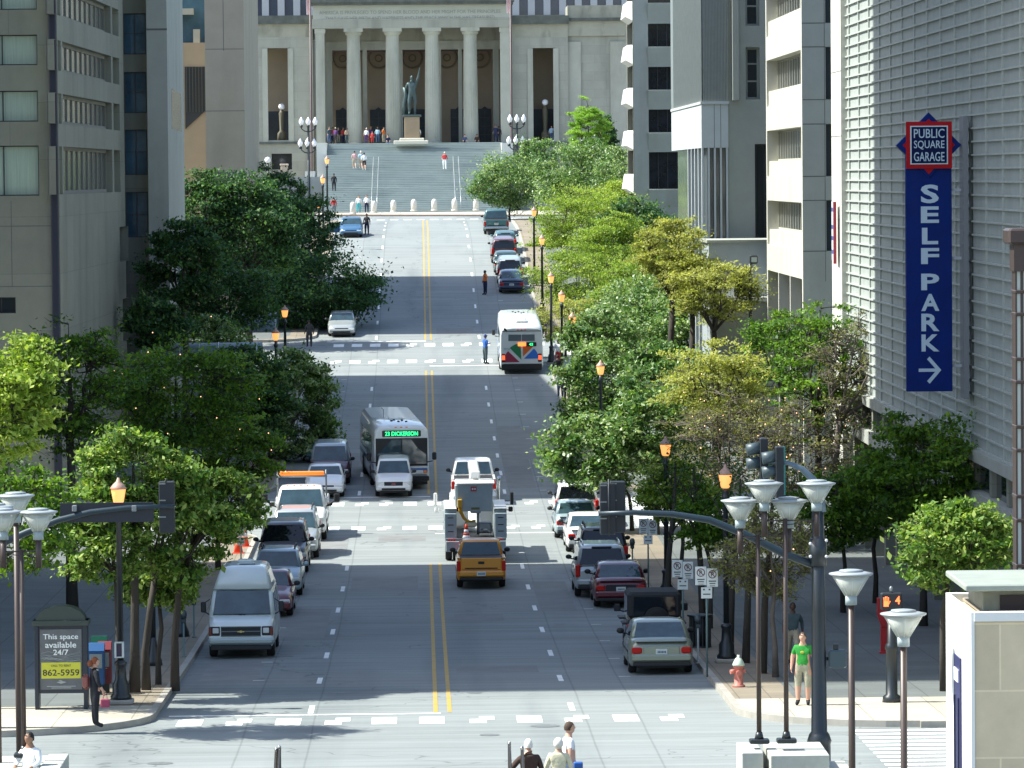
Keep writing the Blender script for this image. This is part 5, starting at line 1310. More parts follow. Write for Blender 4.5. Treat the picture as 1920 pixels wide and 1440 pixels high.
# buses
BW=paint('bus_white',(.66,.70,.70)); BBL=paint('bus_blue',(.02,.09,.3))
def bus(label,px,py,face,x,L=11.2,yaw=0.0):
    d=place(px,py,face,L,x); d['rz']+=yaw; T=thing('city_bus',label,'bus',d['loc'],d['rz'],'city buses',d['rx'])
    W=2.55; Hh=2.95; w=W/2
    def sec(y,wf,zt,zb=.38):
        a=w*wf; return [(a*.98,y,zb),(a,y,zb+.15),(a,y,1.2),(a*.985,y,2.3),(a*.95,y,zt-.22),(a*.82,y,zt-.04),(a*.4,y,zt),(-a*.4,y,zt),(-a*.82,y,zt-.04),(-a*.95,y,zt-.22),(-a*.985,y,2.3),(-a,y,1.2),(-a,y,zb+.15),(-a*.98,y,zb)]
    m=MB(); m.loft([sec(0,.95,Hh-.25),sec(.05,.985,Hh-.16),sec(.25,1,Hh),sec(L-.3,1,Hh),sec(L-.08,.99,Hh-.06),sec(L,.96,Hh-.14)]); m.build('body',BW,T)
    m=MB(); m.box(-w*.93,w*.93,.1,L-.1,.22,.42); m.build('underbody',TRIM,T)
    for s in (1,-1):
        n=6 
        for k in range(n):
            y0=1.3+k*(L-3.0)/n; y1=y0+(L-3.0)/n-.07
            P=[(s*w*1.0,y0,1.35),(s*w*1.0,y1,1.35),(s*w*.982,y1,2.3),(s*w*.982,y0,2.3)]; P=P if s>0 else [P[1],P[0],P[3],P[2]]; glassquad(T,'side_window',P,CGD,.01)
        m=MB(); x0,x1=sorted((s*w*1.0,s*(w+.012))); m.box(x0,x1,.4,L-.3,.95,1.15); m.build('blue_stripe',BBL,T)
        for y in (3.0,L-2.6):
            m=MB(); n2=14; m.add([(s*(w+.006),y+.6*math.cos(math.pi*q/n2),.42+.62*math.sin(math.pi*q/n2)) for q in range(n2+1)],[tuple(range(n2+1)) if s<0 else tuple(range(n2,-1,-1))]); m.build('wheel_arch',TRIM,T)
            wheel(T,s*(w-.12),y,.48,.28)
    # front
    yf=L
    P=[(w*.88,yf,1.18),(.03,yf+.03,1.18),(.03,yf-.0,2.30),(w*.88,yf-.04,2.30)]; glassquad(T,'windscreen',P,CGL,.03)
    P=[(-.03,yf+.03,1.18),(-w*.88,yf,1.18),(-w*.88,yf-.04,2.30),(-.03,yf-.0,2.30)]; glassquad(T,'windscreen',P,CGL,.03)
    m=MB(); m.box(-w*.93,w*.93,yf-.02,yf+.015,1.08,2.36,bev=.01); m.build('windscreen_surround',TRIM,T)
    m=MB(); m.box(-w*.92,w*.92,yf-.02,yf+.02,.78,.98,bev=.008); m.build('blue_stripe',BBL,T)
    m=MB(); m.box(-w*.98,w*.98,yf-.1,yf+.14,.40,.62,bev=.04); m.build('bumper',TRIM,T)
    m=MB(); m.box(-w*.9,w*.9,yf-.02,yf+.03,.63,.70); m.build('bumper_trim',GREYM,T)
    m=MB(); m.box(-.9,.9,yf-.05,yf+.025,2.42,2.72,bev=.04); sg=m.build('destination_sign',mat('sign_black',(.01,.01,.012),.3),T)
    if face=='toward':
        tx=text_part('23 DICKERSON',mat('led_green',(.02,.5,.12),.5,emit=(.02,1,.25),es=1.6),1.5,.19,.006,sg,'sign_text',bold=.012); tx.location=(0,yf+.034,2.57); tx.rotation_euler=(0,0,math.pi)
    for s in (1,-1):
        m=MB(); x0,x1=sorted((s*.98,s*.62)); m.box(x0,x1,yf-.02,yf+.045,.72,.88,bev=.02); h=m.build('headlight',HEAD,T)
        m=MB(); x0,x1=sorted((s*1.16,s*.99)); m.box(x0,x1,yf-.08,yf+.035,.73,.87,bev=.02); m.build('indicator',ORGL,h)
        m=MB(); m.box(s*(w+.22)-.1,s*(w+.22)+.1,yf-.02,yf+.08,1.35,1.7,bev=.04); m.tube([(s*(w-.1),yf,1.25),(s*(w+.15),yf+.03,1.3)],.025,5); m.build('mirror',TRIM,T)
    m=MB()
    for a in (-.45,.4): m.tube([(a,yf+.05,1.1),(a+.35,yf+.06,1.35)],.015,4)
    m.build('wiper',TRIM,T)
    for k in range(3):
        m=MB(); m.box(-.3+k*.25,-.18+k*.25,yf-.12,yf-.02,Hh-.13,Hh-.07,bev=.02); m.build('marker_light',ORGL,T)
    # inside: dash, seats glimpsed
    # roof kit
    if face=='away': m=MB(); m.box(-.35,.35,1.0,2.4,Hh-.02,Hh+.2,bev=.08); m.build('roof_unit',BW,T)
    m=MB(); m.box(-.35,.35,L-4.2,L-3.5,Hh-.01,Hh+.05,bev=.02); m.build('roof_hatch',BW,T)
    m=MB(); 
    for (x,y) in ((-.2,L-2.6),(.15,L-2.9),(.3,L-2.4),(0,L-2.0),(-.35,L-1.9)): m.lathe([(.06,0),(.06,.05),(.02,.07)],8,0,(x,y,Hh-.01))
    m.build('roof_fitting',TRIM,T)
    m=MB(); m.tube([(.5,L-5,Hh),(.5,L-5,Hh+.35),(.6,L-5,Hh+.42)],.012,4); m.build('antenna',TRIM,T)
    # rear
    m=MB(); m.box(-w*.95,w*.95,-.06,.12,.30,.62,bev=.03); m.build('engine_bumper',TRIM,T)
    P=[(-.78,-.012,1.98),(-.02,-.012,1.98),(-.02,-.0,2.36),(-.78,-.0,2.36)]; glassquad(T,'rear_window',P,mat('bus_rear_glass',(.10,.13,.15),.3),.01)
    P=[(.02,-.012,1.98),(.78,-.012,1.98),(.78,-.0,2.36),(.02,-.0,2.36)]; glassquad(T,'rear_window',P,MC['bus_rear_glass'],.01)
    m=MB(); m.box(-w*.9,w*.9,-.03,.02,2.55,2.59); m.build('cap_seam',TRIM,T)
    for k in (-1,0,1): m=MB(); m.box(k*.22-.05,k*.22+.05,-.035,.02,2.62,2.66,bev=.01); m.build('marker_light',REDL,T)
    if face=='away':
        Yr=-.018
        def fan(name,a0,a1,r,col,cx=0,cz=.85,poly=None):
            m=MB(); P=[(cx,cz)]+[(cx+r*math.cos(R_(a0+(a1-a0)*q/8)),cz+r*math.sin(R_(a0+(a1-a0)*q/8))) for q in range(9)] if poly is None else poly
            m.plate(P,Yr-.006,Yr+.01); m.build(name,mat('vinyl_'+name,col,.5),T)
        fan('crimson_sector',136,180,.95,(.30,.015,.06),-.12,.72)
        fan('green_sector',92,134,.98,(.01,.19,.07),-.02,.86)
        fan('orange_wedge',0,0,1,(.62,.12,.01),poly=[(.08,1.05),(.66,1.62),(.62,1.75),(.08,1.75)])
        fan('blue_sector',0,0,1,(.02,.14,.55),poly=[(.14,.92),(1.02,.92),(.98,1.15),(.88,1.35),(.74,1.52)])
        t=text_part('MTA',mat('vinyl_letter_blue',(.12,.3,.35),.5),.36,.14,.004,T,'lettering'); t.location=(-.86,Yr-.006,1.5)
        m=MB(); m.box(.28,.88,-.06,.0,1.66,1.90,bev=.02); q=m.build('route_display',mat('sign_black',(.01,.01,.012),.3),T)
        t=text_part('43',MC.get('led_green') or mat('led_green',(.02,.5,.12),.5,emit=(.02,1,.25),es=1.6),.22,.15,.006,q,'sign_text',bold=.012); t.location=(.56,-.068,1.78)
        m=MB(); m.box(-.22,.26,-.05,.0,1.68,1.88,bev=.03); m.build('warning_lamp',mat('lamp_orange_lit',(1,.2,.03),.4,emit=(1,.22,.04),es=1.2),T)
        for s in (1,-1):
            m=MB(); m.box(s*1.08-.11,s*1.08+.11,-.05,.02,.72,1.22,bev=.05); h=m.build('lamp_cluster',TRIM,T)
            m=MB(); m.box(s*1.08-.09,s*1.08+.09,-.065,-.04,.86,1.12,bev=.03); m.build('tail_light',mat('tail_lit',(1,.12,.05),.4,emit=(1,.1,.03),es=1.0),h)
        m=MB(); m.plate([(-1.05,2.62),(-1.0,2.62),(-.86,2.5),(-.86,2.62),(-.95,2.75),(-1.05,2.75)][::-1],-.02,.02); m.build('exhaust_outlet',TRIM,T)
    return T
bus('white city bus facing the camera with green lettered destination board',748,919,'toward',-1.75,yaw=.072)
bus('white city bus seen from behind with colourful fan logo by the bus stop',975,703,'away',5.95,10.0)

# bucket truck
def bucket():
    d=place(886,1057,'away',8.0,2.0); T=thing('bucket_truck','white utility truck with folded boom, grey bucket and traffic cone on its tail','truck',d['loc'],d['rz'],None,d['rx'])
    GB=mat('service_body_grey',(.30,.36,.38),.45,var=.08,scale=3); WTp=P_W
    m=MB(); m.box(-1.05,1.05,.3,7.2,.55,.85); m.build('chassis',TRIM,T)
    for s in (1,-1):
        m=MB(); x0,x1=sorted((s*1.18,s*.72)); m.box(x0,x1,.25,4.6,.95,2.05,bev=.03); m.box(x0,x1,.02,.245,.95,1.9,bev=.02); b=m.build('service_cabinet',GB,T)
        m=MB(); 
        for z in (1.2,1.45,1.72): m.box(x0+.12,x1-.12,-.0,.03,z,z+.03)
        for z in (1.28,1.6): m.box(s*1.18-.01,s*1.18+.015,.4,4.4,z,z+.02)
        m.build('door_seam',TRIM,b)
        m=MB(); m.box(x0,x1,.1,4.5,2.055,2.09,bev=.01); m.build('cabinet_top',WHITEP,b)
        m=MB(); x0,x1=sorted((s*1.14,s*.62)); m.box(x0,x1,-.05,.3,.45,.85,bev=.02); st=m.build('corner_step',GB,T)
        for q in range(3): m=MB(); m.box(min(s*.75,s*1.05)+q*.1,min(s*.75,s*1.05)+q*.1+.07,-.075,-.045,.86,.93,bev=.01); m.build('tail_light',REDL,T)
        for y in (1.6,): 
            for xx in (1.02,.74): wheel(T,s*xx,y,.48,.26)
        wheel(T,s*1.0,6.6,.48,.26)
        m=MB(); m.box(s*1.5-.07,s*1.5+.07,6.2,6.28,1.75,2.25,bev=.03); m.box(s*1.45-.09,s*1.45+.09,6.2,6.28,1.48,1.68,bev=.03); m.tube([(s*1.0,6.3,1.9),(s*1.45,6.25,1.9)],.02,5); m.tube([(s*1.0,6.3,1.55),(s*1.45,6.25,1.55)],.02,5); m.build('mirror',WHITEP if s<0 else TRIM,T)
    m=MB(); m.box(-1.15,1.15,-.02,.12,.85,.97,bev=.02); m.build('rear_beam',GREYM,T)
    for k in (-1,0,1): m=MB(); m.lathe([(.045,-.03),(.045,.03)],10,0,(k*.18,-.05,.91),True,'y'); m.build('marker_light',TRIM,T)
    m=MB(); m.box(-.62,.62,-.0,.1,.55,.62); m.build('tow_bar',TRIM,T)
    m=MB(); m.box(-.7,.7,.3,4.6,.86,.97); m.build('deck',TRIM,T)
    m=MB(); m.box(-.95,.95,5.0,7.0,.9,2.35,bev=.15); m.loft([[(-1,7,.8),(1,7,.8),(1,7,1.5),(-1,7,1.5)],[(-.85,7.9,.8),(.85,7.9,.8),(.85,7.9,1.35),(-.85,7.9,1.35)]],0,False); m.build('cab',WTp,T)
    glassquad(T,'rear_window',[(-.7,5.0,1.6),(.7,5.0,1.6),(.7,5.0,2.15),(-.7,5.0,2.15)],CGD,.02)
    # turret, booms and bucket
    m=MB(); m.lathe([(.4,.95),(.4,1.15),(.25,1.2),(.25,2.1)],14,0,(0,3.2,0)); m.box(-.28,.28,2.9,3.5,2.1,2.7,bev=.05); m.build('turret',WTp,T)
    m=MB(); m.box(-.2,.2,1.5,7.9,3.1,3.42,bev=.05); m.build('upper_boom',WTp,T)
    m=MB(); m.box(-.17,.17,2.9,7.2,2.66,2.95,bev=.05); m.build('lower_boom',WTp,T)
    m=MB(); m.loft([[(-.62,.35,1.95),(.62,.35,1.95),(.62,1.25,1.95),(-.62,1.25,1.95)],[(-.68,.28,2.98),(.68,.28,2.98),(.68,1.3,2.98),(-.68,1.3,2.98)]],0,False)
    m.build('bucket',GB,T)
    m=MB(); m.box(-.74,.74,.22,1.36,2.98,3.06,bev=.03); m.build('bucket_rim',WHITEP,T)
    m=MB(); m.box(-.78,-.64,.5,1.1,2.1,2.95,bev=.03); m.build('bucket_liner',GB,T)
    t=MB(); t.box(-.17,.05,.262,.31,2.72,2.9); lb=t.build('caution_label',mat('label_red',(.35,.04,.06),.5),T)
    t=MB(); t.plate([(-.14,2.81),(-.1,2.77),(-.06,2.81),(-.1,2.85)],.25,.262); t.plate([(-.05,2.81),(-.01,2.77),(.03,2.81),(-.01,2.85)],.25,.262); t.build('diamond',WHITEP,lb)
    t=MB(); t.box(-.16,.16,.325,.36,2.02,2.1); t.build('maker_plate',mat('plate_olive',(.12,.12,.03),.5),T)
    Y_=mat('hydraulic_yellow',(.55,.3,.02),.5)
    m=MB(); m.tube([(-.58,.25,2.35),(-.58,.3,2.0),(-.45,.4,1.7),(-.3,.5,1.55),(.0,.55,1.58)],[.07,.07,.06,.05,.04],6); m.box(-.68,-.5,.15,.3,2.1,2.42,bev=.02); m.build('lift_arm',Y_,T)
    m=MB(); m.box(-.42,.05,.35,.95,1.35,1.52,bev=.05); m.build('cable_tray',mat('hydraulic_cream',(.55,.5,.33),.6),T)
    m=MB(); m.box(.1,.62,.5,1.2,1.1,1.5,bev=.05); m.tube([(.2,.3,1.2),(.4,.3,1.25),(.6,.35,1.15)],.06,6); m.build('tool_tray',GREYM,T)
    m=MB(); m.tube([(.1,.6,1.05),(.1,.55,1.9)],.05,6); m.box(-.2,.2,.3,.4,1.88,1.97,bev=.02); m.build('bucket_mount',GREYM,T)
    m=MB(); m.tube([(.95,5.0,1.2),(.95,5.0,2.75),(1.0,4.9,2.95)],.07,8); m.build('exhaust_stack',CHR,T)
bucket()
d=place(886,1057,'away',8.0,2.0)
def cone_mesh(h=.7,r=.17):
    m=MB(); m.box(-r*1.15,r*1.15,-r*1.15,r*1.15,0,.03,0,bev=.02); m.lathe([(r*.9,.03),(r*.62,h*.38),(r*.6,h*.4)],14,0); 
    m.lathe([(r*.6,h*.4),(r*.46,h*.58)],14,1); m.lathe([(r*.46,h*.58),(r*.38,h*.67)],14,0); m.lathe([(r*.38,h*.67),(r*.28,h*.8)],14,1); m.lathe([(r*.28,h*.8),(r*.15,h)],14,0); return m
CO=mat('cone_orange',(.75,.07,.02),.5); CW=mat('cone_reflective',(.7,.7,.7),.4)
c=tag(cone_mesh(1.0,.27).build('traffic_cone',[CO,CW]),'orange cone with white bands standing on the truck tail','traffic cone'); c.location=(d['loc'][0]-.36,d['loc'][1]+.0-.32,d['loc'][2]+.52)
cm=MB(); cm.box(-.62,-.1,-.6,-.06,.46,.52); 
tt=[o for o in bpy.data.objects if o.name=='bucket_truck'][0]; cm.build('cone_shelf',GREYM,tt)
for (px,py,l) in ((447,1037,'orange cone on the left pavement, nearer of the pair'),(459,1026,'orange cone on the left pavement, farther of the pair')):
    X,Y=atG(px,py,.16); c=tag(cone_mesh(.95,.2).build('traffic_cone',[CO,CW]),l,'traffic cone','pavement cones'); c.location=(X,Y,gz(Y)+.16)
# ------------------------------------------------------------------ street furniture
LGL=mat('lantern_glass_lit',(.8,.4,.18),.4,emit=(1.0,.36,.09),es=.75)
LCAP=mat('lantern_cap',(.45,.28,.22),.5)
ORD=['first','second','third','fourth','fifth','sixth','seventh','eighth','ninth','tenth','eleventh','twelfth']
def lantern_post(label,X,Y,H=5.0,zb=None,big=1.0):
    T=thing('street_lamp',label,'street lamp',(X,Y,(gz(Y)+.16) if zb is None else zb),0,'lit lantern posts')
    m=MB(); m.box(-.32,.32,-.32,.32,0,.12,bev=.03); f=m.build('plinth',KERB,T)
    m=MB(); m.lathe([(.27,.12),(.27,.2),(.22,.26),(.22,.5),(.15,.62),(.13,.95),(.16,1.0),(.16,1.06),(.085,1.12)],14); m.build('base',BLACK,T)
    m=MB(); m.lathe([(.085,1.1),(.07,H-.6),(.11,H-.55),(.11,H-.45),(.07,H-.4),(.07,H-.3)],12); m.build('pole',BLACK,T)
    m=MB(); m.lathe([(.09,H-.25),(.13,H-.2),(.185,H+.1),(.185,H+.13)],12); m.build('lantern',LGL,T)
    m=MB(); m.lathe([(.21,H+.13),(.21,H+.16),(.13,H+.26),(.06,H+.32),(.025,H+.42)],12); m.build('lantern_cap',LCAP,T)
    return T
def solveY(py,px,h):
    Y=100.0
    d=ray(px,py)
    while Y<430:
        if d.z/d.y*Y <= gz(Y)+h: return Y
        Y+=.25
    return Y
for (px,py,l) in ((222,928,'lit lantern post on a stone base at the left corner beside the walk signal'),(517,630,'lit lantern on the left pavement, lower of the pair by the vaulted canopy'),(534,587,'lit lantern on the left pavement, upper of the pair by the vaulted canopy'),
  (598,384,'lit lantern at the left edge of the top dark tree'),(613,302,'lit lantern on a tall black pole in front of the left cheek wall'),(605,338,'lit lantern just below the tall one beside the hall steps'),
  (1248,842,'lit lantern post before the broad leaved tree at the right crossing'),(1360,900,'lit lantern post behind the left cone lamps on the right side'),(1073,600,'lit lantern post to the right of the bus seen from behind'),
  (1053,558,'lit lantern among brown twigs above the bus stop'),(1033,523,'lit lantern beside the navy sedan'),(1016,452,'lit lantern half hidden by the yellow green locust'),(1001,399,'lit lantern post standing clear beside the far parked row'),
  (1126,693,'lit lantern glowing inside the big broad leaved tree')):
    Y=solveY(py,px,5.3); X=atY(px,py,Y)[0]
    if px==222: Y=115; X=atY(222,925,115)[0]
    Hh=atY(px,py,Y)[1]-gz(Y)-.16+.02
    lantern_post(l,X,Y,Hh)
# candelabra lamps by the steps
def candelabra(label,px,pyt,pyb,Y):
    X=X_(px,Y); z0=gz(min(Y,440)); zt=Z_(pyt,Y,px)-z0; T=thing('candelabra_lamp',label,'street lamp',(X,Y,z0),0,'six globe lamps by the steps')
    m=MB(); m.lathe([(.3,0),(.25,.5),(.13,.9),(.1,zt-.5)],10); m.build('pole',BLACK,T)
    for lvl,dx in ((zt-.55,0),(zt-2.65,-.12)):
        m=MB(); 
        for s in (-1,1): m.tube([(0,0,lvl-.75),(s*.35,0,lvl-.7),(s*.68,0,lvl-.45),(s*.68,0,lvl-.1)],.055,6)
        m.build('arm',BLACK,T)
        for k in (-1,0,1):
            g=MB(); g.lathe([(.13,lvl-.1),(.22,lvl+.1),(.24,lvl+.3),(.13,lvl+.5),(.03,lvl+.68)],10,0,(k*.68+dx,0,0)); g.build('globe',mat('globe_white',(.85,.84,.86),.35),T)
            g=MB(); g.lathe([(.12,lvl-.35),(.15,lvl-.1)],8,0,(k*.68+dx,0,0)); g.build('globe_holder',BLACK,T)
candelabra('black six globe lamp in front of the left cheek wall',579,222,360,446)
candelabra('black six globe lamp to the right of the hall steps',970,217,345,446)
for (px,l) in ((585,'tall flagpole left of the hall portico'),(960,'tall flagpole right of the hall portico')):
    Y=463; X=X_(px,Y); T=thing('flagpole',l,'flagpole',(X,Y,-3.4),0,'hall flagpoles')
    m=MB(); m.lathe([(.3,0),(.16,1.0),(.13,3),(.09,22)],10); m.build('pole',mat('pole_umber',(.09,.06,.06),.5),T)
    m=MB()
    zt=Z_(2,Y)+3.4; zb=Z_(26,Y)+3.4
    for k in range(6):
        m.loft([[(-.06-k*.05-.05*math.sin(q),.06*math.sin(q*1.3),zb+(zt-zb+2)*(q/5)) for q in (0,1,2,3,4,5)],[(-.11-k*.05-.05*math.sin(q),.06*math.sin(q*1.3+.4),zb+(zt-zb+2)*(q/5)) for q in (0,1,2,3,4,5)]],k%2,True,False,False)
    m.build('flag',[mat('flag_red',(.5,.05,.06),.8),mat('flag_white',(.7,.7,.7),.8)],T)
for (px,py,l) in ((528,200,'white globe lamp on a dark stand inside the left wing opening'),(1022,192,'white globe lamp on a dark stand inside the right wing opening')):
    Y=WY+2.6; X,z=atY(px,py,Y); T=thing('globe_lamp',l,'lamp',(X,Y,Z_(263,Y,px)+.02),0,'hall globe lamps'); hh=z-T.location.z
    m=MB(); m.lathe([(.5,-.1),(.45,.7),(.22,1.0),(.3,hh-.7),(.15,hh-.3)],10); m.build('stand',mat('stand_bronze',(.1,.085,.05),.6),T)
    m=MB(); m.ball((0,0,hh),.33,0,14,10); m.build('globe',MC['globe_white'],T)
X,z=atY(502,300,445); T=thing('globe_lamp','white globe lamp above the dark tree tip at the terrace wall','lamp',(X,445,-3.4),0,'hall globe lamps')
m=MB(); m.ball((0,0,z+3.4),.3,0,14,10); m.build('globe',MC['globe_white'],T); m=MB(); m.lathe([(.15,0),(.09,z+3.1)],8); m.build('pole',BLACK,T)
X,z=atY(533,305,445.5); T=thing('stone_urn','pale stone pillar block on the terrace wall','pillar',(X,445.5,Z_(332,446,540))); m=MB(); m.box(-.35,.35,-.35,.35,0,1.1,bev=.04); m.box(-.42,.42,-.42,.42,1.1,1.3,bev=.04); m.build('block',mat('urn_stone',(.5,.42,.32),.8),T)
# statue group
def statue():
    Y=462.0; X=X_(774,Y); zf=Z_(268,Y)+.0
    T=thing('statue','green bronze figure with one arm raised on a stone pedestal between the columns','statue',(X,Y,zf-.1))
    zp=Z_(217,Y)-zf; m=MB(); m.box(-1.9,1.6,-.9,2.2,0,.35,bev=.05); m.box(-1.3,1.2,-.6,2,.35,.6,bev=.05); m.build('steps',mat('statue_base_white',(.6,.57,.48),.7),T)
    m=MB(); m.box(-.8,.75,-.2,1.4,.6,zp,bev=.04); m.build('pedestal',mat('pedestal_tan',(.30,.22,.14),.7,var=.1,scale=1),T)
    m=MB(); m.box(-.95,.95,-.35,1.5,zp,zp+.2,bev=.05); m.build('plinth',mat('verdigris',(.055,.085,.085),.45,metal=.3,var=.3,scale=3),T)
    me=person_mesh(dict(pose='statue'),seed=1); me.materials.clear(); me.materials.append(MC['verdigris'])
    for p in me.polygons: p.material_index=0
    f=link('figure',me,T); f.scale=(2.3,2.3,2.3); f.location=(-.0,.5,zp+.2); f.rotation_euler=(0,0,math.pi)
    m=MB(); rs=random.Random(3)
    pts=[(-.75,.7,zp+.2),(-.8,.6,zp+1.2),(-.6,.55,zp+2.2),(-.75,.5,zp+3.0)]
    m.loft([[(a-.25,b,c),(a,b-.2,c),(a+.25,b,c),(a,b+.3,c)] for a,b,c in pts]); m.build('drapery',MC['verdigris'],T)
# bollards and chain line at the forecourt kerb
bl=MB(); bl.lathe([(.24,0),(.24,.68),(.20,.82),(.10,.92)],12)
bolm=bl.mesh('shaft',mat('bollard_stone',(.62,.60,.54),.7,var=.1,scale=3)); bc_=MB(); bc_.lathe([(.28,0),(.28,.12)],12); bcm=bc_.mesh('foot',MC['bollard_stone'])
bx=[662,701,738,776,814,851,889]
for i,px in enumerate(bx):
    py=402-(px-662)*.048; X,Y=atG(px,py,.16); Y=min(Y,427)
    T=thing('bollard','pale stone bollard, %s from the left in the row at the foot of the steps'%ORD[i],'bollard',(X,Y,gz(Y)+.16),0,'bollards below the steps'); T.scale=(1.1,1.1,1.25)
    link('shaft',bolm,T); link('foot',bcm,T)
X0,Y0=atG(625,400,.16); T=thing('low_rail','long low pale stone rail behind the bollards','railing',(0,427,gz(427)))
m=MB(); m.box(X_(628,427),X_(905,427),427,427.25,.95,1.08,bev=.02); m.build('top_rail',MC['bollard_stone'],T)
for k in range(9): m=MB(); x=X_(628,427)+k*(X_(905,427)-X_(628,427))/8.2; m.box(x,x+.12,427.05,427.2,0,.95); m.build('post',MC['bollard_stone'],T)

# blue garage sign
def sign():
    Y=140.4; xl,zt=atY(1698,262,Y); xr=atY(1784,262,Y)[0]; zb=atY(1740,734,Y)[1]; xm=(xl+xr)/2
    T=thing('garage_sign','tall blue SELF PARK sign with star topped PUBLIC SQUARE GARAGE panel','sign',(xm,Y,zb))
    BL=mat('sign_blue',(.001,.018,.15),.5,var=.15,scale=1.5,spec=.15,dirt=((.01,.03,.14),.5,.8,(1,1,.2))); RD=mat('sign_red',(.40,.008,.015),.5,spec=.15); SW=mat('sign_letter_white',(.48,.60,.70),.5)
    w=(xr-xl)/2; h=zt-zb
    m=MB(); m.box(-w,w,0,.3,0,h,bev=.01); m.build('blade',BL,T)
    zc=atY(1741,272,Y)[1]-zb; s=atY(1802,272,Y)[0]-xm
    m=MB(); m.plate([(0,zc-s),(s,zc),(0,zc+s),(-s,zc)],-.06,.28); m.build('star_back',BL,T)
    s2=s*.80
    m=MB(); m.plate([(0,zc-s2*1.12),(s2*1.0,zc),(0,zc+s2),(-s2,zc)],-.09,-.062); m.build('star_red',RD,T)
    q=w*1.0; m=MB(); m.box(-q,q,-.14,-.092,zc-q*1.02,zc+q*1.02); m.build('red_panel',RD,T)
    q2=q*.82; m=MB(); m.box(-q2,q2,-.155,-.142,zc-q2*1.02,zc+q2*1.02); m.build('white_border',mat('sign_border',(.6,.68,.72),.5),T)
    q3=q*.765; m=MB(); m.box(-q3,q3,-.165,-.157,zc-q3*1.03,zc+q3*1.03); pn=m.build('name_panel',mat('sign_navy',(.001,.008,.06),.5,spec=.15),T)
    for i,s_ in enumerate(('PUBLIC','SQUARE','GARAGE')):
        t=text_part(s_,SW,q3*1.74,q3*.52,.01,pn,'lettering',bold=.006); t.location=(0,-.17,zc+q3*(.66-.66*i))
    for i,(ch,py) in enumerate((('S',378),('E',404),('L',442-15+14),('F',481),('P',536),('A',583),('R',632-22),('K',651))):
        pass
    yy=[(('S'),360,348,407),('E','',0,0)]
    spans={'S':(346,381),'E':(387,418),'L':(427,458),'F':(465,495),'P':(513,544),'A':(551,583),'R2':(588,621),'K':(627,659)}
    for k,(a,b) in spans.items():
        za,zb_=atY(1741,a,Y)[1]-zb,atY(1741,b,Y)[1]-zb
        t=text_part(k[0],SW,.56 if k[0]!='L' else .5,za-zb_,.02,T,'letter',bold=.03); t.location=(.03,-.012,(za+zb_)/2)
    za=atY(1741,694,Y)[1]-zb; m=MB(); g=.05
    m.box(-.34,.3,-.022,.0,za-g,za+g); 
    m.plate([(.36,za),(.0,za+.42),(-.08,za+.34),(.22,za),(-.08,za-.34),(.0,za-.42)][::-1],-.024,.0); m.build('arrow',SW,T)
    for py in (356,484,686):
        z=atY(1800,py,Y)[1]-zb; m=MB(); m.box(w,GX-.2-xm,.08,.2,z-.045,z+.045); m.build('bracket',mat('bracket_pale',(.4,.42,.45),.5),T)
sign()
# small banner on the pale pier
Y,z=atX(1573,435,GX-.3); T=thing('pier_banner','narrow vertical blue and white banner with red edge on the pale garage pier','banner',(GX-.32,182.2,z))
m=MB(); m.box(-.04,.04,-.0,.9,-1.15,1.2); m.build('panel',mat('banner_white',(.6,.65,.7),.6),T)
m=MB(); m.box(-.06,.06,-.14,-.003,-1.3,1.2); m.build('edge',mat('banner_red',(.35,.04,.06),.6),T)
for q in (-.9,-.35,.1,.8): m=MB(); m.box(-.05,-.041,.1,.8,q,q+.16); m.build('mark',mat('banner_blue',(.03,.1,.3),.6),T)

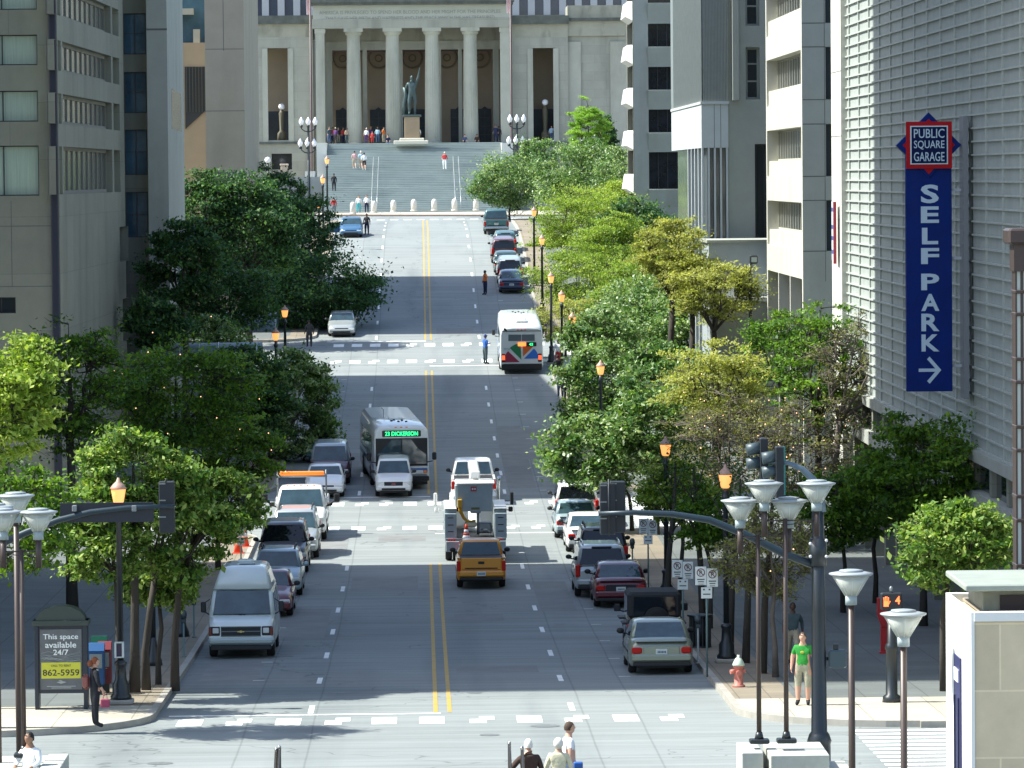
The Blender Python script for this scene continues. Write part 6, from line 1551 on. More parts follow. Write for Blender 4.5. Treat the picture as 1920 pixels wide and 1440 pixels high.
# signal heads
SIGB=mat('signal_black',(.010,.013,.018),.5); VIS=mat('visor_grey',(.05,.075,.085),.45)
def signal_head(T,x,y,z,back=True,name='signal_head'):
    m=MB(); m.box(x-.17,x+.17,y-.12,y+.12,z-.56,z+.56,bev=.02); h=m.build(name,SIGB,T)
    for k in (-1,0,1):
        m=MB(); yy=y+.12; m.tube([(x,yy,z+k*.36),(x,yy+.25,z+k*.36)],.14,12,cap=False); m.build('visor',SIGB,h)
        m=MB(); m.box(x-.165,x-.02,y-.135,y-.121,z+k*.36+.14,z+k*.36+.165); m.build('hinge',GREYM,h)
    return h
ARMC=mat('arm_green_grey',(.02,.036,.048),.4,metal=.2)
def mast_right():
    Y=98.0; X,_=atY(1535,1200,Y); z0=gz(Y)+.16
    T=thing('signal_mast','tall black traffic signal mast with long curved arm at the right foreground','traffic signal',(X,Y,z0))
    L=lambda px,py,YY=Y: Vector((atY(px,py,YY)[0]-X,YY-Y,atY(px,py,YY)[1]-z0))
    zc=L(1535,1385).z
    m=MB(); m.lathe([(.25,0),(.25,zc-.1),(.27,zc-.05),(.22,zc+.1),(.175,zc+.16),(.15,zc+2.8),(.13,L(1535,955).z)],20); m.build('pole',BLACK,T)
    m=MB(); z1=L(1535,1035).z; m.lathe([(.19,z1-.3),(.19,z1+.3)],12); 
    m.build('arm_collar',BLACK,T)
    for (px,py) in ((1518,1018),(1548,1012),(1518,1042),(1548,1042)):
        q=L(px,py); m=MB(); m.ball((q.x,-.2,q.z),.035); m.build('bolt',mat('bolt_white',(.6,.6,.62),.3),T)
    P=[L(1535,1062),L(1470,1038),L(1400,1003),L(1330,975),L(1260,964),L(1190,961),L(1122,963)]
    m=MB(); m.tube(P,[.09,.088,.082,.075,.068,.06,.05],12); m.build('arm',ARMC,T)
    q=L(1140,955); h=signal_head(T,q.x,.22,q.z)
    m=MB(); m.tube([(q.x+.02,0,L(1143,898).z),(q.x+.02,0,L(1143,1005).z)],.02,6); m.build('hanger',SIGB,T)
    h=signal_head(T,q.x+.22,.3,q.z+.03)
    # upper curved luminaire arm and side facing signals
    Pp=[L(1541,960),L(1538,930),L(1525,900),L(1505,880),L(1478,868),L(1440,866)]
    m=MB(); m.tube(Pp,[.1,.09,.08,.07,.05,.045],12); m.build('upper_arm',mat('arm_pale',(.12,.17,.21),.35,metal=.3),T)
    for (px,py,dy) in ((1455,880,0),(1428,866,.35)):
        q=L(px,py); m=MB(); m.box(q.x-.02,q.x+.16,dy-.15,dy+.15,q.z-.62,q.z+.5,bev=.02); hh=m.build('signal_head',SIGB,T)
        for k in (0,-1):
            c=q.z+.28+k*.31; m=MB(); m.tube([(q.x-.02,dy,c),(q.x-.3,dy,c-.04)],.13,14,cap=True); m.build('visor',VIS,hh)
    q=L(1468,885); m=MB(); m.box(q.x-.03,q.x+.05,-.02,.04,q.z-.5,q.z+.55); m.build('backplate_edge',mat('edge_teal',(.05,.3,.3),.5),T)
    # walk signal box on the shaft
    q=L(1570,1235); m=MB(); m.box(q.x-.2,q.x+.2,-.12,.12,q.z-.2,q.z+.2,bev=.04); m.build('walk_signal',VIS,T)
    m=MB(); m.box(q.x-.09,q.x+.02,-.06,.06,q.z+.2,q.z+.32,bev=.01); m.tube([(.1,0,q.z),(q.x-.2,0,q.z)],.04,6); m.build('bracket',BLACK,T)
mast_right()
def mast_left():
    Y=98.0; X=X_(-75,Y); z0=gz(Y)+.16
    T=thing('signal_mast','curved traffic signal arm entering from the left foreground with dark sign back','traffic signal',(X,Y,z0))
    L=lambda px,py,YY=Y: Vector((atY(px,py,YY)[0]-X,YY-Y,atY(px,py,YY)[1]-z0))
    m=MB(); m.lathe([(.25,0),(.22,.6),(.16,1),(.13,L(0,900).z)],16); m.build('pole',BLACK,T)
    P=[L(-75,1052),L(0,1020),L(50,998),L(110,975),L(170,960),L(240,952),L(327,949)]
    m=MB(); m.tube(P,[.09,.085,.08,.07,.065,.058,.045],12); m.build('arm',ARMC,T)
    q=L(312,952); signal_head(T,q.x,.22,q.z)
    a,b=L(112,944),L(288,979); m=MB(); m.box(a.x,b.x,.08,.12,b.z,a.z); m.build('sign_back',mat('sign_back_navy',(.012,.017,.028),.4),T)
    m=MB(); m.tube([(q.x,0,L(0,900).z),(q.x,0,q.z+.55)],.02,6); m.build('hanger',SIGB,T)
    for px in (140,252): q=L(px,962); m=MB(); m.box(q.x-.05,q.x+.05,-.09,.1,L(px,950).z-.1,L(px,950).z+.03,bev=.01); m.build('clamp',GREYM,T)
mast_left()

# cone shaped plaza lamps
LCLR=mat('lamp_lens',(.60,.64,.58),.15,spec=.8); LIN=mat('lamp_inner',(.78,.80,.70),.4); LTOP=mat('lamp_top_grey',(.30,.33,.34),.35); COLL=mat('lamp_collar',(.32,.38,.38),.35)
def cone_head(T,x,z,w=.75):
    """z = top of collar seat (collar bottom)"""
    s=w/.75
    m=MB(); m.lathe([(.10*s,0),(.10*s,.16*s)],12,0,(x,0,z)); c=m.build('collar',COLL,T)
    m=MB()
    for k in range(8):
        a=2*math.pi*k/8; m.tube([(x+.10*s*math.cos(a),.10*s*math.sin(a),z+.16*s),(x+.31*s*math.cos(a),.31*s*math.sin(a),z+.50*s)],.012*s,4)
    m.build('lens_rib',LCLR,c)
    m=MB(); m.lathe([(.07*s,.2*s),(.2*s,.42*s)],14,0,(x,0,z)); m.build('reflector',LIN,c)
    gl=mat('lens_glass',(.72,.74,.66),.1,spec=.8)
    if 'lensfix' not in MC:
        p=_prin(gl); p.inputs['Alpha'].default_value=.5; MC['lensfix']=gl
    m=MB(); m.lathe([(.105*s,.16*s),(.325*s,.5*s)],16,0,(x,0,z)); m.build('lens',gl,c)
    m=MB(); m.lathe([(.34*s,.5*s),(.375*s,.52*s),(.375*s,.535*s),(.24*s,.56*s)],20,0,(x,0,z)); m.lathe([(.2*s,.56*s),(.2*s,.59*s),(.12*s,.6*s)],14,0,(x,0,z)); m.build('cap',LTOP,c)
def double_lamp(label,px,pytop,Y,arms,pyb):
    X,zt=atY(px,pytop,Y); zb=atY(px,pyb,Y)[1]; T=thing('plaza_lamp',label,'lamp post',(X,Y,zb),0,'cone headed plaza lamps')
    h=zt-zb; m=MB(); m.lathe([(.048,0),(.043,h)],10); m.build('post',BRONZE,T)
    m=MB(); m.box(-.19,.19,-.13,.13,-.02,.07,bev=.02); m.lathe([(.09,.07),(.06,.2)],10); m.build('foot',BLACK,T)
    for (apx,apy) in arms:
        x=atY(apx,apy,Y)[0]-X; z=atY(apx,apy,Y)[1]-zb
        m=MB(); m.tube([(0,0,h-.04),(x,0,h-.04)],.014,6); m.tube([(0,0,h-.12),(x*.5,0,h-.1),(x*.8,0,h-.28),(x,0,h-.3)],.010,6); m.lathe([(.06,h-.35),(.06,z-zb*0-.0)],10,0,(x,0,0)); m.build('arm',BRONZE,T)
        cone_head(T,x,z)
double_lamp('brown double cone lamp on the left plinth of the right foreground',1421,1002,86.6,[(1388,990),(1479,990)],1392)
double_lamp('brown double cone lamp on the right plinth of the right foreground',1472,972,86.4,[(1433,958),(1531,958)],1391)
double_lamp('cone lamp on the low white plinth at the left foreground edge',40,1030,85.5,[(72,1012),(6,1012)],1418)
def single(label,px,pyhead,w,Y,):
    X,zh=atY(px,pyhead,Y); T=thing('plaza_lamp',label,'lamp post',(X,Y,-12.3),0,'cone headed plaza lamps')
    m=MB(); m.lathe([(.06,0),(.055,zh+12.3)],10); m.build('post',BRONZE,T); cone_head(T,0,zh+12.3,w); return T
single('tall single cone lamp at the left edge above the others',30,980,.75,88.0)
single('cone lamp cut by the left picture edge',-8,1000,.72,86.0)
single('single cone lamp right of the black signal mast',1596,1134,.75,76.0)
single('single cone lamp nearest the white stone kiosk',1694,1212,.75,72.5)
# plinths
PLN=mat('plinth_stone',(.42,.43,.38),.75,var=.08,scale=6)
def plinth(label,px0,px1,pyb,Yb,Yf,name='stone_plinth'):
    z=atY(px0,pyb,Yb)[1]; x0,x1=X_(px0,Yf),X_(px1,Yf); T=thing(name,label,'plinth',(x0,Yf,-12.3))
    m=MB(); m.box(0,x1-x0,0,Yb-Yf,0,z+12.3,bev=.012); m.build('block',PLN,T); return T
plinth('white topped stone plinth block, left of the pair under the cone lamps',1384,1424,1392,87.6,86.0)
plinth('white topped stone plinth block, right of the pair under the cone lamps',1438,1549,1392,87.6,85.6)
plinth('low white stone block beside the signal mast foot',1552,1600,1427,86.8,84.5)
plinth('low white stone block at the bottom left corner',-40,54,1418,87,84.4); plinth('white stone block with rounded end at the bottom left',58,97,1414,87,84.8)
# stone kiosk
def kiosk():
    x0=8.52; Yf=70.2; Yb=73.6; zt=-6.87; T=thing('stone_kiosk','white and tan stone lift kiosk with small roof lantern at the lower right','kiosk',(x0,Yf,-12.3))
    w=3.2; h=zt+12.3
    m=MB(); m.box(.06,w,.02,Yb-Yf,0,h-.14); m.build('front_wall',stone('kiosk_tan',(.66,.55,.37),.95,1.05,stain=(.5,.43,.32),var=.15,mortar=1.2),T)
    m=MB(); m.box(-.0,.055,.0,Yb-Yf,0,h-.0); m.box(.055,w,-.02,.2,h-.138,h); m.box(.055,w,Yb-Yf-.2,Yb-Yf,h-.138,h); m.build('side_wall',mat('kiosk_white',(.80,.80,.76),.6,var=.03,scale=2),T)
    m=MB(); m.box(.25,w,.25,Yb-Yf-.25,h-.1,h-.06); m.build('roof_deck',CONCT,T)
    zz=lambda py: atY(1800,py,Yf+1.2)[1]+12.3
    bx=X_(1838,Yf+.8)-x0; m=MB(); m.box(bx,w,.8,2.6,h-.06,zz(1100),bev=.02); rl=m.build('roof_lantern',mat('lantern_stone',(.25,.25,.2),.8,var=.15,scale=2),T)
    m=MB(); m.box(bx+.28,w,.76,.82,h-.04,zz(1112)); m.build('opening',mat('opening_dark',(.03,.018,.02),.6),rl)
    m=MB(); m.box(bx-.32,w,.35,3.0,zz(1100),zz(1088),bev=.02); m.box(bx+.9,w,.8,2.4,zz(1088),zz(1060)); m.build('lantern_roof',mat('roof_grey_green',(.27,.30,.26),.7,var=.1,scale=2),T)
    d0,d1=1.25,2.1; m=MB(); m.box(-.03,-.003,d0,d1,.3,h-.85,bev=.005); dd=m.build('door',mat('door_indigo',(.02,.022,.10),.35),T)
    m=MB(); m.box(-.05,-.031,d0+.12,d1-.12,h-1.25,h-1.05); m.build('door_notice',mat('notice_white',(.7,.7,.75),.5),dd)
    m=MB(); m.box(-.05,-.031,d0+.15,d0+.2,.6,h-1.5); m.box(-.05,-.031,d1-.2,d1-.15,.6,h-1.5); m.build('door_bar',BLACK,dd)
    t=text_part('LIFT',BLACK,.5,.12,.01,T,'lettering'); bpy.data.objects.remove(t)
kiosk()
def tower_lamp():
    Y=79.0; X=X_(1898,Y); zt=atY(1898,428,Y)[1]; T=thing('light_pylon','brown framed white glass light pylon cut by the right edge','light pylon',(X,Y,-12.3)); h=zt+12.3
    m=MB(); m.box(-.11,.9,-.3,.5,h-.28,h-.0,bev=.04); m.box(-.0,.9,-.2,.4,h-.75,h-.28); m.build('cap',mat('pylon_brown',(.07,.05,.045),.4,metal=.3),T)
    m=MB(); m.box(.06,.9,-.1,.35,0,h-.75); m.build('glass',mat('pylon_glass',(.55,.62,.58),.25,spec=.7),T)
    for py in (547,589,673,716,800,844,930,975,1060):
        z=atY(1898,py,Y)[1]+12.3; m=MB(); m.box(.02,.9,-.16,.38,z-.03,z+.03,bev=.01); m.build('band',MC['pylon_brown'],T)
    m=MB(); m.box(.12,.17,-.13,-.101,0,h-.75); m.box(.03,.059,-.12,.35,0,h-.75); m.build('mullion',MC['pylon_brown'],T)
tower_lamp()
# handrails rising from our plaza
for (px,py,l) in ((955,1393,'black stair rail post left of the man in brown'),(979,1402,'black stair rail post in front of the man in brown'),(518,1405,'short stair rail post at bottom, left of two'),(524,1401,'short stair rail post at bottom, right of two')):
    Y=84.0; X,z=atY(px,py,Y); T=thing('stair_rail',l,'handrail',(X,Y,-12.3),0,'plaza stair rails'); h=z+12.3
    m=MB(); m.tube([(0,0,0),(0,0,h-.06),(0,.03,h)],.03,8); m.tube([(0,0,h),(0,-1.0,h-.45),(0,-2.2,h-1.0)],.028,8); m.build('post',mat('rail_bronze',(.08,.07,.055),.25,metal=.6),T)
    m=MB(); m.ball((0,0,h),.035); m.build('end_cap',CHR,T)

# advertising kiosk
def ad():
    X,Y=atG(102,1312,.16); Y=113.6; X=X_(102,Y); T=thing('advertising_kiosk','dark arched street advertising panel reading This space available 24/7','advertising kiosk',(X,Y,gz(Y)+.16)); k=1.0
    Z=lambda py: atY(102,py,Y)[1]-gz(Y)-.16
    w=X_(148,Y)-X
    FR=mat('kiosk_frame',(.012,.02,.035),.4)
    for s in (-1,1): m=MB(); m.box(s*w-.05,s*w+.05,-.06,.5,0,Z(1168),bev=.01); m.build('post',FR,T)
    m=MB(); m.box(-w+.05,w-.05,0,.4,Z(1300),Z(1172)); m.build('cabinet',FR,T)
    m=MB(); m.box(-w-.1,w+.1,-.12,.55,Z(1173),Z(1163),bev=.01); P=[(-w-.08,Z(1163))]+[(-(w)*math.cos(math.pi*q/14)*1.02,Z(1163)+(Z(1136)-Z(1163))*math.sin(math.pi*q/14)) for q in range(15)]+[(w+.08,Z(1163))]
    m.plate([(a,b) for a,b in P][::-1],-.08,.5); m.build('arched_top',mat('kiosk_roof',(.03,.045,.04),.5),T)
    m=MB(); m.box(-w+.09,w-.09,-.02,.0,Z(1293),Z(1180)); po=m.build('poster',mat('poster_grey',(.10,.11,.12),.5,var=.3,scale=1.2),T)
    m=MB(); m.box(-w+.12,w-.12,-.03,-.021,Z(1272),Z(1242)); m.build('yellow_panel',mat('poster_yellow',(.52,.52,.04),.5),po)
    WH=mat('poster_white',(.7,.75,.75),.5)
    for s_,y0,wd,hh in (('This space',1195,.88,.17),('available',1209,.78,.15),('24/7',1223,.38,.14)):
        t=text_part(s_,WH,wd,hh,.005,po,'lettering',bold=.012); t.location=(0,-.026,Z(y0))
    t=text_part('CALL TO RENT',mat('poster_black',(.02,.02,.02),.5),.5,.055,.004,po,'lettering'); t.location=(0,-.034,Z(1248))
    t=text_part('862-5959',MC['poster_black'],.92,.16,.004,po,'lettering',bold=.01); t.location=(0,-.034,Z(1261))
    m=MB(); m.plate([(-.12,Z(1279)),(0,Z(1282)),(.13,Z(1279)),(.02,Z(1277))],-.03,-.021); m.plate([(-.08,Z(1277)),(-.02,Z(1274.5)),(.04,Z(1277))],-.03,-.021); m.build('emblem',mat('poster_pale',(.3,.33,.33),.5),po)
    m=MB(); m.box(-.36,.36,-.028,-.021,Z(1287.5),Z(1286)); m.box(-.25,.25,-.028,-.021,Z(1290.5),Z(1289)); m.build('small_print',MC['poster_pale'],po)
    m=MB(); 
    for q in range(8): z=Z(1222)+.03*q-.25; m.tube([(-w+.1,-.024,z),(-.3,-.024,z+.08*math.sin(q)),(.1,-.024,z-.05),(w-.1,-.024,z+.06*math.cos(q))],.006,4)
    m.build('wave_lines',MC['poster_pale'],po)
ad()
def newsbox(label,px,py,col,w,h,Y=None):
    X,Yg=atG(px,py,.16); T=thing('newspaper_box',label,'newspaper box',(X,Yg,gz(Yg)+.16),0,'newspaper boxes')
    c=mat('newsbox_'+label.split()[0],col,.45)
    m=MB(); m.box(-w/2,w/2,-.22,.22,.25,h,bev=.03); m.loft([[(-w/2,-.22,h),(w/2,-.22,h),(w/2,.22,h),(-w/2,.22,h)],[(-w/2,.0,h+.18),(w/2,.0,h+.18),(w/2,.22,h+.18),(-w/2,.22,h+.18)]],0,False); m.build('body',c,T)
    m=MB(); m.box(-w/2+.05,w/2-.05,-.235,-.221,h-.45,h-.08,bev=.006); d=m.build('door',mat('newsbox_glass',(.2,.25,.26),.3),T); m=MB(); m.box(-.08,.08,-.26,-.236,h-.5,h-.47,bev=.008); m.build('handle',CHR,d)
    m=MB(); m.box(-.12,.12,-.12,.12,0,.25); m.build('pedestal',BLACK,T)
newsbox('green newspaper box behind the blue one',187,1284,(.01,.17,.07),.42,1.1); newsbox('blue newspaper box left of the red one',182,1303,(.01,.07,.2),.42,1.15); newsbox('red newspaper box with a white top next to the blue one',197,1300,(.16,.02,.03),.36,1.15)
# walk signal seen edge-on on the left lantern post
X,_=atY(225,1216,114.6); T=thing('walk_signal','pale edged pedestrian signal frame mounted on the left corner lantern post','pedestrian signal',(X,114.4,gz(114.6)+.16)); zc=atY(225,1216,114.6)[1]-gz(114.6)-.16
m=MB(); m.box(-.12,-.07,-.18,.0,zc-.2,zc+.2,bev=.01); m.box(.07,.12,-.18,.0,zc-.2,zc+.2,bev=.01); m.box(-.0699,.0699,-.16,-.02,zc+.17,zc+.2); m.box(-.0699,.0699,-.16,-.02,zc-.2,zc-.17); m.build('visor_frame',mat('visor_pale',(.5,.55,.55),.5),T)
m=MB(); m.box(-.0699,.0699,-.10,.08,zc-.1699,zc+.1699); m.build('housing',mat('housing_indigo',(.03,.02,.06),.5),T)
# countdown signal on the right with red pole items
def countdown():
    Y=113.0; X,z=atY(1671,1126,Y); z0=gz(Y)+.16; T=thing('walk_signal','pedestrian signal showing a red hand and the number 4','pedestrian signal',(X,Y,z0)); zc=z-z0
    m=MB(); m.lathe([(.24,0),(.22,.15),(.15,.2),(.14,1.3),(.17,1.35),(.15,1.45),(.11,1.5),(.10,zc-.2)],14); m.build('post',BLACK,T)
    m=MB(); m.box(-.27,.27,-.12,.12,zc-.23,zc+.2,bev=.03); h=m.build('housing',SIGB,T)
    RL=mat('led_orange_red',(1,.12,.03),.5,emit=(1,.12,.03),es=2.0)
    m=MB(); cx=-.13
    m.box(cx-.07,cx+.05,-.14,-.121,zc-.14,zc-.0,bev=.005)
    for k in range(4): m.tube([(cx-.06+k*.035,-.13,zc-.0),(cx-.065+k*.038,-.13,zc+.12-.02*abs(k-1.5))],.012,5)
    m.tube([(cx+.04,-.13,zc-.09),(cx+.09,-.13,zc-.0)],.013,5); m.build('hand_symbol',RL,h)
    t=text_part('4',RL,.12,.2,.01,h,'digit',bold=.02); t.location=(.15,-.13,zc+.02)
    m=MB(); m.lathe([(.04,zc+.2),(.05,zc+.32),(.02,zc+.36)],8); m.build('cap',GREYM,T)
    X,Yg=atG(1658,1226,.16); T=thing('red_stand_pipe','red angular hydrant stand behind the countdown signal post','stand pipe',(X,Yg,gz(Yg)+.16))
    m=MB(); m.box(-.1,.12,-.1,.1,0,.8,bev=.02); m.loft([[(-.08,-.1,.75),(.14,-.1,.75),(.14,.1,.75),(-.08,.1,.75)],[(-.2,-.1,1.1),(.1,-.1,1.1),(.1,.1,1.1),(-.2,.1,1.1)],[(-.2,-.1,1.6),(.12,-.1,1.6),(.12,.1,1.6),(-.2,.1,1.6)]],0,False); m.build('body',mat('stand_red',(.45,.015,.02),.4),T)
    m=MB(); m.box(-.14,.16,-.12,.12,-.01,.06,bev=.01); m.build('foot',MC['stand_red'],T)
countdown()
# fire hydrant
X,Y=atG(1385,1288,.16); T=thing('fire_hydrant','faded red fire hydrant with pale green bonnet on the right corner','fire hydrant',(X,Y,gz(Y)+.16))
HR=mat('hydrant_red',(.50,.17,.13),.6,var=.25,scale=5); HG=mat('hydrant_bonnet',(.5,.6,.48),.6,var=.15,scale=6)
m=MB(); m.lathe([(.17,0),(.17,.05),(.12,.07),(.11,.5),(.14,.52),(.14,.56)],16); m.build('barrel',HR,T)
m=MB(); m.lathe([(.16,.56),(.16,.6),(.12,.68),(.08,.75),(.035,.78),(.035,.84)],14); m.build('bonnet',HG,T)
for (a,b,r) in (((-.1,-.02,.42),(-.22,-.06,.40),.06),((.1,0,.42),(.19,0,.42),.05),((0,-.1,.38),(0,-.19,.38),.07)): m=MB(); m.tube([a,b],r,10); m.build('nozzle',HR,T)
# litter bin
X,Y=atG(1313,1216,.16); T=thing('litter_bin','black slatted litter bin with flat rim on the right pavement','litter bin',(X,Y,gz(Y)+.16))
m=MB()
for k in range(18): a=2*math.pi*k/18; m.box(.3*math.cos(a)-.02,.3*math.cos(a)+.02,.3*math.sin(a)-.02,.3*math.sin(a)+.02,.05,.92)
m.lathe([(.26,.05),(.26,.9)],14); m.build('basket',BLACK,T)
m=MB(); m.lathe([(.38,.92),(.38,.97),(.2,.97)],18); m.build('rim',BLACK,T); m=MB(); m.lathe([(.33,0),(.33,.05)],16); m.build('foot',BLACK,T)
# parking signs
SGW=mat('sign_face_white',(.62,.66,.64),.5); SGR=mat('sign_ring_dark',(.13,.03,.035),.5); SGK=mat('sign_ink',(.05,.06,.06),.5); POST=mat('sign_post_green',(.13,.20,.20),.5,metal=.3)
def park_sign(label,px,pyt,pyb,two=True,w=.3):
    X,Y=atG(px,pyb,.16); T=thing('parking_sign',label,'sign',(X,Y,gz(Y)+.16),0,'parking restriction signs'); zt=atY(px,pyt,Y)[1]-gz(Y)-.16
    m=MB(); m.tube([(0,0,0),(0,0,zt)],.028,8); m.build('post',POST,T)
    for i,dx in enumerate((-w/2-.005,w/2+.005) if two else (0,)):
        m=MB(); m.box(dx-w/2,dx+w/2,-.05,-.03,zt-.5-.05*i,zt-.05*i,bev=.006); p=m.build('panel',SGW,T)
        z0=zt-.16-.05*i
        m=MB(); n=18; m.tube([(dx+.1*math.cos(2*math.pi*q/n),-.055,z0+.1*math.sin(2*math.pi*q/n)) for q in range(n+1)],.013,5); m.tube([(dx-.07,-.056,z0+.07),(dx+.07,-.056,z0-.07)],.012,5); m.build('ring',SGR,p)
        t=text_part('P',SGK,.075,.12,.004,p,'letter',bold=.02); t.location=(dx,-.053,z0)
        m=MB(); m.box(dx-.1,dx+.1,-.055,-.051,z0-.2,z0-.17); m.box(dx-.08,dx+.08,-.055,-.051,z0-.26,z0-.235); m.tube([(dx-.07,-.054,z0-.31),(dx+.07,-.054,z0-.31)],.008,4); m.build('small_print',SGK,p)
    m=MB(); m.box(-w*.5,w*.5,-.052,-.03,zt-.86,zt-.56,bev=.006); p=m.build('lower_panel',SGW,T)
    m=MB(); m.box(-.1,-.05,-.058,-.053,zt-.64,zt-.6); m.box(.05,.1,-.058,-.053,zt-.64,zt-.6); m.box(-.1,.1,-.058,-.053,zt-.76,zt-.73); m.build('small_print',SGK,p)
park_sign('double white no parking sign on a green post, left of the nearer two',1281,1050,1222); park_sign('double white no parking sign on a green post in front of the litter bin',1326,1062,1270); park_sign('double white no parking sign farther back near the crossing',1216,972,1130)
park_sign('small parking sign on a thin post by the left pavement cones',452,980,1050,False)
# parking meters
for i,(px,py,l) in enumerate(((1309,1246,'parking meter with pale pole between the bin and the sage sedan'),(1186,1082,'parking meter beside the silver sport utility vehicle'),(1162,1022,'parking meter behind the hanging signal'),(364,1196,'parking meter beside the high top van'),(345,1232,'dark parking meter left of the high top van'))):
    X,Y=atG(px,py,.16); T=thing('parking_meter',l,'parking meter',(X,Y,gz(Y)+.16),0,'parking meters')
    m=MB(); m.lathe([(.07,0),(.07,.03),(.028,.04),(.028,1.0)],8); m.build('pole',POST if i else mat('meter_pale',(.4,.45,.45),.5),T)
    m=MB(); m.box(-.07,.07,-.05,.05,1.0,1.12,bev=.02); m.lathe([(.08,1.12),(.1,1.22),(.09,1.32),(.05,1.38)],12); m.build('head',mat('meter_head',(.06,.08,.09),.4,metal=.4),T)
# floodlight pole near the annex
Y=222.0; X,z=atY(1410,483,Y); T=thing('floodlight_pole','dark square floodlight on a pole before the blue grey annex','floodlight',(X,Y,gz(Y)+.16)); h=z-gz(Y)-.16
m=MB(); m.tube([(-.1,0,0),(-.1,0,h-.3)],.08,8); m.build('pole',BLACK,T); m=MB(); m.box(-.12,.28,-.25,.1,h-.3,h+.12,bev=.05); m.build('lamp_head',BLACK,T); m=MB(); m.box(-.05,.22,-.27,-.251,h-.22,h+.02); m.build('lens',COLL,T)
# vaulted canopies on the left pavement
def canopy(label,px0,px1,pyt,pyb,Y,r):
    x0,x1=X_(px0,Y),X_(px1,Y); zt=Z_(pyt,Y,px0); T=thing('vaulted_canopy',label,'canopy',(x0,Y,gz(Y)+.16),0,'vaulted canopies'); zz=zt-gz(Y)-.16
    m=MB(); n=12; secs=[[(0,r-r*math.cos(math.pi*q/n),zz-r+r*math.sin(math.pi*q/n)) for q in range(n+1)],[(x1-x0,r-r*math.cos(math.pi*q/n),zz-r+r*math.sin(math.pi*q/n)) for q in range(n+1)]]
    m.loft(secs,0,True,False,False); m.build('vault',mat('canopy_metal',(.16,.22,.26),.4,metal=.3,var=.1,scale=2),T)
    m=MB()
    k=0
    while k<=x1-x0: m.tube([(k,r-(r+.02)*math.cos(math.pi*q/n),zz-r+(r+.02)*math.sin(math.pi*q/n)) for q in range(n+1)],.03,5); k+=1.0
    m.build('rib',mat('canopy_rib',(.45,.5,.52),.4),T)
    for x in (.1,x1-x0-.1):
        for y in (.1,2*r-.1): m=MB(); m.tube([(x,y,0),(x,y,zz-r)],.06,6); m.build('post',BLACK,T)
canopy('grey vaulted canopy roof behind the upper left lantern',415,516,586,640,262,1.1); canopy('lower grey vaulted canopy with a pale edge above the fairy lit tree',260,487,645,670,236,.8)
# signs and poles on the left pavement
for (px,pyt,pyb,l) in ((340,1030,1195,'black bollard style post beside the kerb trees at left'),(288,1060,1250,'dark lamp base post behind the left corner lantern')):
    X,Y=atG(px,pyb,.16); T=thing('iron_post',l,'post',(X,Y,gz(Y)+.16),0,'iron posts'); h=atY(px,pyt,Y)[1]-gz(Y)-.16
    m=MB(); m.lathe([(.26,0),(.24,.15),(.16,.35),(.1,.6),(.09,.8)],12); m.build('base',BLACK,T); m=MB(); m.tube([(0,0,.8),(0,0,h)],.075,10); m.build('shaft',BLACK,T)
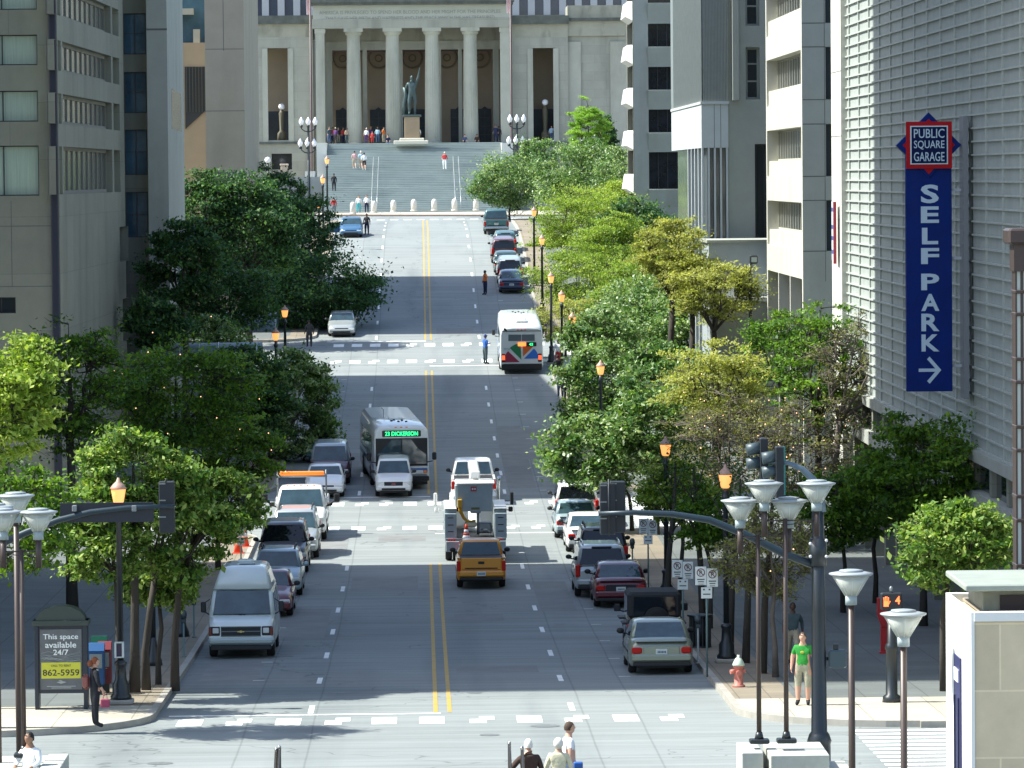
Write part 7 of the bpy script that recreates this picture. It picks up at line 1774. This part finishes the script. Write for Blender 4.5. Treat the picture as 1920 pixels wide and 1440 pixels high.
# ------------------------------------------------------------------ people
HC={}
def person_mesh(c,seed=0,fine=False):
    pose=c.get('pose','stand'); key=(pose,c.get('shorts',0),c.get('long',1),fine,c.get('skirt',0))
    if key in HC: return HC[key].copy()
    V=[];E=[];Rr=[];reg=[]
    def v(p,r,g): V.append(p); Rr.append(r if hasattr(r,'__len__') else (r,r)); reg.append(g); return len(V)-1
    def e(a,b): E.append((a,b))
    sit=pose.startswith('sit'); pz=.93 if not sit else .48
    lean=c.get('lean',0)
    pel=v((0,0,pz),(.185,.135),'p'); ab=v((0,0+.01,pz+.16),(.175,.13),'s'); ch=v((0,0,pz+.36),(.205,.14),'s'); nb=v((0,-.01,pz+.50),(.12,.09),'s'); nk=v((0,.005,pz+.575),(.068,.066),'k'); hd=v((0,.02,pz+.64),(.06,.06),'k')
    for a,b in ((pel,ab),(ab,ch),(ch,nb),(nb,nk),(nk,hd)): e(a,b)
    legs={'stand':((.02,0,.0),(-.01,0,.02)),'walk':((.20,.05,.24),(-.06,-.02,-.30)),'statue':((.02,0,0),(.12,.03,.05))}
    for k,s in enumerate((-1,1)):
        if sit:
            hp=v((s*.10,.03,pz-.02),.095,'p'); kn=v((s*.14,.43,pz+.04),.062,'l'); an=v((s*.14,.46,.10),.042,'a'); to=v((s*.15,.62,.035),(.045,.035),'f')
            e(pel,hp);e(hp,kn);e(kn,an);e(an,to)
        else:
            ky,_,ay=legs.get(pose,legs['stand'])[k]
            hp=v((s*.10,0,pz-.06),.125,'p'); th=v((s*.115,ky*.5,.70),.112,'t'); kn=v((s*.12,ky,.50),.085,'l'); cf=v((s*.12,(ky+ay)/2-.01,.34),.076,'c'); an=v((s*.12,ay,.09),.055,'a'); to=v((s*.14,ay+.16,.04),(.058,.042),'f')
            for a,b in ((pel,hp),(hp,th),(th,kn),(kn,cf),(cf,an),(an,to)): e(a,b)
    arms={'stand':[((-.25,-.02,1.17),(-.27,.06,.93)),((.25,-.02,1.17),(.27,.05,.93))],
          'walk':[((-.25,-.10,1.18),(-.27,-.08,.94)),((.25,.06,1.18),(.26,.24,1.02))],
          'point':[((-.30,.12,1.30),(-.45,.32,1.32)),((.25,-.02,1.17),(.27,.05,.93))],
          'phone':[((-.24,.0,1.17),(-.12,.22,1.15)),((.24,.02,1.17),(.1,.24,1.2))],
          'bag':[((-.25,-.02,1.17),(-.27,.02,.93)),((.24,.03,1.17),(.25,.14,.94))],
          'rail':[((-.34,.02,1.18),(-.48,.16,1.02)),((.25,-.02,1.17),(.30,.1,.97))],
          'statue':[((-.28,.05,1.66),(-.34,.08,1.98)),((.27,0,1.17),(.3,.06,.95))],
          'sit':[((-.25,.06,.74),(-.16,.30,.62)),((.25,.06,.74),(.16,.30,.62))]}
    A=arms.get(pose,arms['stand'])
    off=pz-.93 if not sit else 0
    for k,s in enumerate((-1,1)):
        sh=v((s*.175,-.005,pz+.465),(.09,.085),'s'); ua,wr=A[k]
        el=Vector(ua); wv=Vector(wr); shv=Vector((s*.175,0,pz+.465)); um=(shv+el)/2
        a1=v(tuple(um),.068,'u'); a2=v(tuple(el),.054,'e'); fm=v(tuple((el+wv)/2),.047,'r'); a3=v(tuple(wv),.032,'h')
        d=(wv-el).normalized(); pm=v(tuple(wv+d*.055),(.034,.022),'h')
        for a,b in ((ch,sh),(sh,a1),(a1,a2),(a2,fm),(fm,a3),(a3,pm)): e(a,b)
        side=d.cross(Vector((0,1,0)) if abs(d.y)<.8 else Vector((0,0,1))).normalized(); fr=side.cross(d).normalized()
        if fine:
            for q,(o,L) in enumerate(((-.024,.06),(-.008,.072),(.008,.068),(.024,.052))):
                b=wv+d*.085+fr*o; f1=v(tuple(b),.011,'h'); f2=v(tuple(b+d*L*.55+side*-.01*s),.009,'h'); f3=v(tuple(b+d*L+side*-.03*s),.007,'h'); e(pm,f1);e(f1,f2);e(f2,f3)
            t1=v(tuple(wv+d*.04+fr*.038),.011,'h'); t2=v(tuple(wv+d*.075+fr*.058),.009,'h'); e(a3,t1);e(t1,t2)
        else:
            f1=v(tuple(wv+d*.12+fr*.008),(.026,.014),'h'); f2=v(tuple(wv+d*.06+fr*.045),.011,'h'); e(pm,f1); e(a3,f2)
    me=bpy.data.meshes.new('skel'); me.from_pydata(V,E,[]); o=bpy.data.objects.new('skel',me); COL.objects.link(o)
    md=o.modifiers.new('skin','SKIN'); md.use_smooth_shade=True; md.branch_smoothing=.3
    sv=me.skin_vertices[0].data
    for i,r in enumerate(Rr): sv[i].radius=r
    sv[0].use_root=True
    sd=o.modifiers.new('sub','SUBSURF'); sd.levels=1 if not fine else 2; sd.render_levels=sd.levels
    dg=bpy.context.evaluated_depsgraph_get(); ev=bpy.data.meshes.new_from_object(o.evaluated_get(dg)); bpy.data.objects.remove(o)
    # head: shaped ellipsoid with nose, ears, chin joined into the same mesh
    import bmesh
    bm=bmesh.new(); bm.from_mesh(ev)
    hc=Vector((0,.025,pz+.70)); nb0=len(bm.verts)
    r_=bmesh.ops.create_uvsphere(bm,u_segments=14 if fine else 10,v_segments=10 if fine else 8,radius=1)
    for q in r_['verts']:
        x,y,z=q.co; w=.076*(1-.22*max(0,-z)); q.co=Vector((x*w*1.06,y*(.102 if y<0 else .095)*(1-.1*max(0,-z)),z*.118))
        if y>.85 and abs(z)<.25: q.co.y+=.018
        if z<-.5 and y>.2: q.co.y+=.012
        q.co+=hc
    for s in (-1,1):
        rr=bmesh.ops.create_uvsphere(bm,u_segments=6,v_segments=4,radius=.022)
        for q in rr['verts']: q.co=Vector((q.co.x*.4,q.co.y,q.co.z*1.3))+hc+Vector((s*.076,-.008,-.005))
    for s in (-1,1):
        rr=bmesh.ops.create_uvsphere(bm,u_segments=6,v_segments=4,radius=.0095)
        for q in rr['verts']: q.co=q.co+hc+Vector((s*.03,.083,.012))
        for f in set(f for q in rr['verts'] for f in q.link_faces): f.material_index=4
    rr=bmesh.ops.create_uvsphere(bm,u_segments=6,v_segments=4,radius=.02)
    for q in rr['verts']: q.co=Vector((q.co.x,q.co.y*.3,q.co.z*.22))+hc+Vector((0,.088,-.05))
    for f in set(f for q in rr['verts'] for f in q.link_faces): f.material_index=5
    # regions
    segs=[(Vector(V[a]),Vector(V[b]),reg[b],reg[a]) for a,b in E]
    sleeve=c.get('long',1); shorts=c.get('shorts',0)
    def region(p):
        if p.z>pz+.585 and pose!='statue' and abs(p.x)<.12: return 0
        best=1e9;g='s'
        for a,b,gb,ga in segs:
            d=b-a; t=max(0,min(1,(p-a).dot(d)/d.length_squared)); q=(p-(a+d*t)).length
            if q<best: best=q; g=gb if t>.35 else ga
        if g=='k': return 0
        if g in('s','u'): return 1
        if g=='e' or g=='r': return 1 if sleeve else 0
        if g=='h': return 0
        if g in('p','t'): return 2
        if g=='l': return 2 
        if g=='c': return 0 if shorts else 2
        if g=='a': return (0 if shorts else 2) if p.z>.13 else 3
        if g=='f': return 3
        return 1
    nf=0
    for f in bm.faces:
        if f.material_index in (4,5): f.smooth=True; continue
        f.material_index=region(f.calc_center_median()); f.smooth=True
    out=bpy.data.meshes.new('body'); bm.to_mesh(out); bm.free(); bpy.data.meshes.remove(ev)
    HC[key]=out
    return out.copy()
def hair_mesh(pz,style,fine=False):
    m=MB(); hc=(0,.025,pz+.70); n=12
    prof=[]
    for i in range(7):
        a=math.pi/2-math.pi*.62*i/6; prof.append((max(.004,.086*math.cos(a)),.128*math.sin(a)))
    vs=[]
    for r,z in prof:
        for k in range(n):
            t=2*math.pi*k/n; y=r*math.sin(t)*1.22-.012; x=r*math.cos(t)*1.02
            zz=z
            if y>.03: zz=max(z,.045+.02*math.cos(t))
            elif style=='short': zz=max(z,-.06)
            vs.append((hc[0]+x,hc[1]+y,hc[2]+zz))
    m.add(vs,[(i*n+(k+1)%n,i*n+k,(i+1)*n+k,(i+1)*n+(k+1)%n) for i in range(6) for k in range(n)]+[tuple(range(n))],0,True)
    if style=='long': m.ball((0,-.05,pz+.625),(.085,.07,.14))
    if style=='bun': m.ball((0,-.115,pz+.66),(.085,.07,.09))
    if style=='puffy': m.ball((0,-.01,pz+.72),(.105,.12,.125),0,12,8)
    if style=='cap': m.box(-.06,.06,.08,.17,pz+.73,pz+.745,bev=.005)
    return m
SKIN={'light':(.52,.30,.21),'mid':(.30,.16,.10),'dark':(.09,.045,.03)}
def col(n,c): return mat('cloth_'+n,c,.85,var=.15,scale=5,bump=.9,bscale=9)
PC={'white':(.72,.74,.74),'black':(.012,.013,.018),'blue':(.03,.12,.42),'navy':(.015,.02,.06),'red':(.5,.04,.04),'orange':(.7,.18,.03),'green':(.02,.25,.03),'grey':(.16,.18,.18),'slate':(.05,.08,.09),'khaki':(.38,.33,.24),'brown':(.05,.025,.018),'cream':(.62,.58,.40),'denim':(.06,.10,.2),'lightblue':(.35,.5,.6),'pink':(.6,.35,.38),'teal':(.05,.4,.45),'camo':(.32,.31,.22),'purple':(.1,.04,.15),'tan':(.45,.35,.25),'dark':(.03,.03,.035)}
def person(label,X,Y,z,face,shirt='white',pants='black',skin='mid',hair='black',pose='stand',shorts=0,long=1,shoes='black',style='short',fine=False,h=1.75,group=None,scale=1.0):
    k=h/1.78
    T=thing('person',label,'person',(X,Y,z),R_(face),group); T.scale=(k,k,k)
    c=dict(pose=pose,shorts=shorts,long=long); me=person_mesh(c,0,fine)
    pm=col(pants,PC[pants])
    if pants=='camo' : 
        pm=mat('cloth_camo',(.38,.36,.26),.9,var=.5,scale=9)
    for m_ in (mat('skin_'+skin,SKIN[skin],.6),col(shirt,PC[shirt]),pm,col(shoes,PC[shoes]),mat('eye_dark',(.02,.015,.012),.3),mat('lip_'+skin,tuple(a*b for a,b in zip(SKIN[skin],(.9,.5,.5))),.6)): me.materials.append(m_)
    b=link('body',me,T)
    if hair: hm=hair_mesh(.93 if not pose.startswith('sit') else .48,style).build('hair',mat('hair_'+hair,{'black':(.015,.012,.01),'red':(.22,.06,.02),'brown':(.06,.035,.02),'white':(.72,.68,.6),'blond':(.4,.28,.12),'blue':(.03,.06,.2)}[hair],.8),T)
    return T
def pg(px,py,dz=.0):
    X,Y=atG(px,py,dz); return X,Y,gz(Y)+dz
# near figures
X,Y,z=pg(168,1379,.16); Y=max(Y,108.9); z=gz(Y)+.16
T=person('woman with red hair and shoulder bag waiting at the left kerb',X,Y,z,-75,'black','black','light','red','bag',style='bun',fine=True,h=1.72)
m=MB(); m.box(-.2,.1,-.30,-.13,.95,1.32,bev=.07); bg=m.build('shoulder_bag',mat('bag_maroon',(.20,.05,.04),.5,spec=.6),T); m=MB(); m.tube([(-.16,-.12,1.15),(-.17,.05,1.38),(-.15,.09,1.3),(-.14,-.0,1.1)],.012,5); m.build('strap',MC['bag_maroon'],T)
hb=tag(MB().build('x',[]),'x','x') if False else None
m=MB(); m.box(-.11,.11,-.04,.04,0,.2,bev=.02); m.tube([(-.05,0,.2),(-.04,0,.3),(.04,0,.3),(.05,0,.2)],.008,5); o=m.build('handbag',mat('bag_magenta',(.28,.03,.08),.5)); tag(o,'magenta handbag hanging from the hand of the red haired woman','handbag'); o.location=(X+.26,Y-.22,z+.50)
X,Y,z=pg(1506,1324,.16)
T=person('man in green T-shirt and camouflage shorts beside the signal mast',X,Y,z,168,'green','camo','light','brown','stand',shorts=1,long=0,fine=True,h=1.85)
m=MB(); m.ball((-.0,.112,1.28),(.05,.006,.035)); m.build('shirt_print',mat('print_yellow',(.4,.4,.05),.8),T)
X,Y,z=pg(1487,1247,.16); person('man in slate shirt and pale trousers walking in the shade behind the green shirt man',X,Y,z,175,'slate','khaki','dark','black','walk',fine=True,h=1.78)
def low(px,pytop,Y,face,label,h,**k):
    X,zt=atY(px,pytop,Y); return person(label,X,Y,zt-h*.993,face,h=h,fine=True,**k),X,zt
T,X,zt=low(991,1384,84.6,12,'stooping white haired man in brown jacket holding the stair rail',1.72,shirt='brown',pants='dark',skin='light',hair='white',pose='rail')
T2_,X,zt=low(1047,1383,84.9,-5,'white haired woman in cream cardigan beside the man in brown',1.6,shirt='cream',pants='khaki',skin='light',hair='white',style='puffy')
T3_,X,zt=low(1066,1351,86.4,-80,'young man in white shirt seen in profile behind the old couple',1.78,shirt='white',pants='denim',skin='light',hair='brown',long=0)
m=MB(); m.box(-.09,.09,-.07,.07,0,.22,bev=.02); o=m.build('carrier_bag',mat('bag_blue',(.02,.1,.35),.5)); tag(o,'blue carrier bag at the young man in white','bag'); X,z=atY(1084,1440,86.0); o.location=(X,86.0,z-.1)
X,zt=atY(56,1371,85.4); person('seated man in white shirt behind the bottom left plinth',X,85.4,zt-1.31,150,'white','denim','mid','black','sit',fine=True,h=1.78)
# on the road and pavements
for (px,py,f,kw,l,dz) in ((910,683,-60,dict(shirt='blue',pants='slate',skin='dark',hair='blue',pose='phone',style='cap',h=1.85),'man in blue jacket crossing behind the bus',0),
  (910,553,120,dict(shirt='orange',pants='navy',skin='dark',pose='point',h=1.75),'traffic warden in orange vest pointing near the navy sedan',0),
  (688,441,170,dict(shirt='black',pants='navy',skin='dark',h=1.72),'person in black standing at the open blue car door',0),
  (1051,748,20,dict(shirt='white',pants='denim',skin='dark',shoes='white'),'person in white shirt and jeans waiting under the tree by the bus',.16),
  (1063,752,-30,dict(shirt='white',pants='black',skin='dark',long=0),'person in white T-shirt right beside the other waiting one',.16),
  (1046,722,0,dict(shirt='black',pants='black',skin='dark'),'person in black behind the pair in white at the bus stop',.16),
  (1012,628,30,dict(shirt='lightblue',pants='grey',skin='mid'),'person with pale blue top walking just beyond the bus roof',.16),
  (1020,634,-20,dict(shirt='grey',pants='purple',skin='dark'),'person in grey beside the pale blue walker',.16),
  (1047,690,160,dict(shirt='white',pants='red',skin='dark'),'person in white top and dark red trousers near the stop',.16),
  (626,404,0,dict(shirt='red',pants='grey',skin='mid',h=1.7),'person in dark red near the left lantern at the top of the street',.16),
  (580,652,10,dict(shirt='dark',pants='dark',skin='dark'),'dim figure in the shade by the left crossing corner',.16)):
    X,Y,z=pg(px,py,dz); person(l,X,Y,z,f,**kw)
# figures at the foot of the steps, on the steps and on the porch
def stepz(Y):
    z0=gz(428)+.02; z1=Z_(268,WY)-.01; n=40; run=(WY-.4-428.5-6)/n; rise=(z1-z0)/n; y=428.5; z=z0
    for i in range(n):
        z+=rise; d=run+(2.8 if i in (13,26) else 0)
        if Y<y+d: return z,y
        y+=d
    return z1,y
def onsteps(px,pyfeet,label,f,**kw):
    best=None; Y=429.0
    while Y<466:
        z,_=stepz(Y); 
        if Z_(pyfeet,Y,px)<=z: best=Y; break
        Y+=.15
    Y=best or 465; z,y=stepz(Y); person(label,X_(px,Y),y+.12,z,f,**kw)
onsteps(665,318,'man in pale shirt and khaki shorts climbing the steps, left of a group of three',0,shirt='pink',pants='khaki',skin='light',shorts=1,long=0,pose='walk',shoes='white')
onsteps(677,317,'grey haired climber in light blue in the middle of the three',0,shirt='lightblue',pants='khaki',skin='light',hair='white',shorts=1,pose='walk',shoes='white')
onsteps(683,319,'dark haired climber in white top, right of the three',0,shirt='white',pants='brown',skin='light',shorts=1,pose='walk',shoes='white')
onsteps(834,318,'person in red jacket and white trousers alone on the steps',180,shirt='red',pants='white',skin='light',hair='white',pose='walk',shoes='white')
onsteps(626,361,'person in black on the lower left of the steps',180,shirt='black',pants='black',skin='dark')
for (px,l,kw) in ((672,'woman in white top and turquoise skirt behind the first bollards',dict(shirt='white',pants='teal',skin='light',hair='brown',style='long',h=1.68)),(687,'person in white shirt and dark trousers beside the turquoise skirt',dict(shirt='white',pants='navy',skin='light',h=1.72))):
    Y=425.0; person(l,X_(px,Y),Y,gz(Y)+.1,180,**kw)
porch=[(618,'blue grey','slate','denim'),(625,'dark red','red','navy'),(630,'purple','purple','dark'),(635,'red brown','brown','khaki'),(644,'red','red','navy'),(651,'pale','tan','slate'),
 (688,'white','white','purple'),(696,'purple and red','purple','red'),(709,'light blue','lightblue','denim'),(720,'orange red','orange','khaki')]
for i,(px,cn,a,b) in enumerate(porch):
    Y=WY-.1-(i%3)*.12+ (1.6 if i in(1,3,4,7) else 0)
    person('visitor in %s top in the %s crowd on the porch'%(cn,'far left' if i<6 else 'second'),X_(px,Y),Y,Z_(268,WY)-.0,180+rnd.uniform(-60,60),shirt=a,pants=b,skin=['light','mid','dark'][i%3],hair=['brown','black','white','blond'][i%4],h=rnd.uniform(1.62,1.8),group='visitors on the porch')
person('child in red shirt at the front of the second porch crowd',X_(699,466.5),466.5,Z_(268,WY),170,shirt='red',pants='red',skin='light',hair='brown',h=1.25)
person('visitor in white at the foot of the statue',X_(785,WY-.2),WY-.2,Z_(268,WY),175,shirt='white',pants='khaki',skin='light',hair='brown',h=1.7,style='long')
person('crouching visitor in dark blue beside the second porch crowd',X_(728,466.4),466.2,Z_(268,WY)-.40,190,shirt='navy',pants='denim',skin='light',pose='sit')
person('visitor in blue sitting on the top step right of the statue',X_(872,466.4),466.1,Z_(268,WY)-.42,180,shirt='denim',pants='dark',skin='light',pose='sit')
person('visitor in dark clothes sitting on the top step near the fourth column',X_(895,466.4),466.1,Z_(268,WY)-.42,180,shirt='brown',pants='dark',skin='mid',pose='sit')
person('tall man in navy standing before the right pier',X_(930,WY-.1),WY-.1,Z_(268,WY),170,shirt='navy',pants='navy',skin='mid',h=1.85)
person('man in black close beside the tall man in navy',X_(936,WY+.1),WY+.1,Z_(268,WY),200,shirt='black',pants='black',skin='dark',h=1.7)
person('visitor in light blue at the right wing opening',X_(1035,WY+2),WY+2.0,Z_(263,WY+2,1035)-.2,180,shirt='lightblue',pants='denim',skin='light')
X,z=atY(598,340,452); person('man with bare shoulders leaning by the left candelabra',X,452,Z_(365,447,590),150,shirt='tan',pants='navy',skin='light',pose='walk')
statue()
